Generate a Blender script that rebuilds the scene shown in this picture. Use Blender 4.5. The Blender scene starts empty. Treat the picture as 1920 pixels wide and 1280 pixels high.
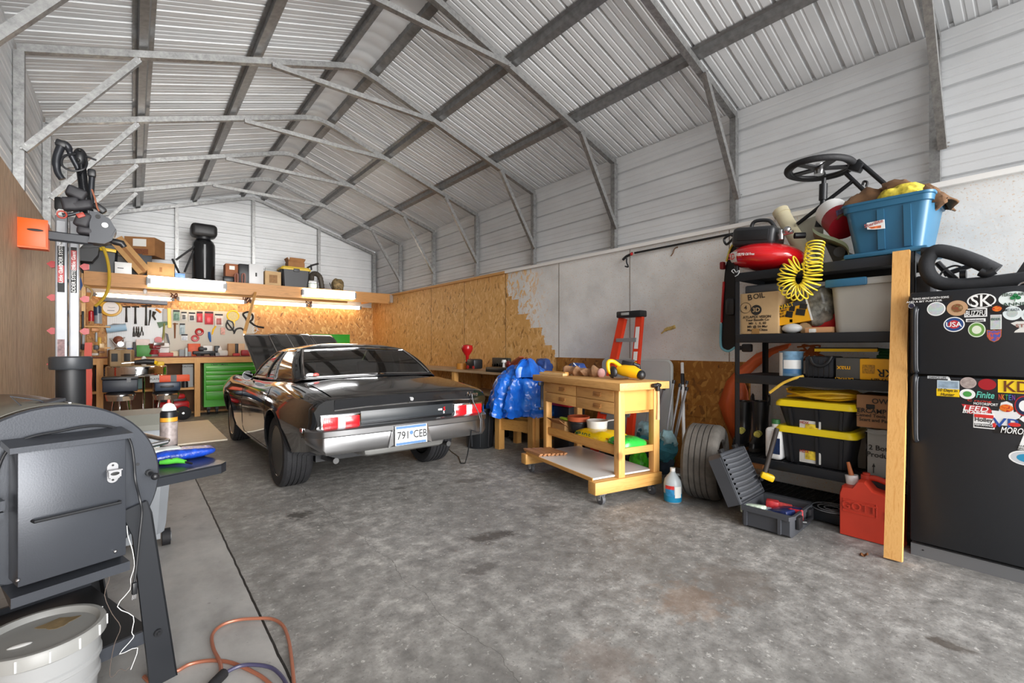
import bpy, bmesh, math, random
from mathutils import Vector, Matrix, Euler
random.seed(7)
S=bpy.context.scene; COL=S.collection
PI=math.pi
# ---------------------------------------------------------------- camera
TH=math.atan(710/870.)
cam=bpy.data.cameras.new('camera'); co=bpy.data.objects.new('camera',cam); COL.objects.link(co)
co.location=(0,0,1.34); co.rotation_euler=(PI/2,0,-TH)
cam.sensor_width=36; cam.lens=870/1920*36; cam.shift_y=10/1920.; cam.clip_start=.05
S.camera=co
# ---------------------------------------------------------------- world, sun, daylight through the open front
w=bpy.data.worlds.new('world'); S.world=w; w.use_nodes=True
nt=w.node_tree; bg=nt.nodes['Background']; bg.inputs['Strength'].default_value=1.0
_tc=nt.nodes.new('ShaderNodeTexCoord'); _sp=nt.nodes.new('ShaderNodeSeparateXYZ'); _rp=nt.nodes.new('ShaderNodeValToRGB')   # pale sky above, grey driveway below the horizon
nt.links.new(_tc.outputs['Generated'],_sp.inputs[0]); nt.links.new(_sp.outputs[2],_rp.inputs[0]); nt.links.new(_rp.outputs[0],bg.inputs['Color'])
_rp.color_ramp.elements[0].position=.0; _rp.color_ramp.elements[0].color=(.22,.22,.21,1); _rp.color_ramp.elements[1].position=.03; _rp.color_ramp.elements[1].color=(.93,.96,1,1)
def lamp(name,kind,loc,rot,energy,color=(1,1,1),**k):
    l=bpy.data.lights.new(name,kind); l.energy=energy; l.color=color
    for a,v in k.items(): setattr(l,a,v)
    o=bpy.data.objects.new(name,l); COL.objects.link(o); o.location=loc; o.rotation_euler=[math.radians(a) for a in rot]; return o
lamp('hazy_low_sun','SUN',(2,-8,5),(78,0,-5),2.6,(1,.985,.96),angle=math.radians(42))
lamp('ceiling_fill_sun','SUN',(2,-8,1),(103,0,6),2.2,(1,.99,.97),angle=math.radians(36))  # added sun shining up from below the horizon to brighten the ceiling
lamp('open_front_daylight','AREA',(2.0,-2.2,2.1),(95,0,0),40,(.97,.98,1),shape='RECTANGLE',size=5.2,size_y=3.4,spread=math.radians(150))
S.view_settings.view_transform='Standard'; S.view_settings.look='None'; S.view_settings.gamma=1; S.view_settings.exposure=1.02
S.view_settings.use_curve_mapping=False
# ---------------------------------------------------------------- pixel helper: a point of the 1920x1280 view at a known plane
cT,sT=math.cos(TH),math.sin(TH)
def at(x,y,X=None,Y=None,Z=None,D=None):
    u=(x-960)/870.; v=(650-y)/870.
    d=(sT+u*cT, cT-u*sT, v)
    t=X/d[0] if X is not None else Y/d[1] if Y is not None else (Z-1.34)/d[2] if Z is not None else D
    return Vector((d[0]*t,d[1]*t,1.34+d[2]*t))
# ---------------------------------------------------------------- mesh builder
class MB:
    def __init__(s): s.bm=bmesh.new()
    def _m(s,fs,m,):
        if m:
            for f in fs: f.material_index=m
    def box(s,c,d,rot=None,bev=0,m=0,seg=2,R=None):
        n0=set(s.bm.verts)
        r=bmesh.ops.create_cube(s.bm,size=1)
        vs=r['verts']
        M=Matrix.Translation(c)@((R if R is not None else Euler([math.radians(a) for a in rot]).to_matrix().to_4x4()) if (rot or R is not None) else Matrix())@Matrix.Diagonal((d[0],d[1],d[2],1))
        for v in vs: v.co=M@v.co
        fs=set(f for v in vs for f in v.link_faces)
        if bev:
            es=list(set(e for v in vs for e in v.link_edges))
            r=bmesh.ops.bevel(s.bm,geom=es,offset=bev,segments=seg,affect='EDGES',profile=.5)
            fs=set(r['faces'])|set(f for f in fs if f.is_valid)
        s._m(fs,m); return s
    def bb(s,a,b,bev=0,m=0):
        a=Vector(a); b=Vector(b); d=b-a
        return s.box((a+b)/2,(abs(d.x),abs(d.y),abs(d.z)),bev=bev,m=m)
    def bar(s,p0,p1,wd,ht,m=0,up=(0,0,1),bev=0):
        p0=Vector(p0);p1=Vector(p1);z=(p1-p0).normalized(); u=Vector(up)
        if abs(z.dot(u))>.98: u=Vector((0,1,0))
        x=z.cross(u).normalized(); y=x.cross(z)
        R=Matrix((x,y,z)).transposed().to_4x4()
        return s.box((p0+p1)/2,(wd,ht,(p1-p0).length),R=R,m=m,bev=bev)
    def loft(s,rings,closed=True,caps=True,m=0):
        vr=[[s.bm.verts.new(p) for p in r] for r in rings]; fs=[]
        n=len(rings[0])
        for a,b in zip(vr[:-1],vr[1:]):
            for i in range(n if closed else n-1):
                j=(i+1)%n
                try: fs.append(s.bm.faces.new((a[i],a[j],b[j],b[i])))
                except ValueError: pass
        if caps and closed and n>2:
            fs.append(s.bm.faces.new(vr[0][::-1])); fs.append(s.bm.faces.new(vr[-1]))
        s._m(fs,m); return s
    def cyl(s,p0,p1,r,r2=None,seg=16,m=0,caps=True):
        p0=Vector(p0);p1=Vector(p1); z=(p1-p0).normalized()
        x=z.orthogonal().normalized(); y=z.cross(x)
        r2=r if r2 is None else r2
        R=[[p+(x*math.cos(a)+y*math.sin(a))*q for a in [2*PI*i/seg for i in range(seg)]] for p,q in ((p0,r),(p1,r2))]
        return s.loft(R,caps=caps,m=m)
    def tube(s,pts,r,seg=8,closed=False,m=0):
        P=[Vector(p) for p in pts]; n=len(P); rings=[]; x=None
        for i in range(n):
            if closed: t=(P[(i+1)%n]-P[i-1])
            else: t=P[min(i+1,n-1)]-P[max(i-1,0)]
            t=t.normalized() if t.length>1e-9 else Vector((0,0,1))
            if x is None: x=t.orthogonal().normalized()
            x=(x-t*x.dot(t)); x=x.normalized() if x.length>1e-6 else t.orthogonal().normalized()
            y=t.cross(x); q=r[min(i,len(r)-1)] if isinstance(r,(list,tuple)) else r
            rings.append([P[i]+(x*math.cos(a)+y*math.sin(a))*q for a in [2*PI*k/seg for k in range(seg)]])
        if closed:
            rings.append(rings[0]); return s.loft(rings,caps=False,m=m)
        return s.loft(rings,m=m)
    def lathe(s,prof,c=(0,0,0),seg=24,m=0,ax=None,close=False):
        c=Vector(c); z=Vector(ax or (0,0,1)).normalized()
        x=z.orthogonal().normalized(); y=z.cross(x); rings=[]
        for r,h in prof:
            rings.append([c+z*h+(x*math.cos(a)+y*math.sin(a))*max(r,1e-4) for a in [2*PI*k/seg for k in range(seg)]])
        if close: rings.append(rings[0])
        return s.loft(rings,caps=not close,m=m)
    def prism(s,pts,vec,m=0):
        v=Vector(vec); return s.loft([[Vector(p) for p in pts],[Vector(p)+v for p in pts]],m=m)
    def sph(s,c,r,seg=16,m=0,R=None):
        rr=r if isinstance(r,(tuple,list)) else (r,r,r)
        M=Matrix.Translation(c)@(R if R is not None else Matrix())@Matrix.Diagonal((rr[0],rr[1],rr[2],1))
        k=bmesh.ops.create_uvsphere(s.bm,u_segments=seg,v_segments=max(6,seg//2),radius=1,matrix=M)
        s._m(set(f for v in k['verts'] for f in v.link_faces),m); return s
    def grid(s,f,nu,nv,m=0):
        return s.loft([[f(i/nu,j/nv) for j in range(nv+1)] for i in range(nu+1)],closed=False,caps=False,m=m)
    def face(s,pts,m=0):
        f=s.bm.faces.new([s.bm.verts.new(p) for p in pts]); f.material_index=m; return s
    def xf(s,M):
        for v in s.bm.verts: v.co=M@v.co
        return s
    def jitter(s,a,fr=6,sd=0):
        from mathutils import noise
        for v in s.bm.verts: v.co+=noise.noise_vector(v.co*fr+Vector((sd,sd*2,sd*3)))*a
        return s
    def mesh(s,name,mats,ang=38):
        bmesh.ops.recalc_face_normals(s.bm,faces=s.bm.faces)
        for f in s.bm.faces: f.smooth=True
        ca=math.radians(ang)
        for e in s.bm.edges:
            if len(e.link_faces)==2 and e.calc_face_angle(0)>ca: e.smooth=False
        me=bpy.data.meshes.new(name); s.bm.to_mesh(me); s.bm.free()
        for q in (mats if isinstance(mats,(list,tuple)) else [mats]): me.materials.append(q)
        return me
ROOTS=[]; TXT=[]
def tag(o,label,cat,group=None,kind=None):
    if label: o['label']=label
    if cat: o['category']=cat
    if group: o['group']=group
    if kind: o['kind']=kind
    return o
def thing(name,label,cat,loc=None,rz=0,group=None,kind=None):
    o=bpy.data.objects.new(name,None); COL.objects.link(o); o.empty_display_size=.1
    tag(o,label,cat,group,kind)
    if loc is None: ROOTS.append(o)
    else: o.location=loc; o.rotation_euler=(0,0,math.radians(rz))
    return o
def part(name,mb,mat,parent,label=None,ang=38,sub=0,kind=None):
    o=bpy.data.objects.new(name,mb.mesh(name,mat,ang)); COL.objects.link(o); o.parent=parent
    if label: o['label']=label
    if kind: o['kind']=kind
    if sub:
        s=o.modifiers.new('sub','SUBSURF'); s.levels=s.render_levels=sub
    return o
def solo(name,label,cat,mb,mat,group=None,kind=None,ang=38,sub=0):
    o=part(name,mb,mat,None,ang=ang,sub=sub); tag(o,label,cat,group,kind); ROOTS.append(o); return o
def struct(name,mb,mat,parent=None,ang=30):
    o=part(name,mb,mat,parent,ang=ang)
    if not parent: o['kind']='structure'
    return o
def txt(s,mat,parent,o,right,up,size,ex=.0008,align='CENTER',name='lettering',shear=0,sx=1,fit=None):
    """lettering as a flat mesh part: o = centre, right/up = directions"""
    cu=bpy.data.curves.new('lettering','FONT'); cu.body=s; cu.size=size; cu.align_x=align; cu.align_y='CENTER'; cu.extrude=ex; cu.shear=shear; cu.resolution_u=3; cu.offset=size*.012
    ob=bpy.data.objects.new('t',cu); COL.objects.link(ob)
    r=Vector(right).normalized(); u=Vector(up); u=(u-r*u.dot(r)).normalized(); n=r.cross(u)
    M=Matrix((r*sx,u,n)).transposed().to_4x4(); M.translation=Vector(o)+n*ex
    TXT.append((ob,M,mat,parent,name,fit))
def descend(o):
    for c in o.children:
        yield c
        yield from descend(c)
def copy_thing(o,label=None,loc=None,rz=None,group=None):
    r=o.copy(); COL.objects.link(r)
    if label: r['label']=label
    if group: r['group']=group
    if loc is not None: r.location=loc
    if rz is not None: r.rotation_euler=(0,0,math.radians(rz))
    for ch in list(o.children):
        k=ch.copy(); COL.objects.link(k); k.parent=r
        for g in list(ch.children):
            q=g.copy(); COL.objects.link(q); q.parent=k
    return r
def finish():
    if TXT:
        bpy.context.view_layer.update()
        for ob,M,mat,parent,name,fit in TXT:
            me=bpy.data.meshes.new_from_object(ob)
            if fit and len(me.vertices):
                xs=[v.co.x for v in me.vertices]; ys=[v.co.y for v in me.vertices]; wx,wy=max(xs)-min(xs),max(ys)-min(ys); mx_,my_=(max(xs)+min(xs))/2,(max(ys)+min(ys))/2
                kx=fit[0]/wx if fit[0] else 1; ky=fit[1]/wy if len(fit)>1 and fit[1] else kx
                me.transform(Matrix.Diagonal((kx,ky,1,1))@Matrix.Translation((-mx_,-my_,0)))
            me.transform(M); me.name=name
            me.materials.clear(); me.materials.append(mat)
            o=bpy.data.objects.new(name,me); COL.objects.link(o); o.parent=parent
            cu=ob.data; bpy.data.objects.remove(ob); bpy.data.curves.remove(cu)
    for r in ROOTS:
        obs=([r] if r.type=='MESH' else [])+[c for c in descend(r) if c.type=='MESH']
        lo=Vector((9e9,)*3); hi=-lo; seen=set()
        for o in obs:
            for v in o.data.vertices:
                for k in range(3):
                    lo[k]=min(lo[k],v.co[k]); hi[k]=max(hi[k],v.co[k])
        if not obs: continue
        c=Vector(((lo.x+hi.x)/2,(lo.y+hi.y)/2,lo.z))
        for o in obs:
            if o.data.name in seen: continue
            seen.add(o.data.name); o.data.transform(Matrix.Translation(-c))
        r.location=c
# ---------------------------------------------------------------- materials
MATS={}
def srgb(h):
    if isinstance(h,str): h=[int(h[i:i+2],16) for i in (0,2,4)]
    return tuple(((c/255)/12.92 if c/255<=.04045 else ((c/255+.055)/1.055)**2.4) for c in h)+(1,)
def mat(name,col,rough=.5,metal=0,var=0,vs=8,bump=0,bs=40,coat=0,emit=None,es=0,spec=None,trans=0,alpha=1,ior=None):
    if name in MATS: return MATS[name]
    m=bpy.data.materials.new(name); m.use_nodes=True; n=m.node_tree.nodes; l=m.node_tree.links; b=n['Principled BSDF']
    c=srgb(col) if isinstance(col,str) else tuple(col)+(1,)*(4-len(col))
    b.inputs['Base Color'].default_value=c; b.inputs['Roughness'].default_value=rough; b.inputs['Metallic'].default_value=metal
    b.inputs['Coat Weight'].default_value=coat; b.inputs['Coat Roughness'].default_value=.05
    if spec is not None: b.inputs['Specular IOR Level'].default_value=spec
    if trans: b.inputs['Transmission Weight'].default_value=trans
    if ior: b.inputs['IOR'].default_value=ior
    b.inputs['Alpha'].default_value=alpha
    if emit: b.inputs['Emission Color'].default_value=srgb(emit); b.inputs['Emission Strength'].default_value=es
    if var or bump: tc=n.new('ShaderNodeTexCoord')
    if var:
        t=n.new('ShaderNodeTexNoise'); t.inputs['Scale'].default_value=vs; t.inputs['Detail'].default_value=6; l.new(tc.outputs['Object'],t.inputs['Vector'])
        r=n.new('ShaderNodeValToRGB'); r.color_ramp.elements[0].position=.3; r.color_ramp.elements[1].position=.7
        r.color_ramp.elements[0].color=tuple(max(0,q*(1-var)) for q in c[:3])+(1,); r.color_ramp.elements[1].color=tuple(min(1,q*(1+var)) for q in c[:3])+(1,)
        l.new(t.outputs['Fac'],r.inputs['Fac']); l.new(r.outputs['Color'],b.inputs['Base Color'])
    if bump:
        t=n.new('ShaderNodeTexNoise'); t.inputs['Scale'].default_value=bs; t.inputs['Detail'].default_value=3; l.new(tc.outputs['Object'],t.inputs['Vector'])
        u=n.new('ShaderNodeBump'); u.inputs['Strength'].default_value=bump; u.inputs['Distance'].default_value=.01
        l.new(t.outputs['Fac'],u.inputs['Height']); l.new(u.outputs['Normal'],b.inputs['Normal'])
    MATS[name]=m; return m
class NT:
    """tiny node helper"""
    def __init__(s,name):
        s.m=bpy.data.materials.new(name); s.m.use_nodes=True; s.t=s.m.node_tree; s.b=s.t.nodes['Principled BSDF']; MATS[name]=s.m
        s.tc=s.t.nodes.new('ShaderNodeTexCoord')
    def n(s,kind,ins={},**at):
        o=s.t.nodes.new('ShaderNode'+kind)
        for a,v in at.items(): setattr(o,a,v)
        for k,v in ins.items():
            if hasattr(v,'is_output') or isinstance(v,bpy.types.NodeSocket): s.t.links.new(v,o.inputs[k])
            else: o.inputs[k].default_value=v
        return o
    def map(s,scale=(1,1,1),rot=(0,0,0),loc=(0,0,0),v=None):
        return s.n('Mapping',{'Vector':v or s.tc.outputs['Object'],'Scale':scale,'Rotation':rot,'Location':loc}).outputs[0]
    def noise(s,v,scale,detail=4,rough=.5,dist=0): return s.n('TexNoise',{'Vector':v,'Scale':scale,'Detail':detail,'Roughness':rough,'Distortion':dist})
    def ramp(s,f,stops,interp='LINEAR'):
        r=s.n('ValToRGB',{'Fac':f}); e=r.color_ramp.elements; r.color_ramp.interpolation=interp
        while len(e)<len(stops): e.new(.5)
        for q,(p,c) in zip(e,stops):
            q.position=p; q.color=srgb(c) if isinstance(c,str) else ((c,)*3+(1,) if not isinstance(c,(tuple,list)) else tuple(c)+(1,)*(4-len(c)))
        return r.outputs['Color']
    def mix(s,f,a,b,mode='MIX'):
        o=s.n('Mix',data_type='RGBA',blend_type=mode)
        for k,v in ((0,f),(6,a),(7,b)):
            if isinstance(v,bpy.types.NodeSocket): s.t.links.new(v,o.inputs[k])
            else: o.inputs[k].default_value=v
        return o.outputs[2]
    def math(s,op,a,b=0):
        o=s.n('Math',operation=op)
        for k,v in ((0,a),(1,b)):
            if isinstance(v,bpy.types.NodeSocket): s.t.links.new(v,o.inputs[k])
            else: o.inputs[k].default_value=v
        return o.outputs[0]
    def out(s,col=None,rough=None,metal=None,height=None,hs=.3,hd=.01):
        for k,v in (('Base Color',col),('Roughness',rough),('Metallic',metal)):
            if v is None: continue
            if isinstance(v,bpy.types.NodeSocket): s.t.links.new(v,s.b.inputs[k])
            else: s.b.inputs[k].default_value=v
        if height is not None:
            u=s.n('Bump',{'Strength':hs,'Distance':hd,'Height':height}); s.t.links.new(u.outputs[0],s.b.inputs['Normal'])
        return s.m
# oriented strand board: rotated flakes; ax = the two axes of the sheet, base tones
def osb(name,dark,mid,light,swap='xz',paint=None,sc=1.0):
    q=NT(name); v=q.tc.outputs['Object']
    sep=q.n('SeparateXYZ',{'Vector':v}).outputs
    a,b={'yz':(sep[1],sep[2]),'xz':(sep[0],sep[2])}[swap]
    uv=q.n('CombineXYZ',{'X':a,'Y':b,'Z':0.0}).outputs[0]
    layers=[]
    for k,(ang,sx,sy) in enumerate(((1.45,26,95),(.95,30,80),(1.9,24,88))):
        wv=q.noise(uv,3+k,2).outputs['Color']
        v2=q.mix(.05,uv,wv)
        mp=q.map((sx*sc,sy*sc,1),(0,0,0),(k*3.7,k*1.9,0),q.map((1,1,1),(0,0,ang),(0,0,0),v2))
        vo=q.n('TexVoronoi',{'Vector':mp,'Scale':.38,'Randomness':1.0},voronoi_dimensions='2D')
        layers.append(q.n('SeparateColor',{'Color':vo.outputs['Color']}).outputs[0])
    pick=q.noise(uv,9*sc,3).outputs['Fac']
    f=q.mix(q.ramp(pick,[(.44,0.),(.5,1.)]),layers[0],layers[1])
    f=q.mix(q.ramp(q.noise(q.map((1,1,1),(0,0,0),(5,3,0),uv),7*sc,3).outputs['Fac'],[(.5,0.),(.56,1.)]),f,layers[2])
    big=q.noise(uv,1.3,3).outputs['Fac']
    colr=q.ramp(f,[(0,dark),(.16,mid),(.6,mid),(1,light)])
    colr=q.mix(q.ramp(big,[(.3,.0),(.7,.35)]),colr,srgb(mid))
    return q,uv,(a,b),f,colr
# ================================================================ SURFACES
q,uv,ab,f,colr=osb('osb_back','5a3410','b98443','e0b878','xz'); OSB_B=q.out(colr,.55,0,f,.15,.004)
q,uv,ab,f,colr=osb('osb_right','8a5c22','d6a25c','ecc488','yz')
# white roller paint over the sheets, its stepped left edge and worn lower boundary
stepx=q.ramp(q.n('MapRange',{0:ab[1],1:1.1,2:2.6,3:0.0,4:1.0}).outputs[0],[(0,.12),(.13,.16),(.175,.29),(.27,.35),(.35,.56),(.44,.62),(.50,.78),(.66,.9),(.70,1.0)],'CONSTANT')
rag=q.noise(uv,5,6,.65).outputs['Fac']
edge=q.math('ADD',q.math('MULTIPLY',stepx,1.25),q.math('MULTIPLY',rag,.22))      # metres past y=4.62
past=q.math('SUBTRACT',ab[0],4.52)
white=q.math('LESS_THAN',past,edge)
low=q.math('MAXIMUM',q.math('GREATER_THAN',ab[1],1.19),q.math('LESS_THAN',ab[0],2.05))
fine=q.noise(uv,38,5,.7).outputs['Fac']
thin=q.ramp(q.math('ADD',q.math('MULTIPLY',q.n('MapRange',{0:ab[0],1:3.9,2:5.6,3:0.0,4:.34}).outputs[0],f),q.math('MULTIPLY',fine,.34)),[(.34,1.),(.46,0.)])
speck=q.ramp(q.noise(uv,70,3,.6).outputs['Fac'],[(.33,.45),(.42,1.)])
pm=q.math('MULTIPLY',q.math('MULTIPLY',white,low),q.math('MULTIPLY',thin,speck))
cloud=q.ramp(q.noise(uv,2.2,5,.6).outputs['Fac'],[(.3,'cfcfcd'),(.5,'e0e0de'),(.7,'eaeae8')])
OSB_R=q.out(q.mix(pm,colr,cloud),.6,0,f,.22,.004)
q,uv,ab,f,colr=osb('osb_raw','4a2a0c','96601f','c08a40','yz'); OSB_RAW=q.out(colr,.6,0,f,.2,.004)
q,uv,ab,f,colr=osb('osb_raw_shelf','6b3c18','b4733c','d9a066','xz'); OSB_S=q.out(colr,.6,0)
def wood(name,dark,light,grain=(1,1,14),scale=3,rough=.5,knots=True):
    q=NT(name); mp=q.map(grain); nz=q.noise(mp,scale,6,.6,1.2).outputs['Fac']
    c=q.ramp(nz,[(.28,dark),(.5,light),(.72,dark)])
    c=q.mix(q.ramp(q.noise(q.map(grain),scale*7,3).outputs['Fac'],[(.35,.0),(.7,.35)]),c,srgb(light))
    if knots:
        vo=q.n('TexVoronoi',{'Vector':q.map((2.2,2.2,2.2)),'Scale':1.0})
        c=q.mix(q.ramp(vo.outputs['Distance'],[(.05,.55),(.1,.0)]),c,srgb('6b431c'))
    return q.out(c,rough,0)
PINE_X=wood('pine_x','bf873f','d9a45c',(1,14,14)); PINE_Y=wood('pine_y','b87e3a','d39c54',(14,1,14)); PINE_Z=wood('pine_z','c48a42','dda862',(14,14,1))
LUM_Z=wood('stud_z','dba45c','f0cb90',(14,14,1)); LUM_X=wood('beam_x','9a6c38','c0894c',(1,14,14)); MAPLE=wood('maple','bd8a4a','d6a362',(10,1.2,10))
PLY=wood('plywood','ecdcbe','f8eed8',(1.2,8,1),3,.6)
# weathered wood boarding of the left wall (grain runs up)
q=NT('weathered_boards'); sep=q.n('SeparateXYZ',{'Vector':q.tc.outputs['Object']}).outputs
mp=q.map((1,11,1.1)); nz=q.noise(mp,5,7,.62,.6).outputs['Fac']
c=q.ramp(nz,[(.25,'96785c'),(.45,'bf9f80'),(.6,'cdb092'),(.8,'ad8d6c')])
c=q.mix(q.ramp(q.noise(q.map((1,40,2)),4,3).outputs['Fac'],[(.36,.55),(.45,.0)]),c,srgb('4d3523'))
seam=q.math('LESS_THAN',q.math('FRACT',q.math('DIVIDE',sep[1],.61)),.014)
c=q.mix(seam,c,srgb('7a3f1c')); BOARDS=q.out(c,.6,0,nz,.2,.004)
# concrete
q=NT('concrete'); v=q.tc.outputs['Object']; sep=q.n('SeparateXYZ',{'Vector':v}).outputs
n1=q.noise(v,1.1,6,.62).outputs['Fac']; n2=q.noise(v,9,7,.7).outputs['Fac']; n3=q.noise(v,60,4,.6).outputs['Fac']
c=q.ramp(n2,[(.3,'686663'),(.5,'8f8d89'),(.68,'b6b4af')])
c=q.mix(q.ramp(n1,[(.35,.6),(.6,.0)]),c,srgb('6a6865'))
c=q.mix(q.ramp(n3,[(.34,.55),(.42,.0)]),c,srgb('62605d'))
c=q.mix(q.ramp(q.noise(v,26,4,.7).outputs['Fac'],[(.60,.0),(.70,.75)]),c,srgb('c6c4bf'))
def blot(c,x,y,rx,ry,colr,amt=.8,rag=1.0):
    mp=q.n('Mapping',{'Vector':v,'Location':(-x/rx,-y/ry,0),'Scale':(1/rx,1/ry,0)}).outputs[0]
    d=q.n('VectorMath',{0:mp},operation='LENGTH').outputs['Value']
    d=q.math('ADD',d,q.math('MULTIPLY',q.math('SUBTRACT',q.noise(v,8,5,.65).outputs['Fac'],.5),rag*3))
    return q.mix(q.ramp(d,[(.45,amt),(1.05,.0)]),c,srgb(colr))
for (px,py,rx,ry,cc,am) in ((925,1005,.22,.10,'3c3530',.75),(560,965,.13,.10,'3e3a37',.8),(745,916,.12,.06,'4a4643',.6),(880,900,.2,.1,'5a5652',.6),(1290,1125,.22,.22,'8c7059',.45),(1780,1210,.06,.09,'3f352c',.75),(905,1066,.15,.06,'4b4643',.6),(1130,1240,.22,.2,'7a6a60',.4),(1020,955,.2,.12,'55514e',.5),(640,1010,.25,.2,'807c78',.5),(1370,1090,.3,.25,'6b5f55',.4)):
    p=at(px,py,Z=0); c=blot(c,p.x,p.y,rx,ry,cc,am)
slab=q.math('LESS_THAN',sep[0],.488)
c2=q.ramp(q.noise(q.map((1,.6,1)),4,6,.62).outputs['Fac'],[(.3,'92908d'),(.5,'a6a4a1'),(.75,'b6b4b0')])
c2=q.mix(q.ramp(q.noise(v,14,3,.5).outputs['Fac'],[(.27,.6),(.33,.0)]),c2,srgb('6e6c69'))
c=q.mix(slab,c,c2)
cr=q.math('ABSOLUTE',q.math('SUBTRACT',sep[0],q.math('ADD',.484,q.math('MULTIPLY',q.noise(v,6,3).outputs['Fac'],.012))))
c=q.mix(q.math('LESS_THAN',cr,.0055),c,srgb('1b1917'))
cr2=q.math('ABSOLUTE',q.math('SUBTRACT',sep[0],q.math('ADD',1.05,q.math('MULTIPLY',q.noise(v,1.7,5,.6).outputs['Fac'],.35))))
c=q.mix(q.math('MULTIPLY',q.math('LESS_THAN',cr2,.002),.6),c,srgb('4c4946'))
CONC=q.out(c,q.ramp(n2,[(.3,.5),(.7,.75)]),0,q.math('ADD',n2,q.math('MULTIPLY',n3,.4)),.25,.006)
STEELP=mat('painted_steel_panel',(.635,.645,.655),.38,0,.05,3,spec=.6)
q=NT('galvanised'); nz=q.noise(q.tc.outputs['Object'],22,5,.7).outputs['Fac']
GALV=q.out(q.ramp(nz,[(.3,(.20,.20,.20)),(.6,(.36,.36,.355)),(.8,(.46,.46,.45))]),q.ramp(nz,[(.3,.5),(.7,.32)]),.75)
PURL=mat('purlin_steel',(.24,.24,.24),.42,.6,.2,20)
BLK=mat('black_plastic','1c1d20',.42,0); BLKM=mat('black_metal','202124',.4,.2,bump=.05); RUB=mat('rubber','17171a',.7,0,.2,20,.2,60)
CHROME=mat('chrome',(.75,.75,.76),.09,1); STEEL=mat('bright_steel',(.55,.55,.56),.28,1); ALU=mat('aluminium',(.36,.37,.39),.5,.7,.08,9)
WHITE=mat('white_plastic','e4e4e2',.4); WHT=mat('white_paint','eceae6',.6); CARD=mat('cardboard','b18856',.75,0,.12,7); CARD2=mat('cardboard_dark','8f6238',.75,0,.15,7)
CARD3=mat('cardboard_pale','b99a70',.75,0,.1,7)
RED=mat('red_plastic','a81416',.35); YEL=mat('yellow_plastic','f2c413',.4); BLUE=mat('blue_plastic','2b62a8',.4); ORG=mat('orange_plastic','f0641a',.45); GRN=mat('green_plastic','3f9a3c',.4)
GREY=mat('grey_plastic','6f7174',.5); LGREY=mat('light_grey_plastic','a9abaa',.5); DKG=mat('dark_grey_plastic','3b3d42',.5); PAPER=mat('paper','dddcd6',.7)
INK=mat('ink','1a1a1a',.6); TEAL=mat('teal_fabric','2d7f8c',.8); BRASS=mat('brass','b08a45',.35,.9); TAN=mat('tan_plastic','8d7350',.55,0,.1,10)
# ================================================================ SETTING
XL,XR,YB,YF=-.73,4.755,11.42,-1.0
ZE=3.68; XC=(XL+XR)/2; SL=1/3.
struct('floor',MB().bb((XL-.4,YF-.4,-.15),(XR+.4,YB+.3,0)),CONC)
def rib(t):                                  # depth of the sheet profile along its pitch (0..1)
    pts=[(0,0),(.035,.027),(.115,.027),(.15,0),(.42,0),(.45,.005),(.49,.005),(.52,0),(.68,0),(.71,.005),(.75,.005),(.78,0),(1,0)]
    return pts
PITCH=.2286
def profile(a,b):
    o=[];k=0
    while a+k*PITCH<b:
        for t,d in rib(0)[:-1]:
            p=a+(k+t)*PITCH
            if p<b: o.append((p,d))
        k+=1
    o.append((b,0)); return o
def roof(side):
    x0=(XL-.1 if side<0 else XR+.1); z0=ZE+.10-.1*SL
    prof=profile(YF,YB+.05); zc=ZE+.10+(XC-XL)*SL
    rows=[[Vector((x0+(XC-x0)*t,y,z0+(zc-z0)*t+d)) for y,d in prof] for t in (0,.5,1)]
    return MB().loft(rows,closed=False,caps=False)
rt=thing('ceiling',None,None,(0,0,0),kind='structure'); 
for sd in (-1,1): struct('roof_panel',roof(sd),STEELP,rt)
mb=MB()
rc=[]
for y in [YF+i*.19 for i in range(66)]:
    if y>YB: break
    zc=ZE+.085+(XC-XL)*SL
    rc.append([Vector((XC-.17,y,zc-.062)),Vector((XC-.05,y,zc-.02)),Vector((XC+.05,y,zc-.02)),Vector((XC+.17,y,zc-.062))]); 
    rc.append([Vector((p.x,y+.03,p.z+.005)) for p in rc[-1]]); rc.append([Vector((p.x,y+.06,p.z)) for p in rc[-2]])
struct('ridge_cap',mb.loft(rc,closed=False,caps=False),STEELP,rt)
def siding(p0,along,zlo,zhi,out):
    prof=[(zhi-(z-zlo),d) for z,d in profile(zlo,zhi)]
    A=Vector(along); O=Vector(out)
    return MB().loft([[Vector((p0[0],p0[1],z))+A*t-O*d for z,d in prof] for t in (0,1)],closed=False,caps=False)
wl=thing('wall_left',None,None,(0,0,0),kind='structure'); wr=thing('wall_right',None,None,(0,0,0),kind='structure'); wb=thing('wall_back',None,None,(0,0,0),kind='structure')
struct('steel_siding',siding((XL,YF,0),(0,YB-YF,0),2.3,ZE+.1,(1,0,0)),STEELP,wl)
struct('steel_siding',siding((XR+.03,YF,0),(0,YB-YF,0),2.3,ZE+.1,(-1,0,0)),STEELP,wr)
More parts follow.
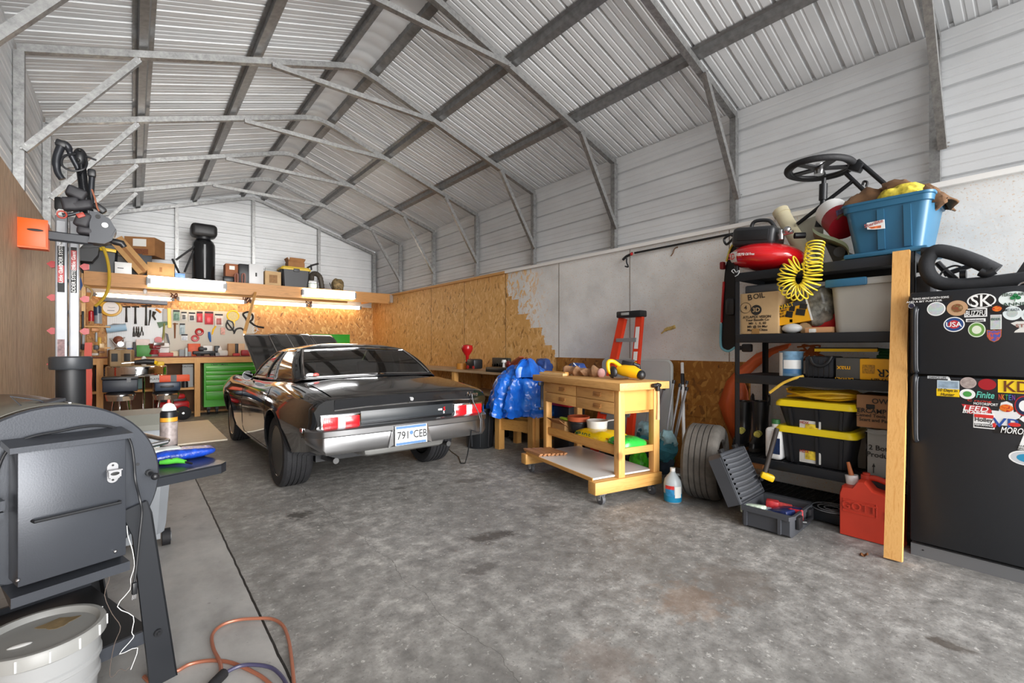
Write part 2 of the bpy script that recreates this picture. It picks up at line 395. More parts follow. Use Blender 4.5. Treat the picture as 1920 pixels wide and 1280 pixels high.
# gable: siding rows, clipped by the roof line
prof=[(4.66-(z-2.3),d) for z,d in profile(2.3,4.66)]
def gx(z): return max(0.02,min((XR-XL)/2+.03,(ZE+.1+(XC-XL)*SL-z)/SL))
struct('gable_siding',MB().loft([[Vector((XC+s*gx(z),YB+d,z)) for z,d in prof] for s in (-1,1)],closed=False,caps=False),STEELP,wb)
struct('board_lining',MB().bb((XL-.02,YF,0),(-.655,YB,2.55)),BOARDS,wl)
struct('board_lining',MB().bb((4.70,YF,0),(XR+.04,YB,2.53)),OSB_R,wr)
struct('board_lining',MB().bb((XL,YB-.09,0),(XR,YB,2.32)),OSB_B,wb)
mb=MB()
for y in (8.36,7.14,5.92,4.70,3.48,2.26): mb.bb((4.6975,y-.003,1.0),(4.703,y+.003,2.53))
struct('sheet_joint',mb,mat('joint_dark','5c4528',.9),wr)
# raw strip of board along the foot of the right wall, with off-cuts over it
struct('raw_board',MB().bb((4.685,2.06,0),(4.70,4.72,1.19)),OSB_RAW,wr)
mb=MB()
for (x0,y0,x1,y1) in ((1265,725,1298,752),(1255,754,1325,783),(1326,756,1352,785),(1262,786,1350,812)):
    a=at(x0,y0,X=4.68);b=at(x1,y1,X=4.68); mb.bb((4.672,a.y,a.z),(4.685,b.y,b.z))
struct('raw_offcuts',mb,OSB_RAW,wr)
# top boards of the lining
a=5.9
struct('trim_1',MB().bb((4.66,a,2.53),(4.765,YB,2.57)),PINE_Y)
struct('trim_2',MB().bb((4.66,YF,2.53),(4.765,a,2.57)),WHT)
NTR=[3]
def trimname():
    NTR[0]+=1; return "trim_%d"%(NTR[0]-1)
# ---------------- galvanised portal frames
W=.062
def frame(y,back=False):
    t=thing(trimname(),None,None,(0,0,0),kind='structure')
    zr=ZE+(XC-XL)*SL-.02
    xl,xr=XL+.035,XR-.02
    for x in (xl,xr): part('post',MB().bb((x-W/2,y-W/2,2.5 if not back else 2.5),(x+W/2,y+W/2,ZE-.02)),GALV,t)
    rr=[Vector((xl-.01,y,ZE-.0)),Vector((XC-.22,y,zr-.075+.0)),Vector((XC-.1,y,zr-.043)),Vector((XC,y,zr-.03)),Vector((XC+.1,y,zr-.043)),Vector((XC+.22,y,zr-.075)),Vector((xr+.01,y,ZE))]
    mb=MB()
    rings=[[p+Vector((0,-W/2,-W/2)),p+Vector((0,W/2,-W/2)),p+Vector((0,W/2,W/2)),p+Vector((0,-W/2,W/2))] for p in rr]
    part('rafter',mb.loft(rings),GALV,t)
    if not back:
        part('brace',MB().bar((xl+.03,y-.045,2.88),(.04,y-.045,3.86),.05,.05),GALV,t)
        part('brace',MB().bar((xr-.02,y-.045,2.83),(4.06,y-.045,3.86),.05,.05),GALV,t)
        part('collar_tie',MB().bar((1.1,y-.045,4.225),(2.99,y-.045,4.225),.05,.05,up=(0,1,0)),GALV,t)
        mb=MB()
        for (x,z) in ((xl+.03,2.9),(.03,3.84),(xr-.02,2.85),(4.05,3.84),(1.12,4.225),(2.97,4.225)):
            for d in (-.012,.012): mb.cyl((x+d,y-.082,z+d*1.5),(x+d,y-.07,z+d*1.5),.006,seg=6)
        part('bolts',mb,STEEL,t)
    return t
for y in (-.82,.70,2.23,3.75,5.28,6.80,8.33,9.85): frame(y)
frame(11.33,True)
# gable studs and purlins
for x in (.67,2.02,3.39): struct(trimname(),MB().bb((x-.03,YB-.1,2.5),(x+.03,YB-.035,ZE+.0+(min(x-XL,XR-x))*SL)),GALV)
for x in (XL+.03,XR-.03): struct(trimname(),MB().bb((x-.035,YB-.14,2.5),(x+.035,YB-.02,ZE)),GALV)
for x in (.07,.97,1.83,2.21,3.07,3.99):
    z=ZE+.06+(min(x-XL,XR-x))*SL; k=SL if x<XC else -SL
    prof=[(-.075,.028),(-.042,.028),(-.03,-.022),(.03,-.022),(.042,.028),(.075,.028)]
    rows=[[Vector((x+a,y,z+b+a*k)) for a,b in prof] for y in (YF,YB)]
    struct(trimname(),MB().loft(rows,closed=False,caps=False),PURL)
# ================================================================ CAR
PAINT=mat('car_paint','101113',.07,0,coat=1,spec=.6); DECKP=mat('car_paint_deck','141518',.16,0,coat=.7,bump=.02,bs=300)
SEATM=mat('seat_vinyl','26272a',.55); TYRE=mat('tyre','1d1d20',.75,0,.2,30,.35,90); RIMB=mat('rim_black','0c0c0d',.3,.4)
LENS=mat('red_lens','d3121c',.2,coat=.5); LENSW=mat('white_lens','d9d9dd',.2)
q=NT('window_glass'); tr=q.n('BsdfTransparent',{'Color':(.80,.83,.81,1)}); gl=q.n('BsdfGlossy',{'Roughness':.02,'Color':(1,1,1,1)})
fr=q.n('Fresnel',{'IOR':2.4}); mx=q.n('MixShader',{0:fr.outputs[0],1:tr.outputs[0],2:gl.outputs[0]})
q.t.links.new(mx.outputs[0],q.t.nodes['Material Output'].inputs['Surface']); GLASS=q.m
car=thing('car','black two door coupe with its hood propped open, parked facing the workbench','car',(1.94,4.87,0))
ST=[(-1.035,.50,.77,.815,.68,.77,.905,.925),(-1.0,.47,.80,.85,.68,.785,.92,.937),(-.85,.43,.83,.885,.69,.80,.945,.966),(-.4,.36,.86,.915,.71,.79,.985,1.03),(-.1,.28,.87,.925,.72,.785,1.0,1.05),
(.4,.24,.87,.915,.71,.80,.985,1.0),(.9,.22,.87,.905,.70,.815,.955,.97),(1.5,.22,.87,.90,.69,.82,.945,.96),(2.0,.23,.87,.905,.69,.81,.945,.972),(2.81,.26,.86,.915,.70,.79,.935,.95),(3.3,.34,.84,.90,.69,.78,.915,.93),(3.58,.42,.80,.86,.68,.74,.89,.90)]
def stn(y):
    if y<=ST[0][0]: return ST[0][1:]
    for a,b in zip(ST[:-1],ST[1:]):
        if y<=b[0]:
            t=(y-a[0])/(b[0]-a[0]); return tuple(p+(r-p)*t for p,r in zip(a[1:],b[1:]))
    return ST[-1][1:]
def smooth_stn(y):
    h=.12 if y>-.9 else .0
    vs=[stn(y+k*h) for k in (-1,-.5,0,.5,1)] ; return tuple(sum(v)/5 for v in zip(*vs))
def half(y):
    zb,wL,wM,zM,wS,zS,zC=smooth_stn(y)
    L=[(0,zb),(wL-.08,zb),(wL-.01,zb+.04),(wL+.02,zb+.15),(wM-.004,zM-.09),(wM,zM-.01),(wM-.008,zM+.05),(wS+.065,zS-.085),(wS+.03,zS-.03),(wS-.02,zS)]
    if .12<y<1.93: L+=[(wS-.075,zS-.02),(wS-.08,.60),(0,.60)]
    elif 2.06<y<3.35: L+=[(wS-.075,zS-.01),(wS-.08,.62),(0,.62)]
    else: L+=[(wS-.075,zS+(zC-zS)*.22),(wS*.55,zS+(zC-zS)*.78),(0,zC)]
    return L
def deckz(y,x):
    L=half(y)[9:]; x=abs(x)
    for (x1,z1),(x0,z0) in zip(L[:-1],L[1:]):
        if x0<=x<=x1: return z0+(z1-z0)*(x-x0)/(x1-x0)
    return L[0][1]
ys=[-1.035,-1.0]+[-.95+.1*i for i in range(11)]+[.1199,.1201]+[.2+.12*i for i in range(15)]+[1.9299,1.9301,2.0599,2.0601]+[2.15+.15*i for i in range(9)]+[3.3499,3.3501,3.45,3.58]
ys=sorted(set(round(y,4) for y in ys))
rings=[]
for y in ys:
    L=half(y); rings.append([Vector((x*k,y-(.09*(z-.72) if y<-.98 else 0),z)) for k,L2 in ((1,L),(-1,L[-2:0:-1])) for x,z in L2])
mb=MB().loft(rings); me=mb.mesh('body',PAINT)
body=bpy.data.objects.new('body',me); COL.objects.link(body)
cut=MB()
for y,z,r in ((0,.345,.395),(2.81,.335,.37)):
    for s in (-1,1): cut.cyl((s*.56,y,z),(s*1.1,y,z),r,seg=48)
cutter=bpy.data.objects.new('c',cut.mesh('c',PAINT)); COL.objects.link(cutter)
bo=body.modifiers.new('b','BOOLEAN'); bo.object=cutter; bo.operation='DIFFERENCE'; bo.solver='EXACT'
bpy.context.view_layer.update()
nm=bpy.data.meshes.new_from_object(body.evaluated_get(bpy.context.evaluated_depsgraph_get()))
body.modifiers.clear(); body.data=nm; bpy.data.objects.remove(cutter); nm.name='body'
bm=bmesh.new(); bm.from_mesh(nm)
for f in bm.faces: f.smooth=True
for e in bm.edges: e.smooth=not(len(e.link_faces)==2 and e.calc_face_angle(0)>math.radians(34))
bm.to_mesh(nm); bm.free(); nm.materials.clear(); nm.materials.append(PAINT); body.parent=car
def sidep(y,z,s=-1,off=.003):
    L=half(y)
    for (x0,z0),(x1,z1) in zip(L[1:10],L[2:10]):
        if z0<=z<=z1 and z1>z0: return Vector((s*(x0+(x1-x0)*(z-z0)/(z1-z0)+off),y,z))
    return Vector((s*(L[9][0]+off),y,z))
DGAP=mat('panel_gap','020202',.8)
for s in (-1,1):
    mb=MB(); mb.tube([sidep(.36+(.02 if z>.9 else 0),z,s,.0) for z in [.3+.06*i for i in range(12)]],.0035,5)
    mb.tube([sidep(1.72,z,s,.0) for z in [.3+.06*i for i in range(11)]],.0035,5)
    mb.tube([sidep(.36+.08*i,.30,s,.0) for i in range(18)],.0035,5)
    part('door_gap',mb,DGAP,car)
for s in (-1,1):
    for y0,r in ((0,.40),(2.81,.375)):
        pts=[]
        for k in range(25):
            a=math.radians(-18+k*216/24); y=y0+r*math.cos(a); z=.345+r*math.sin(a)
            if z<half(y)[2][1]: continue
            pts.append(sidep(y,z,s,.004))
        part('wheel_arch_moulding',MB().tube(pts,.008,6),mat('dark_chrome','3a3a3c',.2,.8),car)
# trunk lid
def lid(u,v):
    x=(u-.5)*1.40
    if v<=.7: y=-.36-(v/.7)*.655; return Vector((x*(1-.03*v),y,deckz(y,x)+.007))
    t=(v-.7)/.3; y=-1.03-.030*min(1,t*6)+.018*max(0,t-.17); return Vector((x*.97,y,deckz(-1.02,x)+.004-.095*t*(1-.02)))
tl=part('trunk_lid',MB().grid(lid,20,20),DECKP,car,ang=25)
part('lock',MB().cyl((.0,-1.05,.872),(0,-1.072,.872),.017),CHROME,tl)
mb=MB(); mb.tube([lid(i/20,.995)+Vector((0,-.004,-.006)) for i in range(21)],.006,6); part('lip_highlight',mb,CHROME,tl)  # chrome line drawn in for the highlight along the lid's lower edge
txt('Nova',CHROME,tl,(.655,-1.060,.872),(1,0,0),(0,0,1),.062,ex=.002,shear=.35,name='script_badge')
part('tail_panel',MB().bb((-.46,-1.043,.70),(.45,-1.03,.80),bev=.004),mat('tail_panel_grey','22262a',.35),car)
em=thing('x','','') if False else None
bd=part('emblem',MB().bb((.285,-1.048,.742),(.325,-1.043,.757)),WHITE,car)
txt('S',LENS,bd,(.348,-1.048,.752),(1,0,0),(0,0,1),.05,ex=.002,name='letter'); txt('S',WHITE,bd,(.342,-1.048,.722),(1,0,0),(0,0,1),.035,ex=.002,name='letter')
for s in (-1,1):
    cx=.6225*s
    t=part('tail_light',MB().bb((cx-.165,-1.056,.662),(cx+.165,-1.03,.79),bev=.008),CHROME,car)
    for q2 in (-1,1): part('red_lens',MB().bb((cx+q2*.148,-1.064,.682),(cx+q2*.03,-1.05,.772),bev=.004),LENS,t)
    part('reverse_lens',MB().bb((cx-.03,-1.063,.684),(cx+.03,-1.05,.77)),LENSW,t)
    mb=MB()
    for k in range(7): x=cx-s*(.04+k*.016)*-1 if s>0 else cx-(.04+k*.016); mb.bb((x-.0015,-1.066,.685),(x+.0015,-1.06,.77))
    part('lens_ribs',mb,mat('dark_red','7d0a10',.3),t)
    m=part('side_marker',MB().box(sidep(-.86,.66,s),(.012,.075,.04),bev=.004),CHROME,car); part('marker_lens',MB().box(sidep(-.86,.66,s,.008),(.008,.055,.024)),mat('dark_red','7d0a10',.3),m)
# bumper
path=[(-.885,-.955),(-.875,-.985),(-.80,-1.10),(-.775,-1.118),(-.5,-1.135),(-.2,-1.142),(0,-1.143)]
path+=[(-x,y) for x,y in path[-2::-1]]
rings=[]
for x,y in path:
    e=abs(x); k=min(1,max(0,(e-.775)/.11)); zt=.685-.006*k; zb=.475+.085*k; d=.02
    nx=0 if e<.7 else (x/e)*.7; ny=-1
    nn=Vector((nx,ny,0)).normalized(); p=Vector((x,y,0)); inn=p-nn*.10
    if 0<e<.9: pass
    rings.append([Vector((inn.x,inn.y,zt)),Vector((p.x,p.y,0))-nn*.025+Vector((0,0,zt)),p+Vector((0,0,zt-.018)),p-nn*.004+Vector((0,0,zt-.06)),p-nn*.016+Vector((0,0,zt-.07)),p-nn*.008+Vector((0,0,zb+.035)),p-nn*.03+Vector((0,0,zb)),Vector((inn.x,inn.y,zb+.02))])
bp=part('bumper',MB().loft(rings),mat('bumper_chrome',(.42,.42,.43),.28,1,bump=.02,bs=25),car)
for s in (-1,1): part('plate_wing',MB().prism([(-.05+s*.163,-1.15,.655),(-.05+s*.163,-1.15,.50),(-.05+s*.21,-1.15,.478)],(0,.01,0)),CHROME,bp)
pl=part('licence_plate',MB().bb((-.205,-1.158,.487),(.105,-1.15,.655),bev=.003),mat('plate_white','e6e8ea',.4),car,'white plate with blue bars reading 791 CEB')
part('plate_frame',MB().tube([(-.205,-1.158,.487),(.105,-1.158,.487),(.105,-1.158,.655),(-.205,-1.158,.655)],.005,6,closed=True),CHROME,pl)
PB=mat('plate_blue','4a6f9a',.4)
for k,mb in (('blue_bar',MB().bb((-.195,-1.1595,.63),(.095,-1.158,.65))),('blue_bar',MB().bb((-.195,-1.1595,.492),(.095,-1.158,.512))),('plate_emblem',MB().cyl((-.05,-1.1605,.59),(-.05,-1.158,.59),.018))): part(k,mb,PB,pl)
txt('791',INK,pl,(-.125,-1.159,.57),(1,0,0),(0,0,1),.095,name='plate_number',sx=.85); txt('CEB',INK,pl,(.035,-1.159,.57),(1,0,0),(0,0,1),.095,name='plate_number',sx=.8)
# greenhouse
def cr(P,t):
    n=len(P)-1; i=min(int(t*n),n-1); f=t*n-i; return P[i].lerp(P[i+1],f)
V3=lambda *a: Vector(a)
BOT=[V3(0,2.07,.965),V3(.66,1.96,.96),V3(.745,1.86,.955),V3(.785,.48,.985),V3(.755,-.16,1.005),V3(.70,-.19,1.03),V3(0,-.33,1.05)]
TOP=[V3(0,1.18,1.338),V3(.50,1.16,1.322),V3(.585,1.08,1.305),V3(.615,.66,1.305),V3(.60,.34,1.312),V3(.57,.31,1.32),V3(0,.25,1.345)]
def gh(seg,u,v,s,off=0):
    b=BOT[seg].lerp(BOT[seg+1],u); t=TOP[seg].lerp(TOP[seg+1],u)
    if seg in (0,5):
        k=u if seg==0 else 1-u; b.y+= (0.0); bow=(1-k*k)-(1-k)
        b.y+=.03*bow*(1 if seg==0 else -1); t.y+=.02*bow*(1 if seg==0 else -1)
    p=b.lerp(t,v); n=V3(p.x*.9,(p.y-.6)*.4,.25).normalized(); p+=n*(.032*math.sin(PI*v)*(1 if seg in(2,3,4) else .55)+off)
    return V3(p.x*s,p.y,p.z)
mb=MB()
for s in (-1,1):
    for sg,nu in ((1,3),(3,8),(4,3)): mb.grid(lambda u,v:gh(sg,u,v,s),nu,10)
    # frames round glass
    for sg,(u0,u1,v0,v1) in ((0,(0,.97,.05,.93)),(2,(.03,.97,.04,.93)),(5,(.04,1,.05,.93))):
        for (a0,a1,b0,b1) in ((0,1,0,v0),(0,1,v1,1),(0,u0,v0,v1),(u1,1,v0,v1)):
            if a1-a0>1e-6 and b1-b0>1e-6: mb.grid(lambda u,v:gh(sg,a0+(a1-a0)*u,b0+(b1-b0)*v,s),12 if a1-a0>.5 else 1,1 if b1-b0<.5 else 10)
# roof skin
perim=[]
for s,order in ((1,range(6)),(-1,range(5,-1,-1))):
    for sg in order:
        n=10 if sg in(0,5,2) else 3 if sg==3 else 2
        for k in range(n):
            u=k/n if s>0 else 1-k/n
            perim.append(gh(sg,u,1,s))
C=V3(0,.74,1.385); rings=[]
for j in range(9):
    t=j/8.; rings.append([V3(p.x+(C.x-p.x)*t,p.y+(C.y-p.y)*t,p.z+(C.z-p.z)*(1-(1-t)**2.4)) for p in perim])
mb.loft(rings,caps=False)
bmesh.ops.remove_doubles(mb.bm,verts=mb.bm.verts[:],dist=.0015)
roofo=part('roof',mb,PAINT,car,ang=50)
so=roofo.modifiers.new('t','SOLIDIFY'); so.thickness=.012; so.offset=-1
part('windshield',MB().grid(lambda u,v:gh(0,u*.97,.05+.88*v,1,-.004),8,6).grid(lambda u,v:gh(0,u*.97,.05+.88*v,-1,-.004),8,6),GLASS,car)
rg=part('rear_window',MB().grid(lambda u,v:gh(5,.04+.96*u,.05+.88*v,1,-.004),8,6).grid(lambda u,v:gh(5,.04+.96*u,.05+.88*v,-1,-.004),8,6),GLASS,car)
mb=MB()
pts=[gh(5,1-i/12*.96,.05,-1,.003) for i in range(13)]+[gh(5,.04,.05+.88*i/6,-1,.003) for i in range(1,7)]+[gh(5,.04+.96*i/12,.93,-1,.003) for i in range(1,13)]
pts+= [V3(-p.x,p.y,p.z) for p in pts[::-1][1:-1]]
mb.tube(pts,.009,6,closed=True); part('chrome_trim',mb,CHROME,rg)
st=part('window_sticker',MB().sph(gh(5,.12,.10,-1,.004),(.045,.01,.022),10),mat('sticker_white','d9dfe6',.4),rg); part('sticker_red',MB().sph(gh(5,.19,.10,-1,.006),(.03,.01,.02),10),mat('sticker_red','d3544f',.4),rg)
for s in (-1,1):
    sw=part('side_window',MB().grid(lambda u,v:gh(2,.03+.94*u,.04+.89*v,s,-.004),8,6),GLASS,car)
    mb=MB(); pts=[gh(2,.03+.94*i/12,.04,s,.003) for i in range(13)]+[gh(2,.97,.04+.89*i/6,s,.003) for i in range(1,7)]+[gh(2,.97-.94*i/12,.93,s,.003) for i in range(1,13)]+[gh(2,.03,.93-.89*i/6,s,.003) for i in range(1,6)]
    mb.tube(pts,.008,6,closed=True); mb.tube([gh(2,.66-.0*i,.04+.89*i/6,s,.004) for i in range(7)],.010,6); part('chrome_trim',mb,CHROME,sw)
    m=part('mirror',MB().lathe([(0,.07),(.03,.065),(.05,.03),(.054,0),(0,.0)],(s*.885,1.41,1.0),24,ax=(0,1,0)),PAINT,car); m2=part('mirror_glass',MB().cyl((s*.885,1.408,1.0),(s*.885,1.403,1.0),.050,seg=20),mat('dark_mirror','0a0a0b',.05,.6),m); part('stalk',MB().tube([(s*.87,1.46,.97),(s*.82,1.47,.945)],.012,8),CHROME,m)
    h=part('door_handle',MB().bar(sidep(.45,.86,s,.02),sidep(.60,.86,s,.02),.018,.012,bev=.004).cyl(sidep(.60,.86,s,0),sidep(.60,.86,s,.02),.012),CHROME,car)
# interior
for s in (-1,1):
    se=part('front_seat',MB().box((s*.38,1.02,.80),(.48,.14,.46),(12,0,0),bev=.05).box((s*.38,1.25,.66),(.5,.45,.14),bev=.05),SEATM,car)
    part('head_restraint',MB().box((s*.38,.93,1.09),(.26,.09,.16),(8,0,0),bev=.04),SEATM,se)
part('rear_seat',MB().box((0,.36,.86),(1.3,.14,.34),(16,0,0),bev=.05).box((0,.58,.66),(1.3,.4,.16),bev=.05),SEATM,car)
part('parcel_shelf',MB().bb((-.68,-.2,.985),(.68,.27,1.0)),SEATM,car)
part('dashboard',MB().box((0,1.72,.88),(1.4,.25,.2),bev=.05),SEATM,car)
part('steering_wheel',MB().tube([(-.38+.18*math.cos(a),1.5-.06*math.sin(a),.93+.17*math.sin(a)) for a in [2*PI*k/24 for k in range(24)]],.013,8,closed=True).bar((-.55,1.5,.93),(-.21,1.5,.93),.03,.01),BLK,car)
part('rear_view_mirror',MB().box((0,1.36,1.24),(.2,.02,.06),bev=.01),BLK,car)
# hood
ang=math.radians(26); 
def hood(u,v,o=0):
    x=(u-.5)*2*(.665+.0*v)*(1-.03*max(0,v-.8)/.2); d=v*1.40
    b=.0; ax=abs(x)
    b=.030*max(0,min(1,(.30-ax)/.05))+.012*(1-(ax/.67)**2)
    if abs(ax-.30)<.03: b+=.0
    z=b*(.35+.65*math.sin(PI*min(1,max(0.02,v*.9+.1)))) - (.06*((v-.9)/.1)**2 if v>.9 else 0)+o
    return Vector((x,1.97+d*math.cos(ang)-z*math.sin(ang),.97+d*math.sin(ang)+z*math.cos(ang)))
mb=MB().grid(lambda u,v:hood(u,v),36,16)
ho=part('hood',mb,PAINT,car,'open hood tilted up at the front',ang=30); so=ho.modifiers.new('t','SOLIDIFY'); so.thickness=.03; so.offset=-1
for x in (.5-.235,.5+.235,.5-.05,.5+.11): part('hood_glint',MB().tube([hood(x,v/10,.003) for v in range(1,10)],.005,6),CHROME,ho)  # chrome lines imitate the white reflections along the hood bulges
part('grille',MB().box((0,3.60,.66),(1.5,.04,.3),bev=.02),BLK,car)
# running gear
def wheel(s,y,z,r,x0,x1,spoke):
    cx=(x0+x1)/2*s; wd=(x1-x0)
    pf=[]; N=5
    pf+=[(r*.70,-wd/2+.01),(r*.80,-wd/2-.002),(r*.93,-wd/2+.002),(r*.975,-wd/2+.018)]
    tw=wd-.05
    for k in range(N):
        a=-tw/2+k*tw/N; b=a+tw/N-.012
        pf+=[(r*.992 if k in(0,N-1) else r,a),(r*.992 if k in (0,N-1) else r,b),(r-.010,b+.001),(r-.010,b+.011)]
    pf=pf[:-2]+[(r*.975,wd/2-.018),(r*.93,wd/2-.002),(r*.80,wd/2+.002),(r*.70,wd/2-.01)]
    t=part('wheel',MB().lathe(pf,(cx,y,z),48,ax=(1,0,0),close=True),TYRE,car)
    o=(x1-.012)*s; i=(x0+.02)*s
    rb=MB().lathe([(r*.71,o-cx),(r*.67,o-cx-.012*s),(r*.64,o-cx-.06*s),(r*.60,o-cx-.10*s),(.05,o-cx-.085*s),(.001,o-cx-.085*s)],(cx,y,z),40,ax=(1,0,0)).lathe([(r*.71,i-cx),(r*.66,i-cx),(r*.62,o-cx-.09*s)],(cx,y,z),40,ax=(1,0,0))
    part('rim',rb,RIMB,t)
    sp=MB()
    for k in range(5):
        a=2*PI*k/5+.3; d=Vector((0,math.cos(a),math.sin(a)))
        sp.bar(Vector((o-.045*s,y,z))+d*.04,Vector((o-.03*s,y,z))+d*r*.63,.075,.03,up=(1,0,0),bev=.006)
    sp.cyl((o-.07*s,y,z),(o-.02*s,y,z),.06,.045,20)
    part('spokes',sp,spoke,t)
    if spoke is CHROME or True: part('rim_lip',MB().tube([(o,y+r*.695*math.cos(a),z+r*.695*math.sin(a)) for a in [2*PI*k/40 for k in range(40)]],.006,6,closed=True),CHROME if spoke is CHROME else mat('dark_chrome','3a3a3c',.2,.8),t)
for s in (-1,1):
    wheel(s,0,.345,.345,.63,.885,RIMB); wheel(s,2.81,.33,.33,.62,.855,CHROME)
part('axle',MB().cyl((-.6,0,.34),(.6,0,.34),.04).sph((0,0,.34),.14),BLKM,car)
part('fuel_tank',MB().box((-.02,-.70,.45),(.8,.62,.16),(-5,0,0),bev=.05),mat('tank_steel','8a8a88',.4,.6),car)
for s in (-1,1): part('exhaust_pipe',MB().tube([(s*.52,.2,.26),(s*.55,-.4,.30),(s*.57,-.70,.34),(s*.57,-.76,.345),(s*.57,-.765,.345)],[.022,.022,.022,.022,.026],12),mat('exhaust_steel',(.10,.10,.10),.45,.6),car)

part('underbody',MB().bb((-.62,-.35,.26),(.62,3.2,.36)),BLKM,car)
# prop under the hood corner
tip=at(463,625,Y=8.02); top=at(479,549,Y=10.17)
solo('prop_stick','long square wooden stick leaning between the open hood corner and the loft beam','stick',MB().bar((tip.x-.02,tip.y+.06,tip.z+.02),top,.04,.04),PINE_Z)
# cord hanging from the trunk
a=at(868,748,Y=3.80);
solo('power_cord','thin black cord hanging over the right tail light down to the floor','cord',MB().tube([(2.585,3.80,.88),(2.60,3.795,.80),(2.63,3.75,.70),(2.635,3.715,.62),(2.63,3.72,.5),at(884,806,Y=3.73),at(877,850,Y=3.9),at(872,868,Z=.012),at(864,868,Z=.008),at(860,856,Z=.006),at(846,846,Z=.006),at(836,836,Z=.006)],.006,6).tube([(2.634,3.712,.69),(2.65,3.712,.6),(2.64,3.72,.5)],.006,6),BLK)
# ================================================================ LEFT FOREGROUND
GP=mat('grill_coat','3c3f45',.33,.3,.06,5,.04,200); GPD=mat('grill_dark','1b1c1f',.5)
g=thing('pellet_grill','dark grey barrel pellet grill with a chimney, standing by the left boarded wall','grill',(-.21,2.26,0),19)
Rg=.30; zc=.838; LG=.66
def circ(r,y,n=56,z0=zc,sq=1.0): return [Vector((r*math.cos(a),y,z0+r*math.sin(a))) for a in [2*PI*k/n for k in range(n)]]
part('barrel',MB().loft([circ(Rg-.012,.0),circ(Rg-.012,LG)]),mat('grill_barrel','2f3033',.3,.4),g)
ef=part('end_plate',MB().loft([circ(Rg-.006,-.024),circ(Rg,-.018),circ(Rg,.0)]),GP,g)
part('bolt_hole',MB().cyl((.228,-.0255,.885),(.228,-.023,.885),.006,seg=10),GPD,ef)
part('end_plate',MB().loft([circ(Rg,LG),circ(Rg,LG+.018)]),GP,g)
mb=MB().loft([[Vector(((Rg+.002)*math.cos(a),y,zc+(Rg+.002)*math.sin(a))) for a in [math.radians(12+k*4) for k in range(36)]] for y in (.03,.3,LG-.03)],closed=False,caps=False)
ld=part('lid',mb,mat('grill_lid','6d6a62',.28,.5),g); so=ld.modifiers.new('t','SOLIDIFY'); so.thickness=.006
mb=MB(); mb.tube([(.29,.08,.93),(.37,.09,.935),(.385,.12,.935),(.385,LG-.12,.935),(.37,LG-.09,.935),(.29,LG-.08,.93)],.010,10); part('lid_handle',mb,STEEL,g,'bright steel bar handle of the lid')
ch=part('chimney',MB().cyl((.187,.56,1.02),(.187,.56,1.25),.050,seg=32),GPD,g,'black smoke stack with a flat cap'); part('chimney_cap',MB().lathe([(.0,1.295),(.068,1.295),(.073,1.29),(.073,1.245),(.069,1.238),(.0,1.238)],(.187,.56,.002),32),mat('cap_black','33363a',.4,.2),ch)
# chimney sits where the photo shows it
# hopper
hy=-.125
hp=part('hopper',MB().bb((-.118,hy,.585),(.158,-.02,1.012),bev=.004),GP,g)
mb=MB().prism([(-.137,hy-.012,1.008),(-.137,hy-.012,1.026),(-.137,-.03,1.040),(-.137,-.03,1.02)],(.312,0,0)); part('hopper_lid',mb,GP,g)
part('hopper_handle',MB().tube([(-.085,hy,.785),(-.085,hy-.02,.785),(.137,hy-.02,.785),(.137,hy,.785)],.005,8),GPD,hp)
part('side_trim',MB().bb((.160,-.07,.55),(.165,-.02,1.0)),GP,hp)
# bottle opener on the hopper face
OX,OZ=.118,.893
bo=part('bottle_opener',MB().prism([(OX+.016*math.cos(a),hy-.004,OZ+(.020 if math.sin(a)>0 else -.020)+.016*math.sin(a)) for a in [2*PI*k/24 for k in range(24)]],(0,.004,0)).bb((OX-.019,hy-.026,OZ+.008),(OX+.021,hy-.004,OZ+.012)).bb((OX-.017,hy-.024,OZ-.014),(OX+.018,hy-.020,OZ+.010)).bb((OX-.013,hy-.024,OZ-.018),(OX+.013,hy-.004,OZ-.014)),mat('opener_steel',(.34,.34,.35),.45,.6),hp,'bright steel bottle opener')
part('opener_slot',MB().sph((OX,hy-.0245,OZ-.001),(.013,.002,.006),12),INK,bo)
for z in (OZ+.026,OZ-.026): part('screw',MB().cyl((OX,hy-.006,z),(OX,hy-.003,z),.0035,seg=10),INK,bo)
part('drip_flange',MB().prism([(-.135,hy-.012,.562),(-.135,hy-.012,.53),(-.135,hy-.006,.53),(-.135,-.02,.57)],(.30,0,0)),GP,g)
for x in (-.118,.125): part('screw',MB().sph((x,hy-.003,.61),.006,8),STEEL,hp)
part('side_box',MB().bb((-.19,-.10,.83),(-.14,-.02,.86)).bb((-.20,-.09,.80),(-.14,-.02,.822)),GP,g)
kn=part('knob',MB().cyl((.262,-.022,.845),(.262,-.04,.845),.012,seg=16).cyl((.262,-.04,.845),(.266,-.062,.838),.007,seg=12).sph((.268,-.068,.835),.014,16),BLK,g)
def leg(sx,y,nm='leg'):
    pts=[(.17,.72),(.252,.74),(.268,.69),(.355,.0),(.262,.0),(.205,.62)]
    return part(nm,MB().prism([(sx*x,y,z) for x,z in pts],(0,.055 if y>.3 else -.0,0)) if 0 else MB().prism([(sx*x,y,z) for x,z in pts],(0,.012,0)).prism([(sx*x,y,z) for x,z in ((.252,.74),(.268,.69),(.355,0),(.349,0),(.262,.68),(.247,.74))],(0,.06 if y<.3 else -.06,0)),GPD if y>.3 else mat('grill_leg','2a2c30',.35,.2),g)
for sx in (1,-1):
    l=leg(sx,-.045); leg(sx,LG+.03)
    if sx>0: part('leg_bolt',MB().cyl((.285,-.047,.21),(.285,-.055,.21),.014,seg=20).cyl((.285,-.055,.21),(.285,-.06,.21),.007,seg=6),BLKM,l)
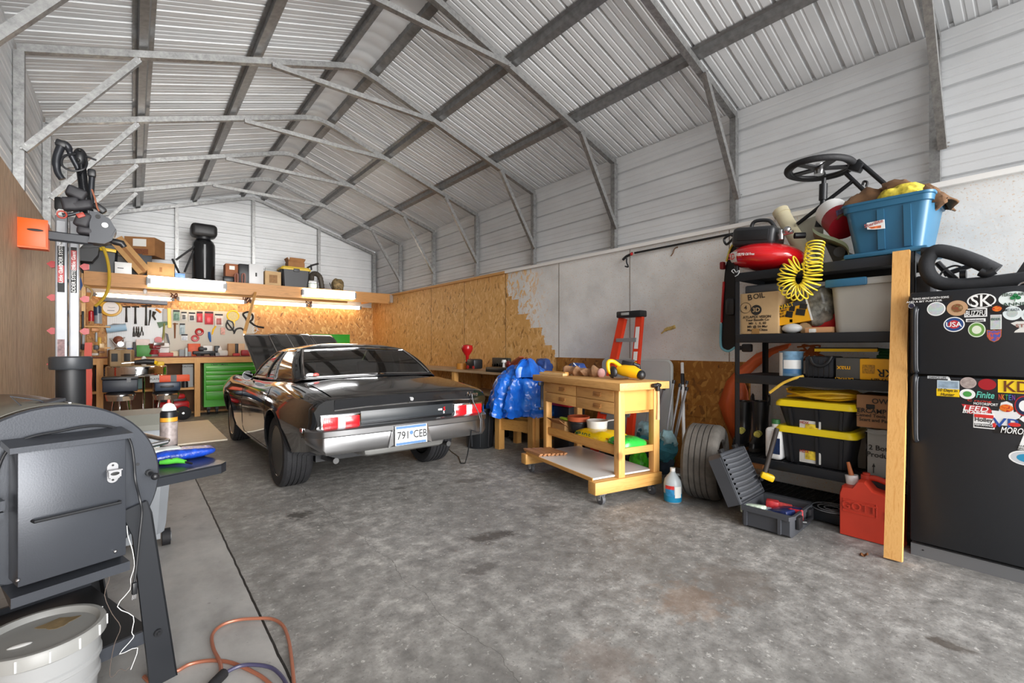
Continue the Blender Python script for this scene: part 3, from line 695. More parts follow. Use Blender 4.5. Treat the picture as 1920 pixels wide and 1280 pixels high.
part('bottom_rail',MB().bb((-.29,-.035,.185),(.285,-.02,.232)),GP,g); part('bottom_rail',MB().bb((-.29,LG,.185),(.285,LG+.015,.232)),GP,g)
part('bottom_shelf',MB().bb((-.05,-.02,.2),(.285,LG,.206)),GPD,g)
mb=MB()
for k in range(15): mb.bb((-.29+k*.018,-.01,.213),(-.286+k*.018,LG-.01,.218))
for k in range(10): mb.bb((-.29,.0+k*.07,.209),(-.03,.004+k*.07,.214))
part('wire_shelf',mb,mat('wire_grey','55585c',.4,.5),g)
# front shelf on the right hand side
part('front_shelf',MB().prism([(.30,.03,.80),(.56,.03,.80),(.595,.06,.80),(.595,.52,.80),(.56,.55,.80),(.30,.55,.80)],(0,0,.008)).prism([(.30,.03,.765),(.56,.03,.765),(.595,.06,.765),(.595,.068,.765),(.56,.036,.765),(.30,.036,.765)],(0,0,.04)).bb((.59,.06,.765),(.596,.52,.808)),mat('shelf_black','202329',.32,.2),g)
part('handle_clip',MB().tube([(-.05,.12,1.12),(-.09,.10,1.17),(-.02,.10,1.15),(.02,.12,1.125)],.003,6).box((.01,.10,1.14),(.07,.05,.012),(0,-12,20),bev=.003),DKG,g)
part('lid_tab',MB().bar((.045,.03,1.138),(.05,.15,1.137),.008,.004),STEEL,ld)
# cable over the hopper, plug hanging by the leg
G=Matrix.Translation((-.21,2.26,0))@Matrix.Rotation(math.radians(19),4,'Z')
def gp(px,py,ly):
    d=at(px,py,D=1)-Vector((0,0,1.34)); n=Vector((-math.sin(math.radians(19)),math.cos(math.radians(19)),0)); o=G@Vector((0,ly,0))
    t=n.dot(o)/n.dot(d); p=Vector((0,0,1.34))+d*t; return G.inverted()@p
pts=[gp(-12,905,-.06)]+[gp(x,y,-.040 if y<905 else -.082) for x,y in ((5,858),(22,838),(45,824),(75,815),(110,809),(150,801),(185,798),(215,802),(235,813),(246,832),(251,862),(254,900),(262,935),(266,960),(262,1000),(256,1060),(252,1090))]
def crs(P,k=5):
    P=[Vector(p) for p in P]; o=[]
    for i in range(len(P)-1):
        a,b,c,d=P[max(i-1,0)],P[i],P[i+1],P[min(i+2,len(P)-1)]
        for j in range(k):
            t=j/k; o.append(.5*((2*b)+(c-a)*t+(2*a-5*b+4*c-d)*t*t+(3*b-a-3*c+d)*t**3))
    return o+[P[-1]]
cb=part('power_cable',MB().tube(crs(pts),.0042,8),BLK,g)
e=pts[-1]; pg=part('plug',MB().box(e+Vector((0,0,-.025)),(.016,.018,.045),bev=.004),BLK,cb); 
for dx in (-.005,0,.005): part('prong',MB().cyl(e+Vector((dx,0,-.045)),e+Vector((dx-.002,0,-.065)),.0013,seg=6),STEEL,pg)
wp=[gp(x,y,-.06) for x,y in ((238,985),(240,1005),(248,1030),(252,1060),(245,1085),(244,1105),(220,1137),(250,1155),(247,1185),(250,1195),(224,1226),(258,1214),(245,1255))]
part('probe_wire',MB().tube(crs(wp,3),.0014,6),WHITE,g,'thin white wire hanging in zigzags')
wp=[gp(x,y,-.07) for x,y in ((162,1063),(185,1057),(200,1065),(205,1085),(196,1115),(210,1150),(226,1175),(215,1205),(208,1240),(206,1265),(212,1268),(225,1254),(235,1257),(242,1250))]
part('drain_wire',MB().tube(crs(wp,3),.0012,6),mat('brown_wire','5c5048',.6),g,'thin brown wire hanging from the hopper foot')
# things on the shelf
def gw(x,y,z): return G@Vector((x,y,z))
c=gw(.525,.46,.809)
t=thing('spray_can','black aerosol can with a white cap and gold label on the grill shelf','spray can')
part('can',MB().lathe([(.0,0),(.033,0),(.036,.004),(.036,.0041),(.036,.205),(.033,.212),(.028,.22)],c,24),mat('can_black','1d1e22',.3,.3),t)
part('label_band',MB().lathe([(.0333,.045),(.0333,.12)],c,24).bm and MB().lathe([(.0,.044),(.0364,.045),(.0364,.16),(.0,.161)],c,24),mat('can_label','8a7f7c',.4,0,.35,40),t)
part('gold_band',MB().lathe([(0,.161),(.0365,.162),(.0365,.182),(0,.183)],c,24),mat('gold_label','c98a2a',.4),t)
part('cap',MB().lathe([(.0,.216),(.031,.216),(.031,.226),(.021,.244),(.008,.252),(0,.253)],c,20),WHITE,t); part('nozzle',MB().cyl(c+Vector((0,0,.252)),c+Vector((0,0,.268)),.006,seg=10),mat('pink_red','d2453a',.4),t)
def bagmesh(c,sx,sy,sz,rz,seed,n=18):
    mb=MB(); mb.sph((0,0,0),(1,1,1),n*2)
    for v in mb.bm.verts:
        v.co=Vector((math.copysign(abs(v.co.x)**.55,v.co.x)*sx/2,math.copysign(abs(v.co.y)**.55,v.co.y)*sy/2,math.copysign(abs(v.co.z)**.8,v.co.z)*sz/2))
    mb.jitter(min(sx,sy,sz)*.16,9/max(sx,.1)*.35,seed)
    return mb.xf(Matrix.Translation(c)@Matrix.Rotation(math.radians(rz),4,'Z'))
c=gw(.50,.30,.834)
t=thing('wipes_pack','shiny blue plastic pack with a white top lying on the grill shelf','pack')
part('pouch',bagmesh(c,.30,.13,.05,10,3),mat('blue_foil','163c9c',.18,0,.5,30,.3,60),t)
part('white_top',bagmesh(c+Vector((-.06,.02,.020)),.15,.10,.024,10,4),mat('pack_white','dfe6e4',.3,0,.1,40),t)
c=gw(.43,.17,.820)
t=thing('utility_lighter','green plastic lighter with a short metal nozzle on the grill shelf','lighter')
part('grip',MB().tube([c+Vector((-.05,.025,.006)),c+Vector((-.02,.015,.008)),c+Vector((.012,.005,.01)),c+Vector((.04,-.02,.004))],[.009,.013,.013,.008],10),mat('lighter_green','4fae3c',.35),t); part('nozzle',MB().cyl(c+Vector((.038,-.018,.004)),c+Vector((.062,-.045,-.002)),.0045,seg=10),BLKM,t); part('trigger',MB().box(c+Vector((-.008,.012,.016)),(.014,.016,.01),(0,0,-30),bev=.002),BLK,t)
# bucket in the corner
t=thing('bucket','white plastic bucket with a dirty white lid in the near left corner','bucket')
bc=at(45,1195,D=1.02); bx,by=bc.x-.01,bc.y; bz=.66
bc=at(77,1181,Z=.40); bx,by=bc.x,bc.y
zt=.40
part('pail',MB().lathe([(.0,0),(.125,0),(.132,.02),(.146,zt-.15),(.152,zt-.15),(.153,zt-.135),(.148,zt-.13),(.150,zt-.10),(.157,zt-.10),(.157,zt-.085),(.151,zt-.08),(.152,zt-.045)],(bx,by,0),48) if 0 else MB().lathe([(.0,0),(.122,0),(.13,.02),(.142,zt-.19),(.149,zt-.185),(.149,zt-.17),(.144,zt-.165),(.146,zt-.125),(.153,zt-.12),(.153,zt-.105),(.148,zt-.10),(.15,zt-.05)],(bx,by,0),48),mat('pail_white','9a9b9b',.38,0,.04,6),t)
q=NT('pail_lid'); v=q.tc.outputs['Object']; nz=q.noise(v,7,5,.6).outputs['Fac']
cc=q.mix(q.ramp(nz,[(.68,.0),(.70,.8)]),srgb('8f8f8c'),srgb('7a6a50')); LIDM=q.out(cc,.4)
part('lid',MB().lathe([(0,zt-.018),(.138,zt-.018),(.144,zt-.006),(.148,zt),(.160,zt),(.164,zt-.006),(.165,zt-.042),(.160,zt-.044),(.158,zt-.03),(0,zt-.03)],(bx,by,0),48),LIDM,t)
mb=None
lidpart=t.children[-1]
for k in range(14):
    a=2*PI*k/14; part('lid_tab',MB().box((bx+.1655*math.cos(a),by+.1655*math.sin(a),zt-.022),(.004,.004,.034),(0,0,math.degrees(a))),WHITE,lidpart)
part('dirt_patch',MB().prism([(bx+.035+.05*math.cos(a)*(1+.3*math.sin(3*a)),by+.06+.032*math.sin(a)*(1+.25*math.cos(4*a)),zt-.0178) for a in [2*PI*k/20 for k in range(20)]],(0,0,.0012)),mat('dried_mud','7d6a4a',.85,0,.25,30),lidpart)
part('lid_slot',MB().sph((bx-.045,by-.035,zt-.0165),(.03,.012,.004),12),WHITE,lidpart)
# cords on the floor
COP=mat('copper_cord','a86a52',.35,.3)
def fl(pl,z=.008): return [at(x,y,Z=z) for x,y in pl]
t=thing('extension_cord','coiled copper coloured cord with a black foam grip on the near floor','cord')
part('cord',MB().tube(crs(fl([(270,1268),(285,1278),(310,1264),(318,1252),(330,1258),(355,1245),(390,1238),(425,1240),(455,1250),(490,1268),(515,1290)])),.0075,8),COP,t)
part('cord',MB().tube(crs(fl([(415,1262),(412,1240),(400,1215),(398,1190),(415,1172),(445,1162),(480,1159),(510,1160),(530,1172),(540,1195),(546,1230),(552,1290)],.018)),.0075,8),COP,t)
part('cord',MB().tube(crs(fl([(420,1262),(450,1248),(480,1246),(510,1252),(530,1270),(540,1290)],.02)),.0075,8),mat('blue_cord','42405a',.4),t)
part('foam_grip',MB().tube(fl([(420,1262),(400,1282),(385,1300)],.022),.02,12),RUB,t)
# wheelie bin behind the grill
t=thing('wheeled_bin','grey plastic wheeled trash bin with a domed lid behind the grill','trash bin')
bx,by=-.01,4.02
BINM=mat('bin_grey','8b8f94',.5,0,.08,5)
rr=[]
for z,h in ((.10,.17),(.16,.18),(.80,.225)): rr.append([Vector((bx+sx*h*(1-(.12 if k else 0)),by+sy*h*.95,z)) for sx,sy,k in ((-1,-.75,0),(-.75,-1,0),(.75,-1,0),(1,-.75,0),(1,.75,0),(.75,1,0),(-.75,1,0),(-1,.75,0))])
part('bin_body',MB().loft(rr),BINM,t)
part('bin_lid',MB().loft([[Vector((bx+sx*h,by+sy*h*.95,z)) for sx,sy in ((-1,-.75),(-.75,-1),(.75,-1),(1,-.75),(1,.75),(.75,1),(-.75,1),(-1,.75))] for z,h in ((.80,.24),(.835,.245),(.86,.225),(.90,.19),(.905,.05))]),mat('bin_lid','77776f',.45),t)
for sx in (-1,1): 
    w=part('wheel',MB().cyl((bx+sx*.18-.02,by-.1,.055),(bx+sx*.18+.025,by-.1,.055),.055,seg=24),RUB,t); part('hub',MB().cyl((bx+sx*.18+.025,by-.1,.055),(bx+sx*.18+.03,by-.1,.055),.032,seg=16),GREY,w)
part('chassis',MB().bb((bx-.15,by-.14,.06),(bx+.15,by+.14,.105)),BINM,t)
# plywood sheet on the floor in front of the bench
a=at(330,826,Z=0); solo('plywood_sheet','pale plywood sheet lying on the floor beside the car toward the workbench','plywood sheet',MB().bb((.15,7.75,.0),(1.05,10.0,.018)),PLY)
# ---------------- ladder on the left wall (seen edge on)
t=thing('multi_position_ladder','tall folded aluminium ladder with red latches standing against the left wall','ladder')
LY=5.6; X=lambda px: at(px,600,Y=LY).x
Z=lambda py: at(120,py,Y=LY).z
for i,(p0,p1,zt2) in enumerate(((103,126,395),(129,148,393))):
    x0,x1=X(p0),X(p1)
    lg=part('side_rail',MB().bb((x0,LY,0),(x1,LY+.09,Z(zt2)),bev=.005).bb((x0+.012,LY-.006,.0),(x1-.012,LY+.01,Z(zt2+20))),ALU,t)
    xm=(x0+x1)/2; w2=(x1-x0)*.30
    lb=part('rail_label',MB().bb((xm-w2,LY-.009,Z(548)),(xm+w2,LY-.006,Z(462))),INK,lg,'black and red label')
    part('label_red',MB().bb((xm-w2*.9,LY-.0105,Z(530 if i==0 else 505)),(xm+w2*.9,LY-.009,Z(498 if i==0 else 468))),RED,lb)
    txt('LADDER SYSTEMS',WHITE,lb,(xm,LY-.0105,Z(480 if i==0 else 525)),(0,0,1),(-1,0,0),.035)
    txt('Little Giant',WHITE,lb,(xm,LY-.0115,Z(514 if i==0 else 487)),(0,0,1),(-1,0,0),.035)
    if i==0:
        part('warning_label',MB().bb((xm-w2,LY-.009,Z(675)),(xm+w2,LY-.006,Z(636))),mat('faded_label','8b6d6d',.5,0,.4,40),lg)
        part('warning_label',MB().bb((xm-w2,LY-.009,Z(712)),(xm+w2,LY-.006,Z(695))),mat('warn_label','c94a3a',.5,0,.3,30),lg)
    part('top_hinge',MB().box((xm,LY+.03,Z(383)),(x1-x0+.01,.09,Z(372)-Z(398)),bev=.02),mat('hinge_black','17181a',.5),t)
    part('hinge_cap',MB().prism([(x0,LY-.012,Z(405)),(x1,LY-.012,Z(405)),(x1-.01,LY-.012,Z(388)),(x0+.02,LY-.012,Z(394))],(0,.012,0)),WHITE,t)
    for zz in (496,558,620,682):
        xx=x0-.025 if i==0 else x1+.03
        part('latch',MB().prism([(xx-.03,LY+.02,Z(zz)),(xx,LY+.02,Z(zz-6)),(xx+.035,LY+.02,Z(zz-5)),(xx+.035,LY+.02,Z(zz+5)),(xx,LY+.02,Z(zz+7))],(0,.04,0)),RED,t)
for k in range(8):
    z=.25+.28*k; part('rung',MB().cyl((X(110),LY+.12,z),(X(146),LY+.12,z),.016,seg=10),ALU,t)
# hitch receiver and folded rack
RY=4.9; R=lambda px,py,d=0: at(px,py,Y=RY)+Vector((0,d,0))
BK=mat('bracket_orange','f25a12',.45)
t=thing('wall_receiver','orange steel receiver bracket with a slot on the left wall boards','bracket')
a=R(41,460);b=R(90,413)
bp=part('bracket_plate',MB().bb((-.66,RY,a.z),(b.x,RY+.012,b.z),bev=.003).bb((b.x-.012,RY,a.z),(b.x,RY+.10,b.z-.02)).bb((-.66,RY,a.z-.012),(b.x,RY+.1,a.z)),BK,t)
part('slot',MB().sph(R(66,431,-.001),(.045,.003,.010),16),INK,bp)
t=thing('hitch_bike_rack','black folded hitch bike rack with straps and curved arms held by the orange bracket','bike rack')
RK=mat('rack_black','2a2c31',.4,.3); 
part('hitch_bar',MB().bar(R(91,439,.06),R(172,449,.06),.055,.055,up=(0,1,0),bev=.006),RK,t)
sp=part('side_plate',MB().prism([R(x,y,-.02) for x,y in ((168,396),(182,398),(206,411),(217,430),(207,447),(196,455),(168,452))],(0,.02,0)),RK,t)
part('side_plate',MB().prism([R(x,y,.10) for x,y in ((168,396),(182,398),(206,411),(217,430),(207,447),(196,455),(168,452))],(0,.02,0)),RK,t)
part('badge',MB().cyl(R(197,423,-.026),R(197,423,-.018),.02,seg=20),WHITE,sp); part('pivot',MB().cyl(R(184,407,-.026),R(184,407,-.018),.016,seg=16),INK,sp)
part('lower_plate',MB().prism([R(x,y,-.03) for x,y in ((168,449),(208,446),(218,430),(218,434),(210,452),(196,458),(165,455))],(0,.14,0)),RK,t)
part('upright_tube',MB().tube([R(168,415,.05),R(160,370,.05),R(155,345,.05),R(150,302,.05)],[.034,.034,.03,.032],14),mat('gloss_black','17181b',.15,.3),t)
part('tube_cap',MB().sph(R(149,292,.05),(.045,.05,.075),16),BLK,t)
for k,(x,y) in enumerate(((149,281),(147,300))): part('cap_hole',MB().sph(R(x,y,-.0),(.012,.012,.012),10),INK,t.children[-1] if k==0 else t.children[-1])
part('wheel_hook',MB().tube(crs([R(117,336,.0),R(108,322,.0),R(106,300,0),R(112,280,0),R(118,270,0),R(126,274,0),R(132,288,.02),R(143,308,.04),R(150,322,.05)]),[.022]*8+[.026]*20+[.02]*13,10),RK,t)
part('hook_tip',MB().box(R(115,270,0),(.065,.06,.05),(0,15,0),bev=.012),BLK,t)
part('strap',MB().tube(crs([R(141,288,.0),R(122,294,-.02),R(116,306,-.02),R(122,316,-.02),R(140,322,-.02),R(158,318,-.02),R(163,305,0),R(160,292,.02),R(180,297,.04)]),.008,8),BLK,t)
part('rear_arm',MB().tube(crs([R(172,317,.08),R(170,345,.08),R(170,375,.08),R(182,382,.08),R(192,388,.08)]),[.02]*10+[.018]*11,10),RK,t)
part('arm_knuckle',MB().box(R(171,320,.07),(.05,.06,.06),bev=.012),BLK,t); part('arm_foot',MB().box(R(186,387,.06),(.09,.06,.05),(0,40,0),bev=.015),BLK,t)
ST2=mat('strap_rubber','2d2c30',.6,0,.3,20)
for nm,c,d,r in (('pedal_cup',(143,362),(.12,.10,.08),20),('cradle',(133,382),(.10,.10,.10),-15),('cradle',(152,385),(.14,.10,.07),-20),('ratchet',(155,412),(.09,.10,.11),10),('ratchet',(160,432),(.10,.08,.06),0)):
    part(nm,MB().box(R(*c,d=.02),d,(0,r,0),bev=.02,seg=3).jitter(.01,14,c[0]),ST2,t)
part('copper_strap',MB().tube(crs([R(172,355,0),R(178,372,0),R(182,388,0),R(186,396,0)]),.006,6),COP,t); part('red_strap',MB().box(R(152,405,-.03),(.05,.02,.035),(0,-30,0),bev=.006),mat('strap_red','a13a2c',.5),t)
part('release_lever',MB().tube([R(118,405,-.02),R(130,404,-.02),R(150,399,-.02)],[.022,.012,.014],10),RK,t); part('lever_ring',MB().tube([R(117,404,-.035)+Vector((.026*math.cos(a),0,.026*math.sin(a))) for a in [2*PI*k/20 for k in range(20)]],.006,8,closed=True),mat('strap_red','a13a2c',.5),t)
part('pull_knob',MB().tube([R(205,450,.03),R(215,452,.03),R(228,455,.03),R(233,462,.03)],[.016,.026,.026,.02],12),BLK,t)
# ================================================================ WORKBENCH, LOFT AND BACK WALL
def Bk(x,y,Y): return at(x,y,Y=Y)
def pbox(x0,y0,x1,y1,Y,dep,bev=.004,rz=0,zb=None,m=0):
    """a block whose near face spans two corner points of the view at depth Y"""
    a=at(x0,y1,Y=Y); b=at(x1,y0,Y=Y); cx=(a.x+b.x)/2; z0=a.z if zb is None else zb; z1=b.z
    w=abs(b.x-a.x)
    mb=MB().box((0,0,0),(w,dep,z1-z0),bev=min(bev,w*.3,(z1-z0)*.3,dep*.3),m=m)
    return mb.xf(Matrix.Translation((cx,Y+dep/2,(z0+z1)/2))@Matrix.Rotation(math.radians(rz),4,'Z'))
YW=11.30; YBN=10.75
zt=at(437,667,Y=YBN).z
t=thing('workbench','long pine workbench with open lower shelf along the back wall','workbench')
part('worktop',MB().bb((-.60,YBN,zt-.02),(3.35,11.32,zt)),mat('worktop_red','8a4a3a',.6,0,.2,8),t)
part('front_rail',MB().bb((-.60,YBN,zt-.13),(3.35,YBN+.04,zt-.012)),PINE_X,t)
for x in (-.45,.955,3.2):
    part('leg',MB().bb((x-.045,YBN-.01,0),(x+.045,YBN+.08,zt-.02)),PINE_Z,t)
part('lower_shelf',MB().bb((-.60,YBN+.05,.52),(.95,11.3,.56)),PINE_X,t)
part('back_panel',MB().bb((-.60,11.25,.05),(3.3,11.29,zt-.1)),mat('bench_back','5e3a1c',.7,0,.2,5),t)
# green roller tool chest with drawers
GC=mat('chest_green','47bb1e',.38,0,.03,3)
t=thing('tool_chest','bright green roller tool chest with drawers under the workbench','tool chest')
a=at(383,770,Y=10.85); b=at(480,683,Y=10.85)
cx0,cx1,cz0,cz1=a.x,a.x+1.1,.15,zt-.14
part('cabinet',MB().bb((cx0,10.9,cz0),(cx1,11.24,cz1)),GC,t)
zz=cz1-.07
for k,h in enumerate((.10,.075,.10,.10,.12,.17)):
    if zz-h<cz0: h=zz-cz0-.01
    d=part('drawer',MB().bb((cx0+.03,10.86,zz-h+.008),(cx1-.03,10.9,zz),bev=.004),GC,t); part('drawer_pull',MB().bb((cx0+.03,10.85,zz-.014),(cx1-.03,10.868,zz)),mat('pull_light','9fd08a',.3,.3),d)
    zz-=h
txt('CRAFTSMAN',INK,t,(cx0+.26,10.899,cz1-.035),(1,0,0),(0,0,1),.05)
for x in (cx0+.08,cx0+.22,cx1-.1): part('caster',MB().cyl((x-.02,10.95,.06),(x+.02,10.95,.06),.058,seg=20).bb((x-.03,10.92,.1),(x+.03,10.98,.155)),BLK,t)
a=at(608,655,Y=10.95);b=at(656,627,Y=10.95)
t=thing('top_chest','green metal top chest on the right end of the workbench behind the car','tool chest'); 
x0,x1=a.x-.25,b.x
part('case',MB().bb((x0,10.95,zt),(x1,11.24,b.z-.02),bev=.006),mat('chest_green_dark','2f9a2a',.4),t); part('lid',MB().bb((x0,10.94,b.z-.03),(x1,11.25,b.z),bev=.006),mat('chest_green_dark','2f9a2a',.4),t); part('latch',MB().bb((x0+.30,10.93,b.z-.09),(x0+.36,10.95,b.z-.03)),STEEL,t)
# loft
zl=at(163,508,Y=10.2).z
t=thing('storage_loft','deep timber storage loft spanning the back of the garage above the workbench','shelf')
part('deck',MB().bb((-.62,10.2,zl-.03),(4.69,11.31,zl)),OSB_S,t)
part('front_beam',MB().bb((-.62,10.17,zl-.225),(4.69,10.21,zl-.0)),LUM_X,t)
part('under_beam',MB().bb((-.62,10.62,zl-.23),(3.8,10.66,zl-.03)),PINE_X,t)
for x in (-.35,.25,.86,1.47,2.08,2.69,3.3,3.9,4.4): part('joist',MB().bb((x-.02,10.21,zl-.17),(x+.02,11.3,zl-.03)),PINE_Y,t)
part('joist_hanger',MB().bb((4.62,10.13,zl-.2),(4.69,10.2,zl-.02)),STEEL,t)
struct(trimname(),MB().bb((-.62,11.27,zl-.12),(4.69,11.33,zl-.03)),PINE_X)
solo('stud','pale pine stud standing at the left end of the workbench','stud',MB().bb((at(147,600,Y=10.3).x,10.3,0),(at(160,600,Y=10.3).x,10.36,zl-.03)),LUM_Z)
# tube lights
LIT=mat('tube_light_warm','ffe9c8',.4,emit='ffe2b8',es=5); LITW=mat('led_white','ffffff',.4,emit='fff4e4',es=4)
def lampbar(x0,y0,x1,y1,Y,h,label,m,name='tube_light',hood=False):
    a=at(x0,y0,Y=Y); b=at(x1,y1,Y=Y); t=thing(name,label,'light',group=None)
    tb=part('tube',MB().bar(a,b,h,h*.8,up=(0,1,0),bev=h*.3),m,t)
    d=(b-a).normalized()
    for p,k in ((a,-1),(b,1)): part('end_cap',MB().bar(p,p+d*k*.05,h*1.05,h*.9,up=(0,1,0),bev=.008),GREY,t)
    if Y>11:
        for k in (.2,.8): p=a.lerp(b,k); part('bracket',MB().bb((p.x-.015,p.y,p.z+.01),(p.x+.015,11.335,p.z+.03)),STEEL,t)
    return t,a,b
t,a,b=lampbar(282,527,418,537,10.10,.115,'left of the two wide white LED lights on the loft beam',LITW,'led_light')
part('back_plate',MB().bar(a+Vector((0,.05,.0)),b+Vector((0,.05,.0)),.17,.03,up=(0,1,0)),WHITE,t)
t,a,b=lampbar(571,548,662,554,10.10,.10,'right of the two wide white LED lights on the loft beam',LITW,'led_light')
part('back_plate',MB().bar(a+Vector((0,.05,.0)),b+Vector((0,.05,.0)),.15,.03,up=(0,1,0)),WHITE,t)
t,a,b=lampbar(182,552,320,561,11.05,.042,'leftmost tube light over the pegboard with a grey hood under it',LIT)
part('hood',MB().bar(a+Vector((.06,.03,-.055)),b+Vector((-.06,.03,-.055)),.10,.07,up=(0,1,0),bev=.01),mat('hood_grey','3d4047',.4,.3),t)
lampbar(338,560,456,566,11.15,.045,'second tube light from the left over the pegboard',LIT)
lampbar(476,567,572,572,11.15,.045,'third tube light from the left beside the slanted prop stick',LIT)
lampbar(586,573,673,577,11.15,.05,'rightmost tube light on the back wall near the corner',LIT)
WIRE=mat('brown_flex','4a2a1c',.6)
for x,y,lab in ((327,556,'tangled brown flex between the two left tube lights'),(464,564,'tangled brown flex by the prop stick between tube lights'),(579,568,'tangled brown flex between the two right tube lights')):
    random.seed(x); solo('flex_coil',lab,'cable',MB().tube(crs([at(x+random.uniform(-8,8),y+random.uniform(-9,6),Y=11.17) for _ in range(12)],4),.010,5),WIRE)
# pegboards and what hangs on them
q=NT('pegboard'); v=q.tc.outputs['Object']; sep=q.n('SeparateXYZ',{'Vector':v}).outputs
def dots(q,s):
    fx=q.math('SUBTRACT',q.math('FRACT',q.math('DIVIDE',s[0],.0254)),.5); fz=q.math('SUBTRACT',q.math('FRACT',q.math('DIVIDE',s[2],.0254)),.5)
    return q.math('LESS_THAN',q.math('ADD',q.math('MULTIPLY',fx,fx),q.math('MULTIPLY',fz,fz)),.028)
PEG1=q.out(q.mix(dots(q,sep),srgb('dfe4e6'),srgb('6f7477')),.5)
q=NT('pegboard_grey'); v=q.tc.outputs['Object']; sep=q.n('SeparateXYZ',{'Vector':v}).outputs
PEG2=q.out(q.mix(dots(q,sep),srgb('c4beae'),srgb('5e5b53')),.5)
YP=11.29
def board(x0,y0,x1,lab,m):
    a=at(x0,y0,Y=YP); b=at(x1,y0,Y=YP); solo('pegboard',lab,'pegboard',MB().bb((a.x,YP,zt+.0),(b.x,YP+.02,a.z)),m,group='pegboards over the workbench')
board(201,573,308,'white pegboard with hammers and pliers at the left of the wall',PEG1)
board(309,579,477,'greyish pegboard with packaged parts at the right of the white one',PEG2)
YT=11.25
DKS=mat('tool_steel','4a4640',.45,.6)
def hammer(x,y0,y1,w,lab,hm,col):
    t=thing('hammer',lab,'hammer'); a=at(x,y0,Y=YT); b=at(x,y1,Y=YT)
    part('handle',MB().tube([a,(a+b)/2,b],[.014,.013,.020],8),col,t); c=at(x-w/2,y0,Y=YT); d=at(x+w/2,y0,Y=YT)
    part('head',MB().tube([c,c.lerp(d,.3),a,c.lerp(d,.8),d],[.008,.014,.018,.014,.022],8),hm,t)
HW=mat('handle_dark','2e2c28',.6); HB=mat('handle_brown','7a4a22',.6)
hammer(237,575,604,15,'leftmost of the three dark hammers hanging on the white pegboard',DKS,HW)
hammer(254,575,607,14,'middle of the three dark hammers hanging on the white pegboard',DKS,HW)
hammer(274,573,610,20,'rightmost and widest of three dark hammers on the white pegboard',DKS,HW)
def simple(name,lab,cat,mb,m,**k): return solo(name,lab,cat,mb,m,**k)
simple('screwdriver','dark screwdriver hanging beside the widest hammer on the pegboard','screwdriver',MB().tube([at(282,581,Y=YT),at(281,597,Y=YT),at(279,610,Y=YT)],[.016,.012,.007],8),HW)
simple('pipe_wrench','steel adjustable wrench hanging right of the hammers','wrench',MB().tube([at(290,584,Y=YT),at(287,592,Y=YT),at(292,600,Y=YT)],[.03,.02,.012],8),DKS)
simple('yellow_grip_tool','small orange handled tool hanging above the steel wrench','tool',MB().tube([at(292,579,Y=YT),at(297,582,Y=YT),at(302,586,Y=YT)],[.018,.02,.018],8),mat('tool_orange','d9892a',.5))
for k,(x,h) in enumerate(((251,19),(256,18),(260,20),(266,17))):
    t=thing('pliers','dark pliers, %s in the row of four on the white pegboard'%(['first from the left','second from the left','third from the left','the splayed rightmost one'][k]),'pliers',group='row of pliers on the white pegboard')
    a=at(x,612,Y=YT); sp=3 if k<3 else 6
    part('jaw',MB().tube([a,at(x,612+h*.35,Y=YT)],[.006,.014],6),DKS,t)
    for s in (-1,1): part('handle',MB().tube([at(x,612+h*.35,Y=YT),at(x+s*sp*.4,612+h*.7,Y=YT),at(x+s*sp*.4,612+h,Y=YT)],.008,6),HW,t)
t=thing('paper_towel','pale blue roll of shop towels on a holder on the white pegboard','paper roll'); a=at(199,617,Y=11.16);b=at(237,613,Y=11.16)
part('roll',MB().cyl(a,b,.068,seg=20),mat('towel_blue','9fc3dc',.8),t); part('holder',MB().tube([at(209,610,Y=11.24),at(212,607,Y=11.24),at(224,607,Y=11.24),at(227,610,Y=11.24)],.008,6),STEEL,t)
t=thing('wall_clock','round wall clock with a wide yellow rim left of the pegboard','clock'); c=at(208,577,Y=11.25)
part('rim',MB().lathe([(.105,0),(.125,.03),(.155,.025),(.160,0)],c,32,ax=(0,-1,0)),mat('clock_rim','d3a62c',.35),t); part('dial',MB().cyl(c,c+Vector((0,-.012,0)),.118,seg=32),WHT,t)
for dx,dz in ((.06,.01),(-.04,.012)): part('hand',MB().bar(c+Vector((0,-.015,0)),c+Vector((dx,-.015,dz)),.008,.004),INK,t)
part('numerals',MB().box(c+Vector((0,-.014,-.05)),(.10,.003,.012)),GREY,t)
t=thing('hatchet','green headed hatchet with an olive handle hanging on the grey pegboard','hatchet')
part('head',MB().prism([at(x,y,Y=YT) for x,y in ((294,604),(306,603),(316,603),(317,608),(306,611),(299,615))],(0,.03,0)),mat('hatchet_green','2f5a2c',.5),t); part('handle',MB().tube([at(308,606,Y=YT),at(307,625,Y=YT),at(305,638,Y=YT)],.016,8),mat('olive_handle','8a8a4a',.6),t)
simple('spirit_level','yellow spirit level hanging upright on the grey pegboard','level',MB().bar(at(317,578,Y=YT),at(318,614,Y=YT),.05,.025,bev=.004),YEL)
simple('grey_file_board','grey sanding sheet hanging left of the yellow level','sandpaper',pbox(305,579,315,602,YT,.01),LGREY)
simple('saw_handle','dark curved hand saw blade leaning on the bench by the white can','saw',MB().prism([at(x,y,Y=YT-.05) for x,y in ((310,624),(315,626),(319,645),(316,647))],(0,.01,0)),DKG)
simple('wooden_handle','brown wooden tool handle hanging on the grey pegboard','handle',MB().tube([at(328,605,Y=YT),at(328,634,Y=YT)],[.016,.010],8).bar(at(324,607,Y=YT),at(334,607,Y=YT),.02,.02),HB)
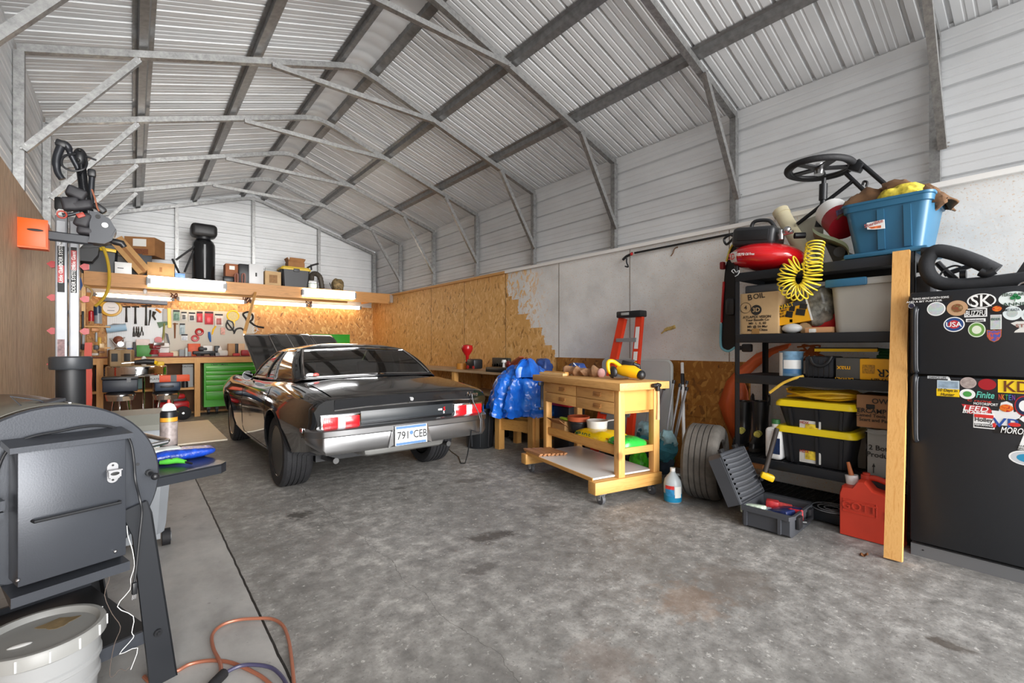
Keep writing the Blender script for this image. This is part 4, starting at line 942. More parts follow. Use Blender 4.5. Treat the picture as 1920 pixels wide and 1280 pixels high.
def pack(x0,y0,x1,y1,c,lab,inner=None):
    t=thing('blister_pack',lab,'package',group='packaged parts on the grey pegboard'); part('card',pbox(x0,y0,x1,y1,YT,.012),mat('pk_'+c,c,.5,0,.25,30),t)
    a=at(x0+(x1-x0)*.2,y1-(y1-y0)*.12,Y=YT-.02); b=at(x1-(x1-x0)*.2,y0+(y1-y0)*.38,Y=YT-.02)
    part('contents',MB().bb((a.x,YT-.02,a.z),(b.x,YT,b.z),bev=.006),mat('pk_'+(inner or '3a3a3a'),inner or '3a3a3a',.4),t)
    part('hang_strip',MB().bb((at(x0,y0,Y=YT).x,YT-.004,at(x0,y0+3,Y=YT).z),(at(x1,y0,Y=YT).x,YT,at(x0,y0,Y=YT).z)),INK,t)
pack(325,581,337,601,'7fa08c','teal green package, leftmost of the hanging packs','4f7a68')
pack(340,584,350,600,'dcdad4','white and black package beside the teal one','3c3a38')
pack(354,585,366,602,'d8d5d0','white package with black spots left of the red packs','2a2a2a')
pack(369,584,380,604,'b3202c','narrow red package between white and wide red packs','d23a44')
pack(384,584,400,608,'b01a26','widest red package on the grey pegboard','cf2431')
pack(403,588,418,611,'d5cfc8','white package with a red top beside the yellow sieve','9a4a40')
pack(337,606,347,627,'a9bec4','clear package with pale parts under the teal one','8ea3aa')
pack(340,626,352,638,'dfe6ea','white square box hanging lowest on the pegboard','b8c2cc')
def ring(x,y,R,r,Y=YT): c=at(x,y,Y=Y); return MB().tube([c+Vector((R*math.cos(a),0,R*math.sin(a))) for a in [2*PI*k/20 for k in range(20)]],r,8,closed=True)
simple('tape_roll','upper of two red tape rolls hanging on the grey pegboard','tape',ring(374,622,.055,.022),RED)
simple('tape_roll','lower pink and black tape roll on the grey pegboard','tape',ring(366,634,.05,.02),mat('pink_tape','c4545a',.4))
simple('tape_roll','red tape roll hanging at the foot of the white pegboard','tape',MB().cyl(at(297,637,Y=YT-.04),at(297,637,Y=YT),.062,seg=20),RED)
simple('tin_snips','blue handled snips hanging on the grey pegboard','snips',MB().tube([at(392,622,Y=YT),at(393,631,Y=YT),at(395,641,Y=YT)],[.02,.028,.012],8),BLUE)
simple('yellow_pliers','yellow handled pliers hanging under the white and red pack','pliers',MB().tube([at(405,611,Y=YT),at(400,618,Y=YT),at(398,627,Y=YT)],[.012,.016,.010],8),YEL)
simple('red_tagged_pack','small white and red tag hanging under the yellow sieve','tag',pbox(414,614,422,627,YT,.02),mat('tag_red','c9988a',.5,0,.4,30))
t=thing('yellow_sieve','round yellow sieve with a short handle hanging at the pegboard top','sieve'); c=at(437,592,Y=YT)
part('rim',ring(437,592,.105,.014),YEL,t); part('mesh',MB().cyl(c,c+Vector((0,.006,0)),.10,seg=28),mat('sieve_mesh','c8bd84',.6,0,.2,60),t); part('handle',MB().bar(at(439,602,Y=YT),at(439,612,Y=YT),.03,.02),YEL,t)
simple('safety_goggles','black goggles hanging below the yellow sieve','goggles',MB().tube(crs([at(x,y,Y=YT) for x,y in ((426,603),(424,611),(429,618),(437,617),(438,607),(432,601),(426,603),(438,620),(439,626))]),.014,6),BLK)
simple('ear_defenders','black headband ear defenders hanging beside the goggles','ear protection',MB().tube(crs([at(x,y,Y=YT) for x,y in ((439,624),(443,617),(452,615),(458,620))]),.018,6),BLK)
simple('hose_loop','black hose looped on a hook at the pegboard end','hose',MB().tube(crs([at(x,y,Y=11.272) for x,y in ((462,598),(456,590),(459,586),(467,585),(474,592),(472,600),(464,602),(462,598),(470,604),(480,611),(495,614)) ]),.020,8),BLK)
simple('white_cable_loop','thin white looped cable hanging near the bench by the hood','cable',MB().tube(crs([at(x,y,Y=11.275) for x,y in ((472,618),(476,612),(482,615),(480,622),(473,622),(478,616),(486,620))]),.007,6),WHITE)
# on the bench
def bb_(name,lab,cat,x0,y0,x1,y1,col,Y=10.9,d=.15,rz=0,base=True,bev=.008,m=None):
    return solo(name,lab,cat,pbox(x0,y0,x1,y1,Y,d,bev,rz,zb=zt if base else None),m or mat('c_'+col,col,.5,0,.1,12))
bb_('tool_case','flat green plastic case lying on the workbench','case',256,647,284,660,'3f8a35',10.95,.25)
bb_('white_bin','pinkish white plastic box standing behind the green case','box',255,636,281,650,'d9c9c4',11.12,.12)
t=thing('bench_vise','red and grey bench vise on the workbench by the green case','vise'); c=at(290,664,Y=10.88)
part('base',MB().cyl(c+Vector((0,.05,0)),c+Vector((0,.05,.09)),.08,.05,seg=16),mat('vise_red','8c1f28',.4),t); part('body',MB().box(c+Vector((0,.05,.15)),(.13,.2,.10),(0,0,20),bev=.02),mat('vise_red','8c1f28',.4),t); part('jaw',MB().box(c+Vector((.06,-.04,.19)),(.17,.05,.06),(0,0,20),bev=.01),STEEL,t); part('handle',MB().cyl(c+Vector((.02,-.10,.13)),c+Vector((.22,-.10,.13)),.009,seg=8),STEEL,t)
bb_('white_can','white plastic tub standing behind the red vise','tub',299,643,317,660,'e2e2e0',11.0,.15)
bb_('orange_case','orange plastic organizer box standing on the workbench','case',353,644,376,657,'d8531c',10.98,.18)
t=thing('model_truck','black toy pickup truck with a white load on the workbench','toy truck'); a=at(362,664,Y=10.85); b=at(408,650,Y=10.85)
part('chassis',MB().bb((a.x,10.85,zt+.035),(b.x,11.0,zt+.10),bev=.015),BLK,t); part('cab',MB().box((a.x+.17,10.93,zt+.14),(.16,.13,.09),bev=.03),BLK,t); part('load',MB().box((b.x-.16,10.93,zt+.15),(.17,.12,.12),bev=.02),WHITE,t)
for x in (a.x+.09,b.x-.09): part('wheel',MB().cyl((x,10.84,zt+.035),(x,11.0,zt+.035),.036,seg=16),RUB,t)
bb_('tin_can','small grey tin with a dark band on the workbench','tin',336,655,346,664,'8f9496',10.88,.08)
bb_('rag','crumpled cream rag lying on the workbench beside the tin','rag',318,658,334,664,'cfc2a6',10.85,.12,bev=.02)
t=thing('coffee_maker','white and black small appliance on the workbench near the cardboard box','appliance'); part('body',pbox(403,648,412,664,10.9,.12,zb=zt),BLK,t); part('bottle',MB().lathe([(0,0),(.04,0),(.042,.14),(.015,.20),(0,.2)],Vector((at(412,660,Y=10.9).x,10.93,zt)),16),WHITE,t)
bb_('parts_box','small kraft cardboard box standing on the workbench by the car hood','box',428,644,441,664,'b88a58',10.95,.12)
bb_('black_carton','slim black carton beside the kraft box on the bench','box',441,644,447,664,'2b2320',10.95,.12)
bb_('snack_carton','pale printed carton at the right of the black carton','box',447,644,459,664,'d8b48c',10.95,.12)
bb_('red_cloth','red cloth lying on the bench edge near the car hood','cloth',453,656,470,665,'a01f24',10.85,.15,bev=.02)
bb_('white_gloves','pile of white gloves lying on the bench behind the toy truck','gloves',409,656,428,665,'d8d4cc',10.85,.12,bev=.03)
t=thing('polisher','brown and grey metal machine with crossed rods on the workbench left','machine'); c=at(222,652,Y=10.9)
part('motor',MB().sph(c+Vector((0,.05,.14)),(.075,.07,.075),16),mat('rust_brown','7c4a3a',.5,.3),t); part('stand',MB().box((c.x,10.95,zt+.05),(.2,.14,.1),bev=.02),mat('rust_brown','7c4a3a',.5,.3),t)
for x0,y0,x1,y1 in ((206,634,222,652),(234,632,216,650)): part('rod',MB().cyl(at(x0,y0,Y=10.9),at(x1,y1,Y=10.9),.01,seg=8),STEEL,t)
part('wheel',MB().cyl(c+Vector((.03,-.02,.07)),c+Vector((.03,.01,.07)),.045,seg=16),STEEL,t)
bb_('white_tub','white tub with a dark blue lid behind the tan cooler','tub',236,640,252,662,'d5d8da',11.0,.14)
bb_('red_board','low red tray lying on the workbench before the vise','tray',297,661,325,665,'b23a34',10.78,.10)
bb_('spray_bottles','black lidded bottle on the bench beside the white tub','bottle',249,641,254,660,'242424',10.9,.05)

for nm,lab,cat,x0,y0,x1,y1,col,Y in (('blue_cloth','dark blue folded cloth lying on the bench behind the tan case','cloth',238,652,249,660,'2b4d86',10.98),('glass_bottle','small clear bottle beside the orange organizer box','bottle',347,652,352,664,'b9c4c2',10.84),('black_radio','black box with a grey face behind the toy truck','box',372,650,383,658,'232427',11.08),('red_pliers','red handled pliers lying at the bench edge under the kraft box','pliers',437,662,450,666,'b5221f',10.8),('pale_tray','pale wooden tray on the bench between red tray and cream rag','tray',326,660,335,666,'cbb48a',10.98),('grey_caliper','grey metal tool lying between the toy truck and the gloves','tool',404,661,412,665,'8b8f93',10.8),('yellow_tin','little yellow tin standing before the pinkish box','tin',262,640,267,648,'d8b02c',11.16),('steel_block','steel block on the bench left of the toy truck','block',352,659,359,665,'84878a',10.82)):
    bb_(nm,lab,cat,x0,y0,x1,y1,col,Y,.08)
# under the bench
Y2=10.95
solo('crate','dark blue plastic crate standing under the left end of the workbench','crate',MB().bb((at(178,700,Y=Y2).x,Y2,.56),(at(200,700,Y=Y2).x,Y2+.25,.95),bev=.01),mat('navy_plastic','1b2a40',.5))
t=thing('framed_sign','pale grey framed board leaning under the workbench by the post','sign'); a=at(342,714,Y=Y2); b=at(362,683,Y=Y2)
part('board',MB().bb((a.x,Y2,.56),(b.x,Y2+.02,b.z)),LGREY,t); txt('CAUTION',INK,t,((a.x+b.x)/2,Y2-.001,b.z-.04),(1,0,0),(0,0,1),.04)
c=at(347,713,Y=10.85); solo('oil_bottle','small black bottle with a pointed cap on the lower shelf','bottle',MB().lathe([(0,0),(.05,0),(.05,.1),(.02,.15),(.014,.21),(0,.22)],(c.x,10.85,.56),16),BLK)
c=at(330,713,Y=10.9); solo('paint_tins','grey metal tin on the lower shelf beside the black bottle','tin',MB().cyl((c.x,10.95,.56),(c.x,10.95,.68),.09,seg=20),LGREY)
# chrome bar table and two stools in front of the bench
YT2=10.05
t=thing('bar_table','round bar table with a ribbed chrome rim and tubular legs','table')
a=at(195,697,Y=YT2); b=at(315,697,Y=YT2); cx=(a.x+b.x)/2; rr=(b.x-a.x)/2*.97; z1=at(255,687,Y=YT2-.3).z; z0=at(255,706,Y=YT2-.3).z
zt2=z1
part('rim',MB().lathe([(rr*.9,z0),(rr,z0),(rr+.004,z0+.01),(rr,z0+.02)]+[(rr+(.004 if k%2 else 0),z0+.02+k*(z1-z0-.04)/6) for k in range(7)]+[(rr,z1-.01),(rr-.01,z1),(rr*.9,z1)],(cx,YT2,0),48),CHROME,t); part('tabletop',MB().lathe([(0,z0+.03),(rr-.012,z0+.03),(rr-.012,z1+.001),(0,z1+.001)],(cx,YT2,0),48),mat('table_laminate','c8bfa8',.35),t)
for ang in (20,110,200,290): 
    x=cx+.24*math.cos(math.radians(ang)); y=YT2+.24*math.sin(math.radians(ang)); part('leg',MB().tube([(x,y,z0+.02),(x,y,.12),(cx+.34*math.cos(math.radians(ang)),YT2+.34*math.sin(math.radians(ang)),.012)],.016,8),CHROME,t)
def stool(px,Y,zs,lab):
    c=at(px,700,Y=Y).x; t=thing('bar_stool',lab,'stool')
    part('seat',MB().lathe([(0,zs-.02),(.17,zs-.02),(.18,zs),(.18,zs+.03),(.15,zs+.05),(0,zs+.055)],(c,Y,0),28),BLK,t); part('seat_rim',MB().lathe([(.12,zs-.09),(.165,zs-.085),(.182,zs-.02),(.186,zs),(.182,zs+.01),(.17,zs-.02)],(c,Y,0),28),CHROME,t)
    for a in (45,135,225,315):
        d=Vector((math.cos(math.radians(a)),math.sin(math.radians(a)),0)); part('leg',MB().cyl(Vector((c,Y,zs-.06))+d*.11,Vector((c,Y,.012))+d*.2,.012,seg=8),CHROME,t)
        part('foot',MB().cyl(Vector((c,Y,.0))+d*.2,Vector((c,Y,.02))+d*.2,.018,seg=8),WHITE,t)
    part('foot_ring',MB().tube([(c+.165*math.cos(a),Y+.165*math.sin(a),.25) for a in [2*PI*k/24 for k in range(24)]],.009,6,closed=True),CHROME,t)
    return c
s1=at(225,740,Y=9.45).z; x1=stool(226,9.45,s1,'left chrome bar stool carrying the dark tool box'); s2=at(311,738,Y=9.6).z; x2=stool(311,9.6,s2,'right chrome bar stool carrying the dark blue case')
t=thing('tool_box','dark blue plastic tool box on the left chrome stool','tool box'); h=at(225,706,Y=9.3).z
part('box',MB().box((x1,9.45,(s1+.055+h-.05)/2),(.42,.26,h-.05-s1-.055),bev=.015),mat('box_navy','1b2230',.45),t); part('lid',MB().box((x1,9.45,h-.025),(.44,.28,.05),bev=.015),BLK,t); part('latch',MB().box((x1+.1,9.315,h-.06),(.05,.02,.06)),GREY,t)
h2=at(311,716,Y=9.5).z
t=thing('drill_case','dark blue hard case on the right chrome stool','case'); part('shell',MB().box((x2+.02,9.6,(s2+.055+h2)/2),(.34,.27,h2-s2-.055),bev=.02),mat('case_blue','26374c',.35),t); part('handle',MB().bar((x2-.08,9.45,(s2+h2)/2+.03),(x2+.1,9.45,(s2+h2)/2+.03),.03,.03,bev=.008),BLK,t)
h3=at(311,704,Y=9.5).z
t=thing('orange_tool_box','long orange and grey box lying on the dark blue case','box'); part('carton',MB().box((x2+.06,9.6,(h2+h3)/2+.001),(.52,.18,h3-h2),bev=.004),mat('carton_orange','e2501c',.5),t); part('grey_end',MB().box((x2-.15,9.6,(h2+h3)/2+.001),(.12,.186,h3-h2+.004)),LGREY,t); part('black_band',MB().box((x2+.1,9.6,(h2+h3)/2+.001),(.08,.186,h3-h2+.004)),BLK,t)
txt('PLATE',INK,t,(x2-.15,9.505,(h2+h3)/2),(1,0,0),(0,0,1),.045)
# tan cooler like speaker on the table, drill by it
t=thing('lunch_cooler','tan hard case with two dark panels standing on the bar table','case'); a=at(202,688,Y=9.85); b=at(250,655,Y=9.85)
w=(b.x-a.x)/2
for k,(x0,rz) in enumerate(((a.x+w*.52,8),(a.x+w*1.5,-10))):
    part('half_shell',MB().box((x0,9.97,(zt2+b.z)/2),(w*1.0,.24,b.z-zt2),(0,0,rz),bev=.025),TAN,t); part('dark_panel',MB().box((x0,9.845,(zt2+b.z)/2+.01),(w*.5,.015,.13),(0,0,rz),bev=.004),INK,t)
part('carry_handle',MB().tube([(a.x+w*.5,9.97,b.z-.01),(a.x+w*.6,9.97,b.z+.02),(a.x+w*1.4,9.97,b.z+.02),(a.x+w*1.5,9.97,b.z-.01)],.012,8),mat('tan_dark','6b5435',.5),t)
t=thing('impact_driver','black and yellow cordless tool lying on the bar table','power tool'); c=at(275,684,Y=9.85)
part('body',MB().tube([c+Vector((-.16,0,.05)),c+Vector((-.02,0,.06)),c+Vector((.10,0,.05))],[.03,.045,.05],10),BLK,t); part('grip',MB().tube([c+Vector((.05,0,.05)),c+Vector((.14,-.03,.035))],.03,8),YEL,t); part('blade',MB().bar(c+Vector((-.32,0,.035)),c+Vector((-.14,0,.05)),.02,.01),STEEL,t)
c=at(300,684,Y=9.9); solo('charger','yellow and black charger on the right edge of the bar table','charger',MB().box((c.x,9.95,zt2+.035),(.12,.12,.07),bev=.015),mat('charger_yellow','d9b22a',.5))
c=at(268,662,Y=10.4); solo('label_box','small white bottle with a label between cooler and vise','bottle',MB().lathe([(0,0),(.035,0),(.035,.13),(.015,.16),(0,.165)],(at(270,680,Y=9.95).x,10.15,zt2+.001),14),WHITE)
# red machine on wheels below
t=thing('shop_vacuum','red wheeled machine with a black wheel under the workbench','machine')
RD=mat('machine_red','b5161d',.3); a=at(292,790,Y=10.45); b=at(358,740,Y=10.45)
part('body',MB().box(((a.x+b.x)/2,10.6,.26),((b.x-a.x)*.95,.3,.16),bev=.05),RD,t); part('top',MB().box(((a.x+b.x)/2,10.6,.42),((b.x-a.x)*.7,.24,.09),bev=.04),RD,t); part('motor',MB().box(((a.x+b.x)/2,10.6,.36),((b.x-a.x)*.75,.2,.1),bev=.02),BLK,t)
wh=part('wheel',MB().lathe([(.03,-.03),(.10,-.03),(.125,-.02),(.125,.02),(.10,.03),(.03,.03)],(b.x-.12,10.42,.125),28,ax=(0,1,0)),RUB,t); part('hub',MB().cyl((b.x-.12,10.385,.125),(b.x-.12,10.39,.125),.02,seg=12),STEEL,wh)
part('wheel',MB().lathe([(.03,-.03),(.10,-.03),(.125,-.02),(.125,.02),(.10,.03),(.03,.03)],(a.x+.05,10.42,.125),28,ax=(0,1,0)),RUB,t)
c=at(262,728,Y=10.3); solo('teal_jug','pale teal container standing on the lower shelf behind the stools','container',MB().box((c.x,10.95,.665),(.16,.12,.20),bev=.02),mat('teal_pale','6f97a0',.5))
# left wall clutter by the bench
X1=-.50
def L_(x,y,X=-.42): 
    return at(x,y,Y=9.6)
t=thing('plastic_sled','long orange plastic strip standing upright beside the bench end','plastic strip'); 
part('strip',MB().loft([[at(x-7,y,Y=9.7)+Vector((0,0,0)),at(x+7,y,Y=9.7),at(x+7,y,Y=9.7)+Vector((0,.05,0)),at(x-7,y,Y=9.7)+Vector((0,.05,0))] for x,y in ((166,642),(165,660),(164,680),(166,700),(165,720),(166,745),(164,775),(165,813))]),mat('sled_orange','d83c12',.4),t)
for nm,lab,cat,x,y,r,col in (('red_spray_can','red aerosol can on the left wall rack by the bench','spray can',171,592,(.035,.035,.085),'b01c22'),('blue_spray_can','dark blue aerosol can beside the red one','spray can',183,582,(.05,.05,.08),'20364f'),('silver_can','silver can under the blue aerosol can','can',184,596,(.05,.05,.09),'8d9298')):
    c=at(x,y,Y=10.0); solo(nm,lab,cat,MB().lathe([(0,-r[2]),(r[0],-r[2]),(r[0],r[2]*.8),(r[0]*.5,r[2]),(0,r[2])],c,16),mat('cc_'+col,col,.35))
t=thing('wall_rack','narrow timber rack of cans and tools on the left wall by the bench','rack'); 
for y in (612,652): 
    c=at(168,y,Y=10.05); part('shelf',MB().box(c+Vector((0,.06,0)),(.50,.22,.02)),PINE_X,t)
part('upright',MB().bar(at(150,660,Y=10.1),at(150,590,Y=10.1),.05,.05),PINE_Z,t)
random.seed(5)
for k,(x,y,w,h,col,nm,lab) in enumerate(((155,600,5,34,'242426','black_clamp','black bar clamp hanging highest on the left rack'),(160,622,8,10,'3a3a3c','angle_grinder','dark grinder lying on the left rack shelf'),(178,618,16,7,'b07a4a','sanding_block','brown sanding block on the left rack shelf'),(148,640,6,30,'5a5c60','caulk_gun','grey caulking gun hanging under the left rack'),(156,640,6,26,'8a8d90','steel_ruler','steel bar hanging under the left rack'),(180,632,4,18,'9a9da0','chrome_wrench','chrome wrench hanging right of the steel bar'),(187,640,6,16,'c9a03a','brass_plumb','brassy round part hanging beside the chrome wrench'),(180,651,10,9,'45484c','black_pulley','black pulley on the lower rack shelf'),(190,648,10,9,'d0b48c','wood_offcut','pale wood offcut on the lower rack shelf'),(157,650,10,12,'2c2d30','black_motor','black motor standing on the lower rack shelf'),(190,660,12,4,'6e4a30','brown_brush','brown brush lying at the left end of the bench'),(178,664,14,5,'c8c2b8','white_tray','white tray at the left bench end'))):
    solo(nm,lab,nm.split('_')[-1],pbox(x-w/2,y-h/2,x+w/2,y+h/2,9.95,.06,.01,random.uniform(-15,15)),mat('w_'+col,col,.45,.2))
solo('blue_flag','dark blue cloth scrap hanging behind the ladder top','cloth',MB().prism([at(x,y,Y=9.8) for x,y in ((146,523),(152,520),(155,535),(151,545),(147,538))],(0,.02,0)),mat('cloth_blue','2b4a80',.7))
# yellow cable hanging from the loft
solo('yellow_hose','yellow cable hanging from the loft in a long curve','cable',MB().tube(crs([at(x,y,Y=9.9) for x,y in ((190,455),(196,470),(202,490),(205,515),(203,540),(196,556),(186,568),(178,574)) ]),.022,8),mat('hose_yellow','b99a28',.45))
solo('beige_hose','tan cable loop hanging behind the ladder','cable',MB().tube(crs([at(x,y,Y=9.9) for x,y in ((148,515),(147,540),(150,562),(158,566),(168,560),(173,548),(168,540),(158,535))]),.014,8),mat('hose_tan','a88a50',.5))
solo('bulb_socket','small white bulb in a socket under the loft beam','bulb',MB().sph(at(272,546,Y=10.4),(.03,.03,.05),12).cyl(at(272,541,Y=10.4),Vector((at(272,541,Y=10.4).x,10.4,zl-.03)),.015,seg=8),WHITE)
# ---------------- things on the loft
YL=10.35
def lbox(name,lab,cat,x0,y0,x1,m,Y=YL,d=.3,rz=0,zb=None,bev=.004):
    a=at(x0,650,Y=Y); b=at(x1,y0,Y=Y); z0=zl if zb is None else zb; w=b.x-a.x
    return MB().box((0,0,0),(w,d,b.z-z0),bev=bev).xf(Matrix.Translation(((a.x+b.x)/2,Y+d/2,(z0+b.z)/2))@Matrix.Rotation(math.radians(rz),4,'Z'))
def tote(x0,y0,x1,lab,Y,body,lidm,name='storage_tote',d=.4):
    t=thing(name,lab,'storage tote'); a=at(x0,650,Y=Y).x; b=at(x1,y0,Y=Y); z1=b.z; h=z1-zl; w=b.x-a; cx=(a+b.x)/2; cy=Y+d/2
    rg=[[Vector((cx+sx*w/2*k,cy+sy*d/2*k,z)) for sx,sy in ((-1,-.85),(-.88,-1),(.88,-1),(1,-.85),(1,.85),(.88,1),(-.88,1),(-1,.85))] for z,k in ((zl,.86),(z1-.06,.96))]
    part('tub',MB().loft(rg),body,t); rg=[[Vector((cx+sx*w/2*k,cy+sy*d/2*k,z)) for sx,sy in ((-1,-.85),(-.88,-1),(.88,-1),(1,-.85),(1,.85),(.88,1),(-.88,1),(-1,.85))] for z,k in ((z1-.065,1.02),(z1-.03,1.02),(z1-.02,.95),(z1,.93))]
    part('lid',MB().loft(rg),lidm,t); part('lid_clip',MB().box((cx,cy-d/2-.01,z1-.07),(.12,.03,.06),bev=.008),DKG,t); return t
TOTB=mat('tote_black','1d1e22',.45)
tote(148,458,222,'large black tote at the left end of the loft with a yellow strap',YL,TOTB,TOTB)
solo('yellow_strap','yellow ratchet strap lying across the black tote on the loft','strap',MB().bar(at(186,466,Y=YL-.06),at(218,471,Y=YL-.06),.03,.05,bev=.005),YEL)
t=thing('black_box_bin','black plastic bin tipped in front of the loft behind the bike rack','bin'); part('bin',MB().prism([at(x,y,Y=10.0) for x,y in ((147,462),(186,462),(183,478),(172,490),(147,488))],(0,.25,0)),TOTB,t); part('bin_rim',MB().bar(at(147,463,Y=9.99),at(187,462,Y=9.99),.03,.03),BLK,t)
a=at(232,462,Y=10.42);b=at(266,510,Y=10.3)
t=thing('long_carton','long brown cardboard carton leaning down across the loft','carton'); part('carton',MB().bar(a+Vector((-.1,0,.10)),b+Vector((.04,0,-.0)),.20,.13,up=(0,1,0)),CARD,t); part('tape',MB().bar(a+Vector((-.1,-.07,.10)),b+Vector((.04,-.07,0)),.05,.004,up=(0,1,0)),CARD2,t)
t=thing('white_carton','small white box at the loft edge beside the leaning carton','box'); part('carton',lbox('',0,0,215,493,247,0,10.25,.2),WHITE,t); part('print',MB().box((at(226,500,Y=10.24).x,10.248,zl+.10),(.08,.003,.012)),INK,t)
solo('dark_crate','dark grey box under the taped cardboard box on the loft','box',lbox('',0,0,247,478,285,0,10.55,.35),DKG)
zc2=at(266,478,Y=10.55).z
t=thing('taped_box','brown cardboard box with a white label on top of the dark box','box')
bx0,bx1=at(246,478,Y=10.5).x,at(299,478,Y=10.5).x; zt3=at(266,443,Y=10.5).z; M=Matrix.Translation(((bx0+bx1)/2,10.75,(zc2+zt3)/2))@Matrix.Rotation(math.radians(-24),4,'Z')
part('carton',MB().box((0,0,0),(.46,.40,zt3-zc2)).xf(M),CARD2,t); part('shipping_label',MB().box((-.0,-.202,.06),(.20,.004,.13)).xf(M),PAPER,t); part('printed_lines',MB().box((.0,-.202,-.10),(.26,.003,.10)).xf(M),mat('print_brown','6e3f22',.7,0,.3,60),t)
t=thing('kraft_box','low kraft cardboard box behind the left LED light','box'); part('carton',lbox('',0,0,276,495,327,0,10.25,.25),CARD,t); part('tape',MB().bb((at(299,500,Y=10.25).x,10.247,zl+.09),(at(304,500,Y=10.25).x,10.25,zl+.17)),CARD2,t)
solo('blue_carton','small blue and white carton at the loft edge by the tripod','box',lbox('',0,0,328,513,347,0,10.22,.1),mat('carton_blue','5a7fb5',.5,0,.3,20))
t=thing('camera_tripod','thin black tripod folded among boxes left of the black tank','tripod')
for p0,p1 in (((323,485),(336,512)),((330,487),(365,462)),((363,470),(346,510))): part('leg',MB().cyl(at(*p0,Y=10.5),at(*p1,Y=10.5),.018,seg=8),BLK,t)
t=thing('water_tank','tall black tank with a rounded head standing on the loft','tank'); c=at(384,518,Y=10.4).x; zz=lambda y: at(384,y,Y=10.4).z; ww=(at(406,500,Y=10.4).x-at(361,500,Y=10.4).x)/2
part('tank',MB().lathe([(0,zl),(ww*1.06,zl),(ww*1.06,zl+.05),(ww*.98,zl+.07),(ww,zz(470)),(ww*.98,zz(456)),(ww*.8,zz(449)),(ww*.35,zz(444)),(0,zz(443))],(c,10.4+ww,0),32),mat('tank_black','17181a',.25),t); part('head',MB().box((c-.0,10.4+ww,(zz(418)+zz(442))/2),(.42,.36,zz(418)-zz(442)),bev=.07,seg=3),mat('tank_head','1b1b1d',.5,bump=.2,bs=20),t); part('neck',MB().cyl((c,10.4+ww,zz(446)),(c,10.4+ww,zz(438)),.12,seg=20),BLK,t); part('gauge_strip',MB().bb((c-.015,10.385,zl+.06),(c+.015,10.402,zz(458))),GREY,t)
t=thing('labelled_box','dark brown box with a white label left of the white case','box'); part('carton',lbox('',0,0,423,496,450,0,10.4,.3),mat('card_red_brown','8a5230',.7,0,.1,8),t); part('label',MB().bb((at(430,498,Y=10.4).x,10.396,at(430,505,Y=10.4).z),(at(440,498,Y=10.4).x,10.4,at(430,498,Y=10.4).z)),PAPER,t); part('dark_front',MB().bb((at(418,520,Y=10.34).x,10.30,zl),(at(440,520,Y=10.34).x,10.38,at(430,518,Y=10.34).z),bev=.03),BLK,t)
t=thing('computer_case','white fronted black case standing on the loft','case'); part('shell',lbox('',0,0,447,496,474,0,10.35,.32,bev=.03),BLK,t); part('white_front',lbox('',0,0,467,497,494,0,10.33,.34,bev=.004),mat('case_white','c9c9ca',.4),t); part('logo',MB().bb((at(479,511,Y=10.32).x,10.325,at(479,518,Y=10.32).z),(at(482,511,Y=10.32).x,10.33,at(479,511,Y=10.32).z)),INK,t)
for k,x in enumerate((444,457)): solo('spring_clamp','%s brown and black clamp on the loft before the white case'%('left' if k==0 else 'right'),'clamp',MB().tube(crs([at(x-3,530,Y=10.24),at(x-3,515,Y=10.24),at(x+2,514,Y=10.24),at(x+2,530,Y=10.24)]),.014,6),mat('clamp_brown','7d4a3c',.5))
t=thing('printed_carton','pale cardboard box with brown print between white case and black tote','box'); part('carton',lbox('',0,0,497,510,527,0,10.35,.3),CARD3,t); part('print',MB().bb((at(505,517,Y=10.345).x,10.345,at(510,530,Y=10.345).z),(at(520,517,Y=10.345).x,10.35,at(510,515,Y=10.345).z)),mat('print_brown2','8a643c',.7,0,.3,40),t)
solo('folded_chair','grey folded metal frame lying behind the printed carton','frame',MB().tube([at(498,512,Y=10.7),at(498,503,Y=10.7),at(527,506,Y=10.7)],.02,8).bar(at(498,506,Y=10.72),at(527,508,Y=10.72),.02,.06),LGREY)
tote(528,503,583,'black tote with a yellow lid carrying torn cardboard on the loft',10.3,TOTB,mat('tote_lid_dull','c9a92c',.45))
zq=at(555,503,Y=10.3).z
t=thing('torn_box','open torn cardboard box on the yellow lidded tote','box'); c=at(553,500,Y=10.5); 
part('carton',MB().box((c.x,10.5,zq+.07),(.32,.26,.14)),CARD2,t)
for dx,dy,rx,ry in ((-.15,0,0,-50),(.15,0,0,50),(0,-.13,60,0),(0,.13,-60,0)): part('flap',MB().box((c.x+dx,10.5+dy,zq+.17),(.02 if dx else .28,.02 if dy else .24,.12),(rx*.5,ry*.5,0)),CARD2,t)
solo('garden_sprayer','black sprayer nozzle and lance sticking out over the yellow lid','sprayer',MB().tube([at(576,502,Y=10.55),at(586,497,Y=10.55),at(597,494,Y=10.55)],.02,8).tube([at(583,496,Y=10.55),at(584,506,Y=10.55)],.018,8),BLK)
solo('corrugated_hose','thick dark corrugated hose arched on the loft','hose',MB().tube(crs([at(x,y,Y=10.45) for x,y in ((584,525),(585,515),(592,513),(600,520),(604,541))],8),[.05+.008*(k%2) for k in range(33)],10),mat('hose_dark','3d372f',.6))
t=thing('glass_jar','white lidded glass jar on the loft beside the black tote','jar'); c=at(587,537,Y=10.22); part('jar',MB().lathe([(0,0),(.085,0),(.09,.02),(.09,.10),(.075,.115),(0,.12)],(c.x,10.26,zl),20),mat('jar_glass','a9b3b0',.15),t); part('lid',MB().cyl((c.x,10.26,zl+.115),(c.x,10.26,zl+.14),.082,seg=20),WHITE,t)
solo('camo_bag','brown camouflage bag at the right end of the loft','bag',bagmesh(Vector((at(636,535,Y=10.35).x,10.45,zl+.13)),.24,.2,.28,0,6),mat('camo','6b5a3c',.8,0,.6,25))
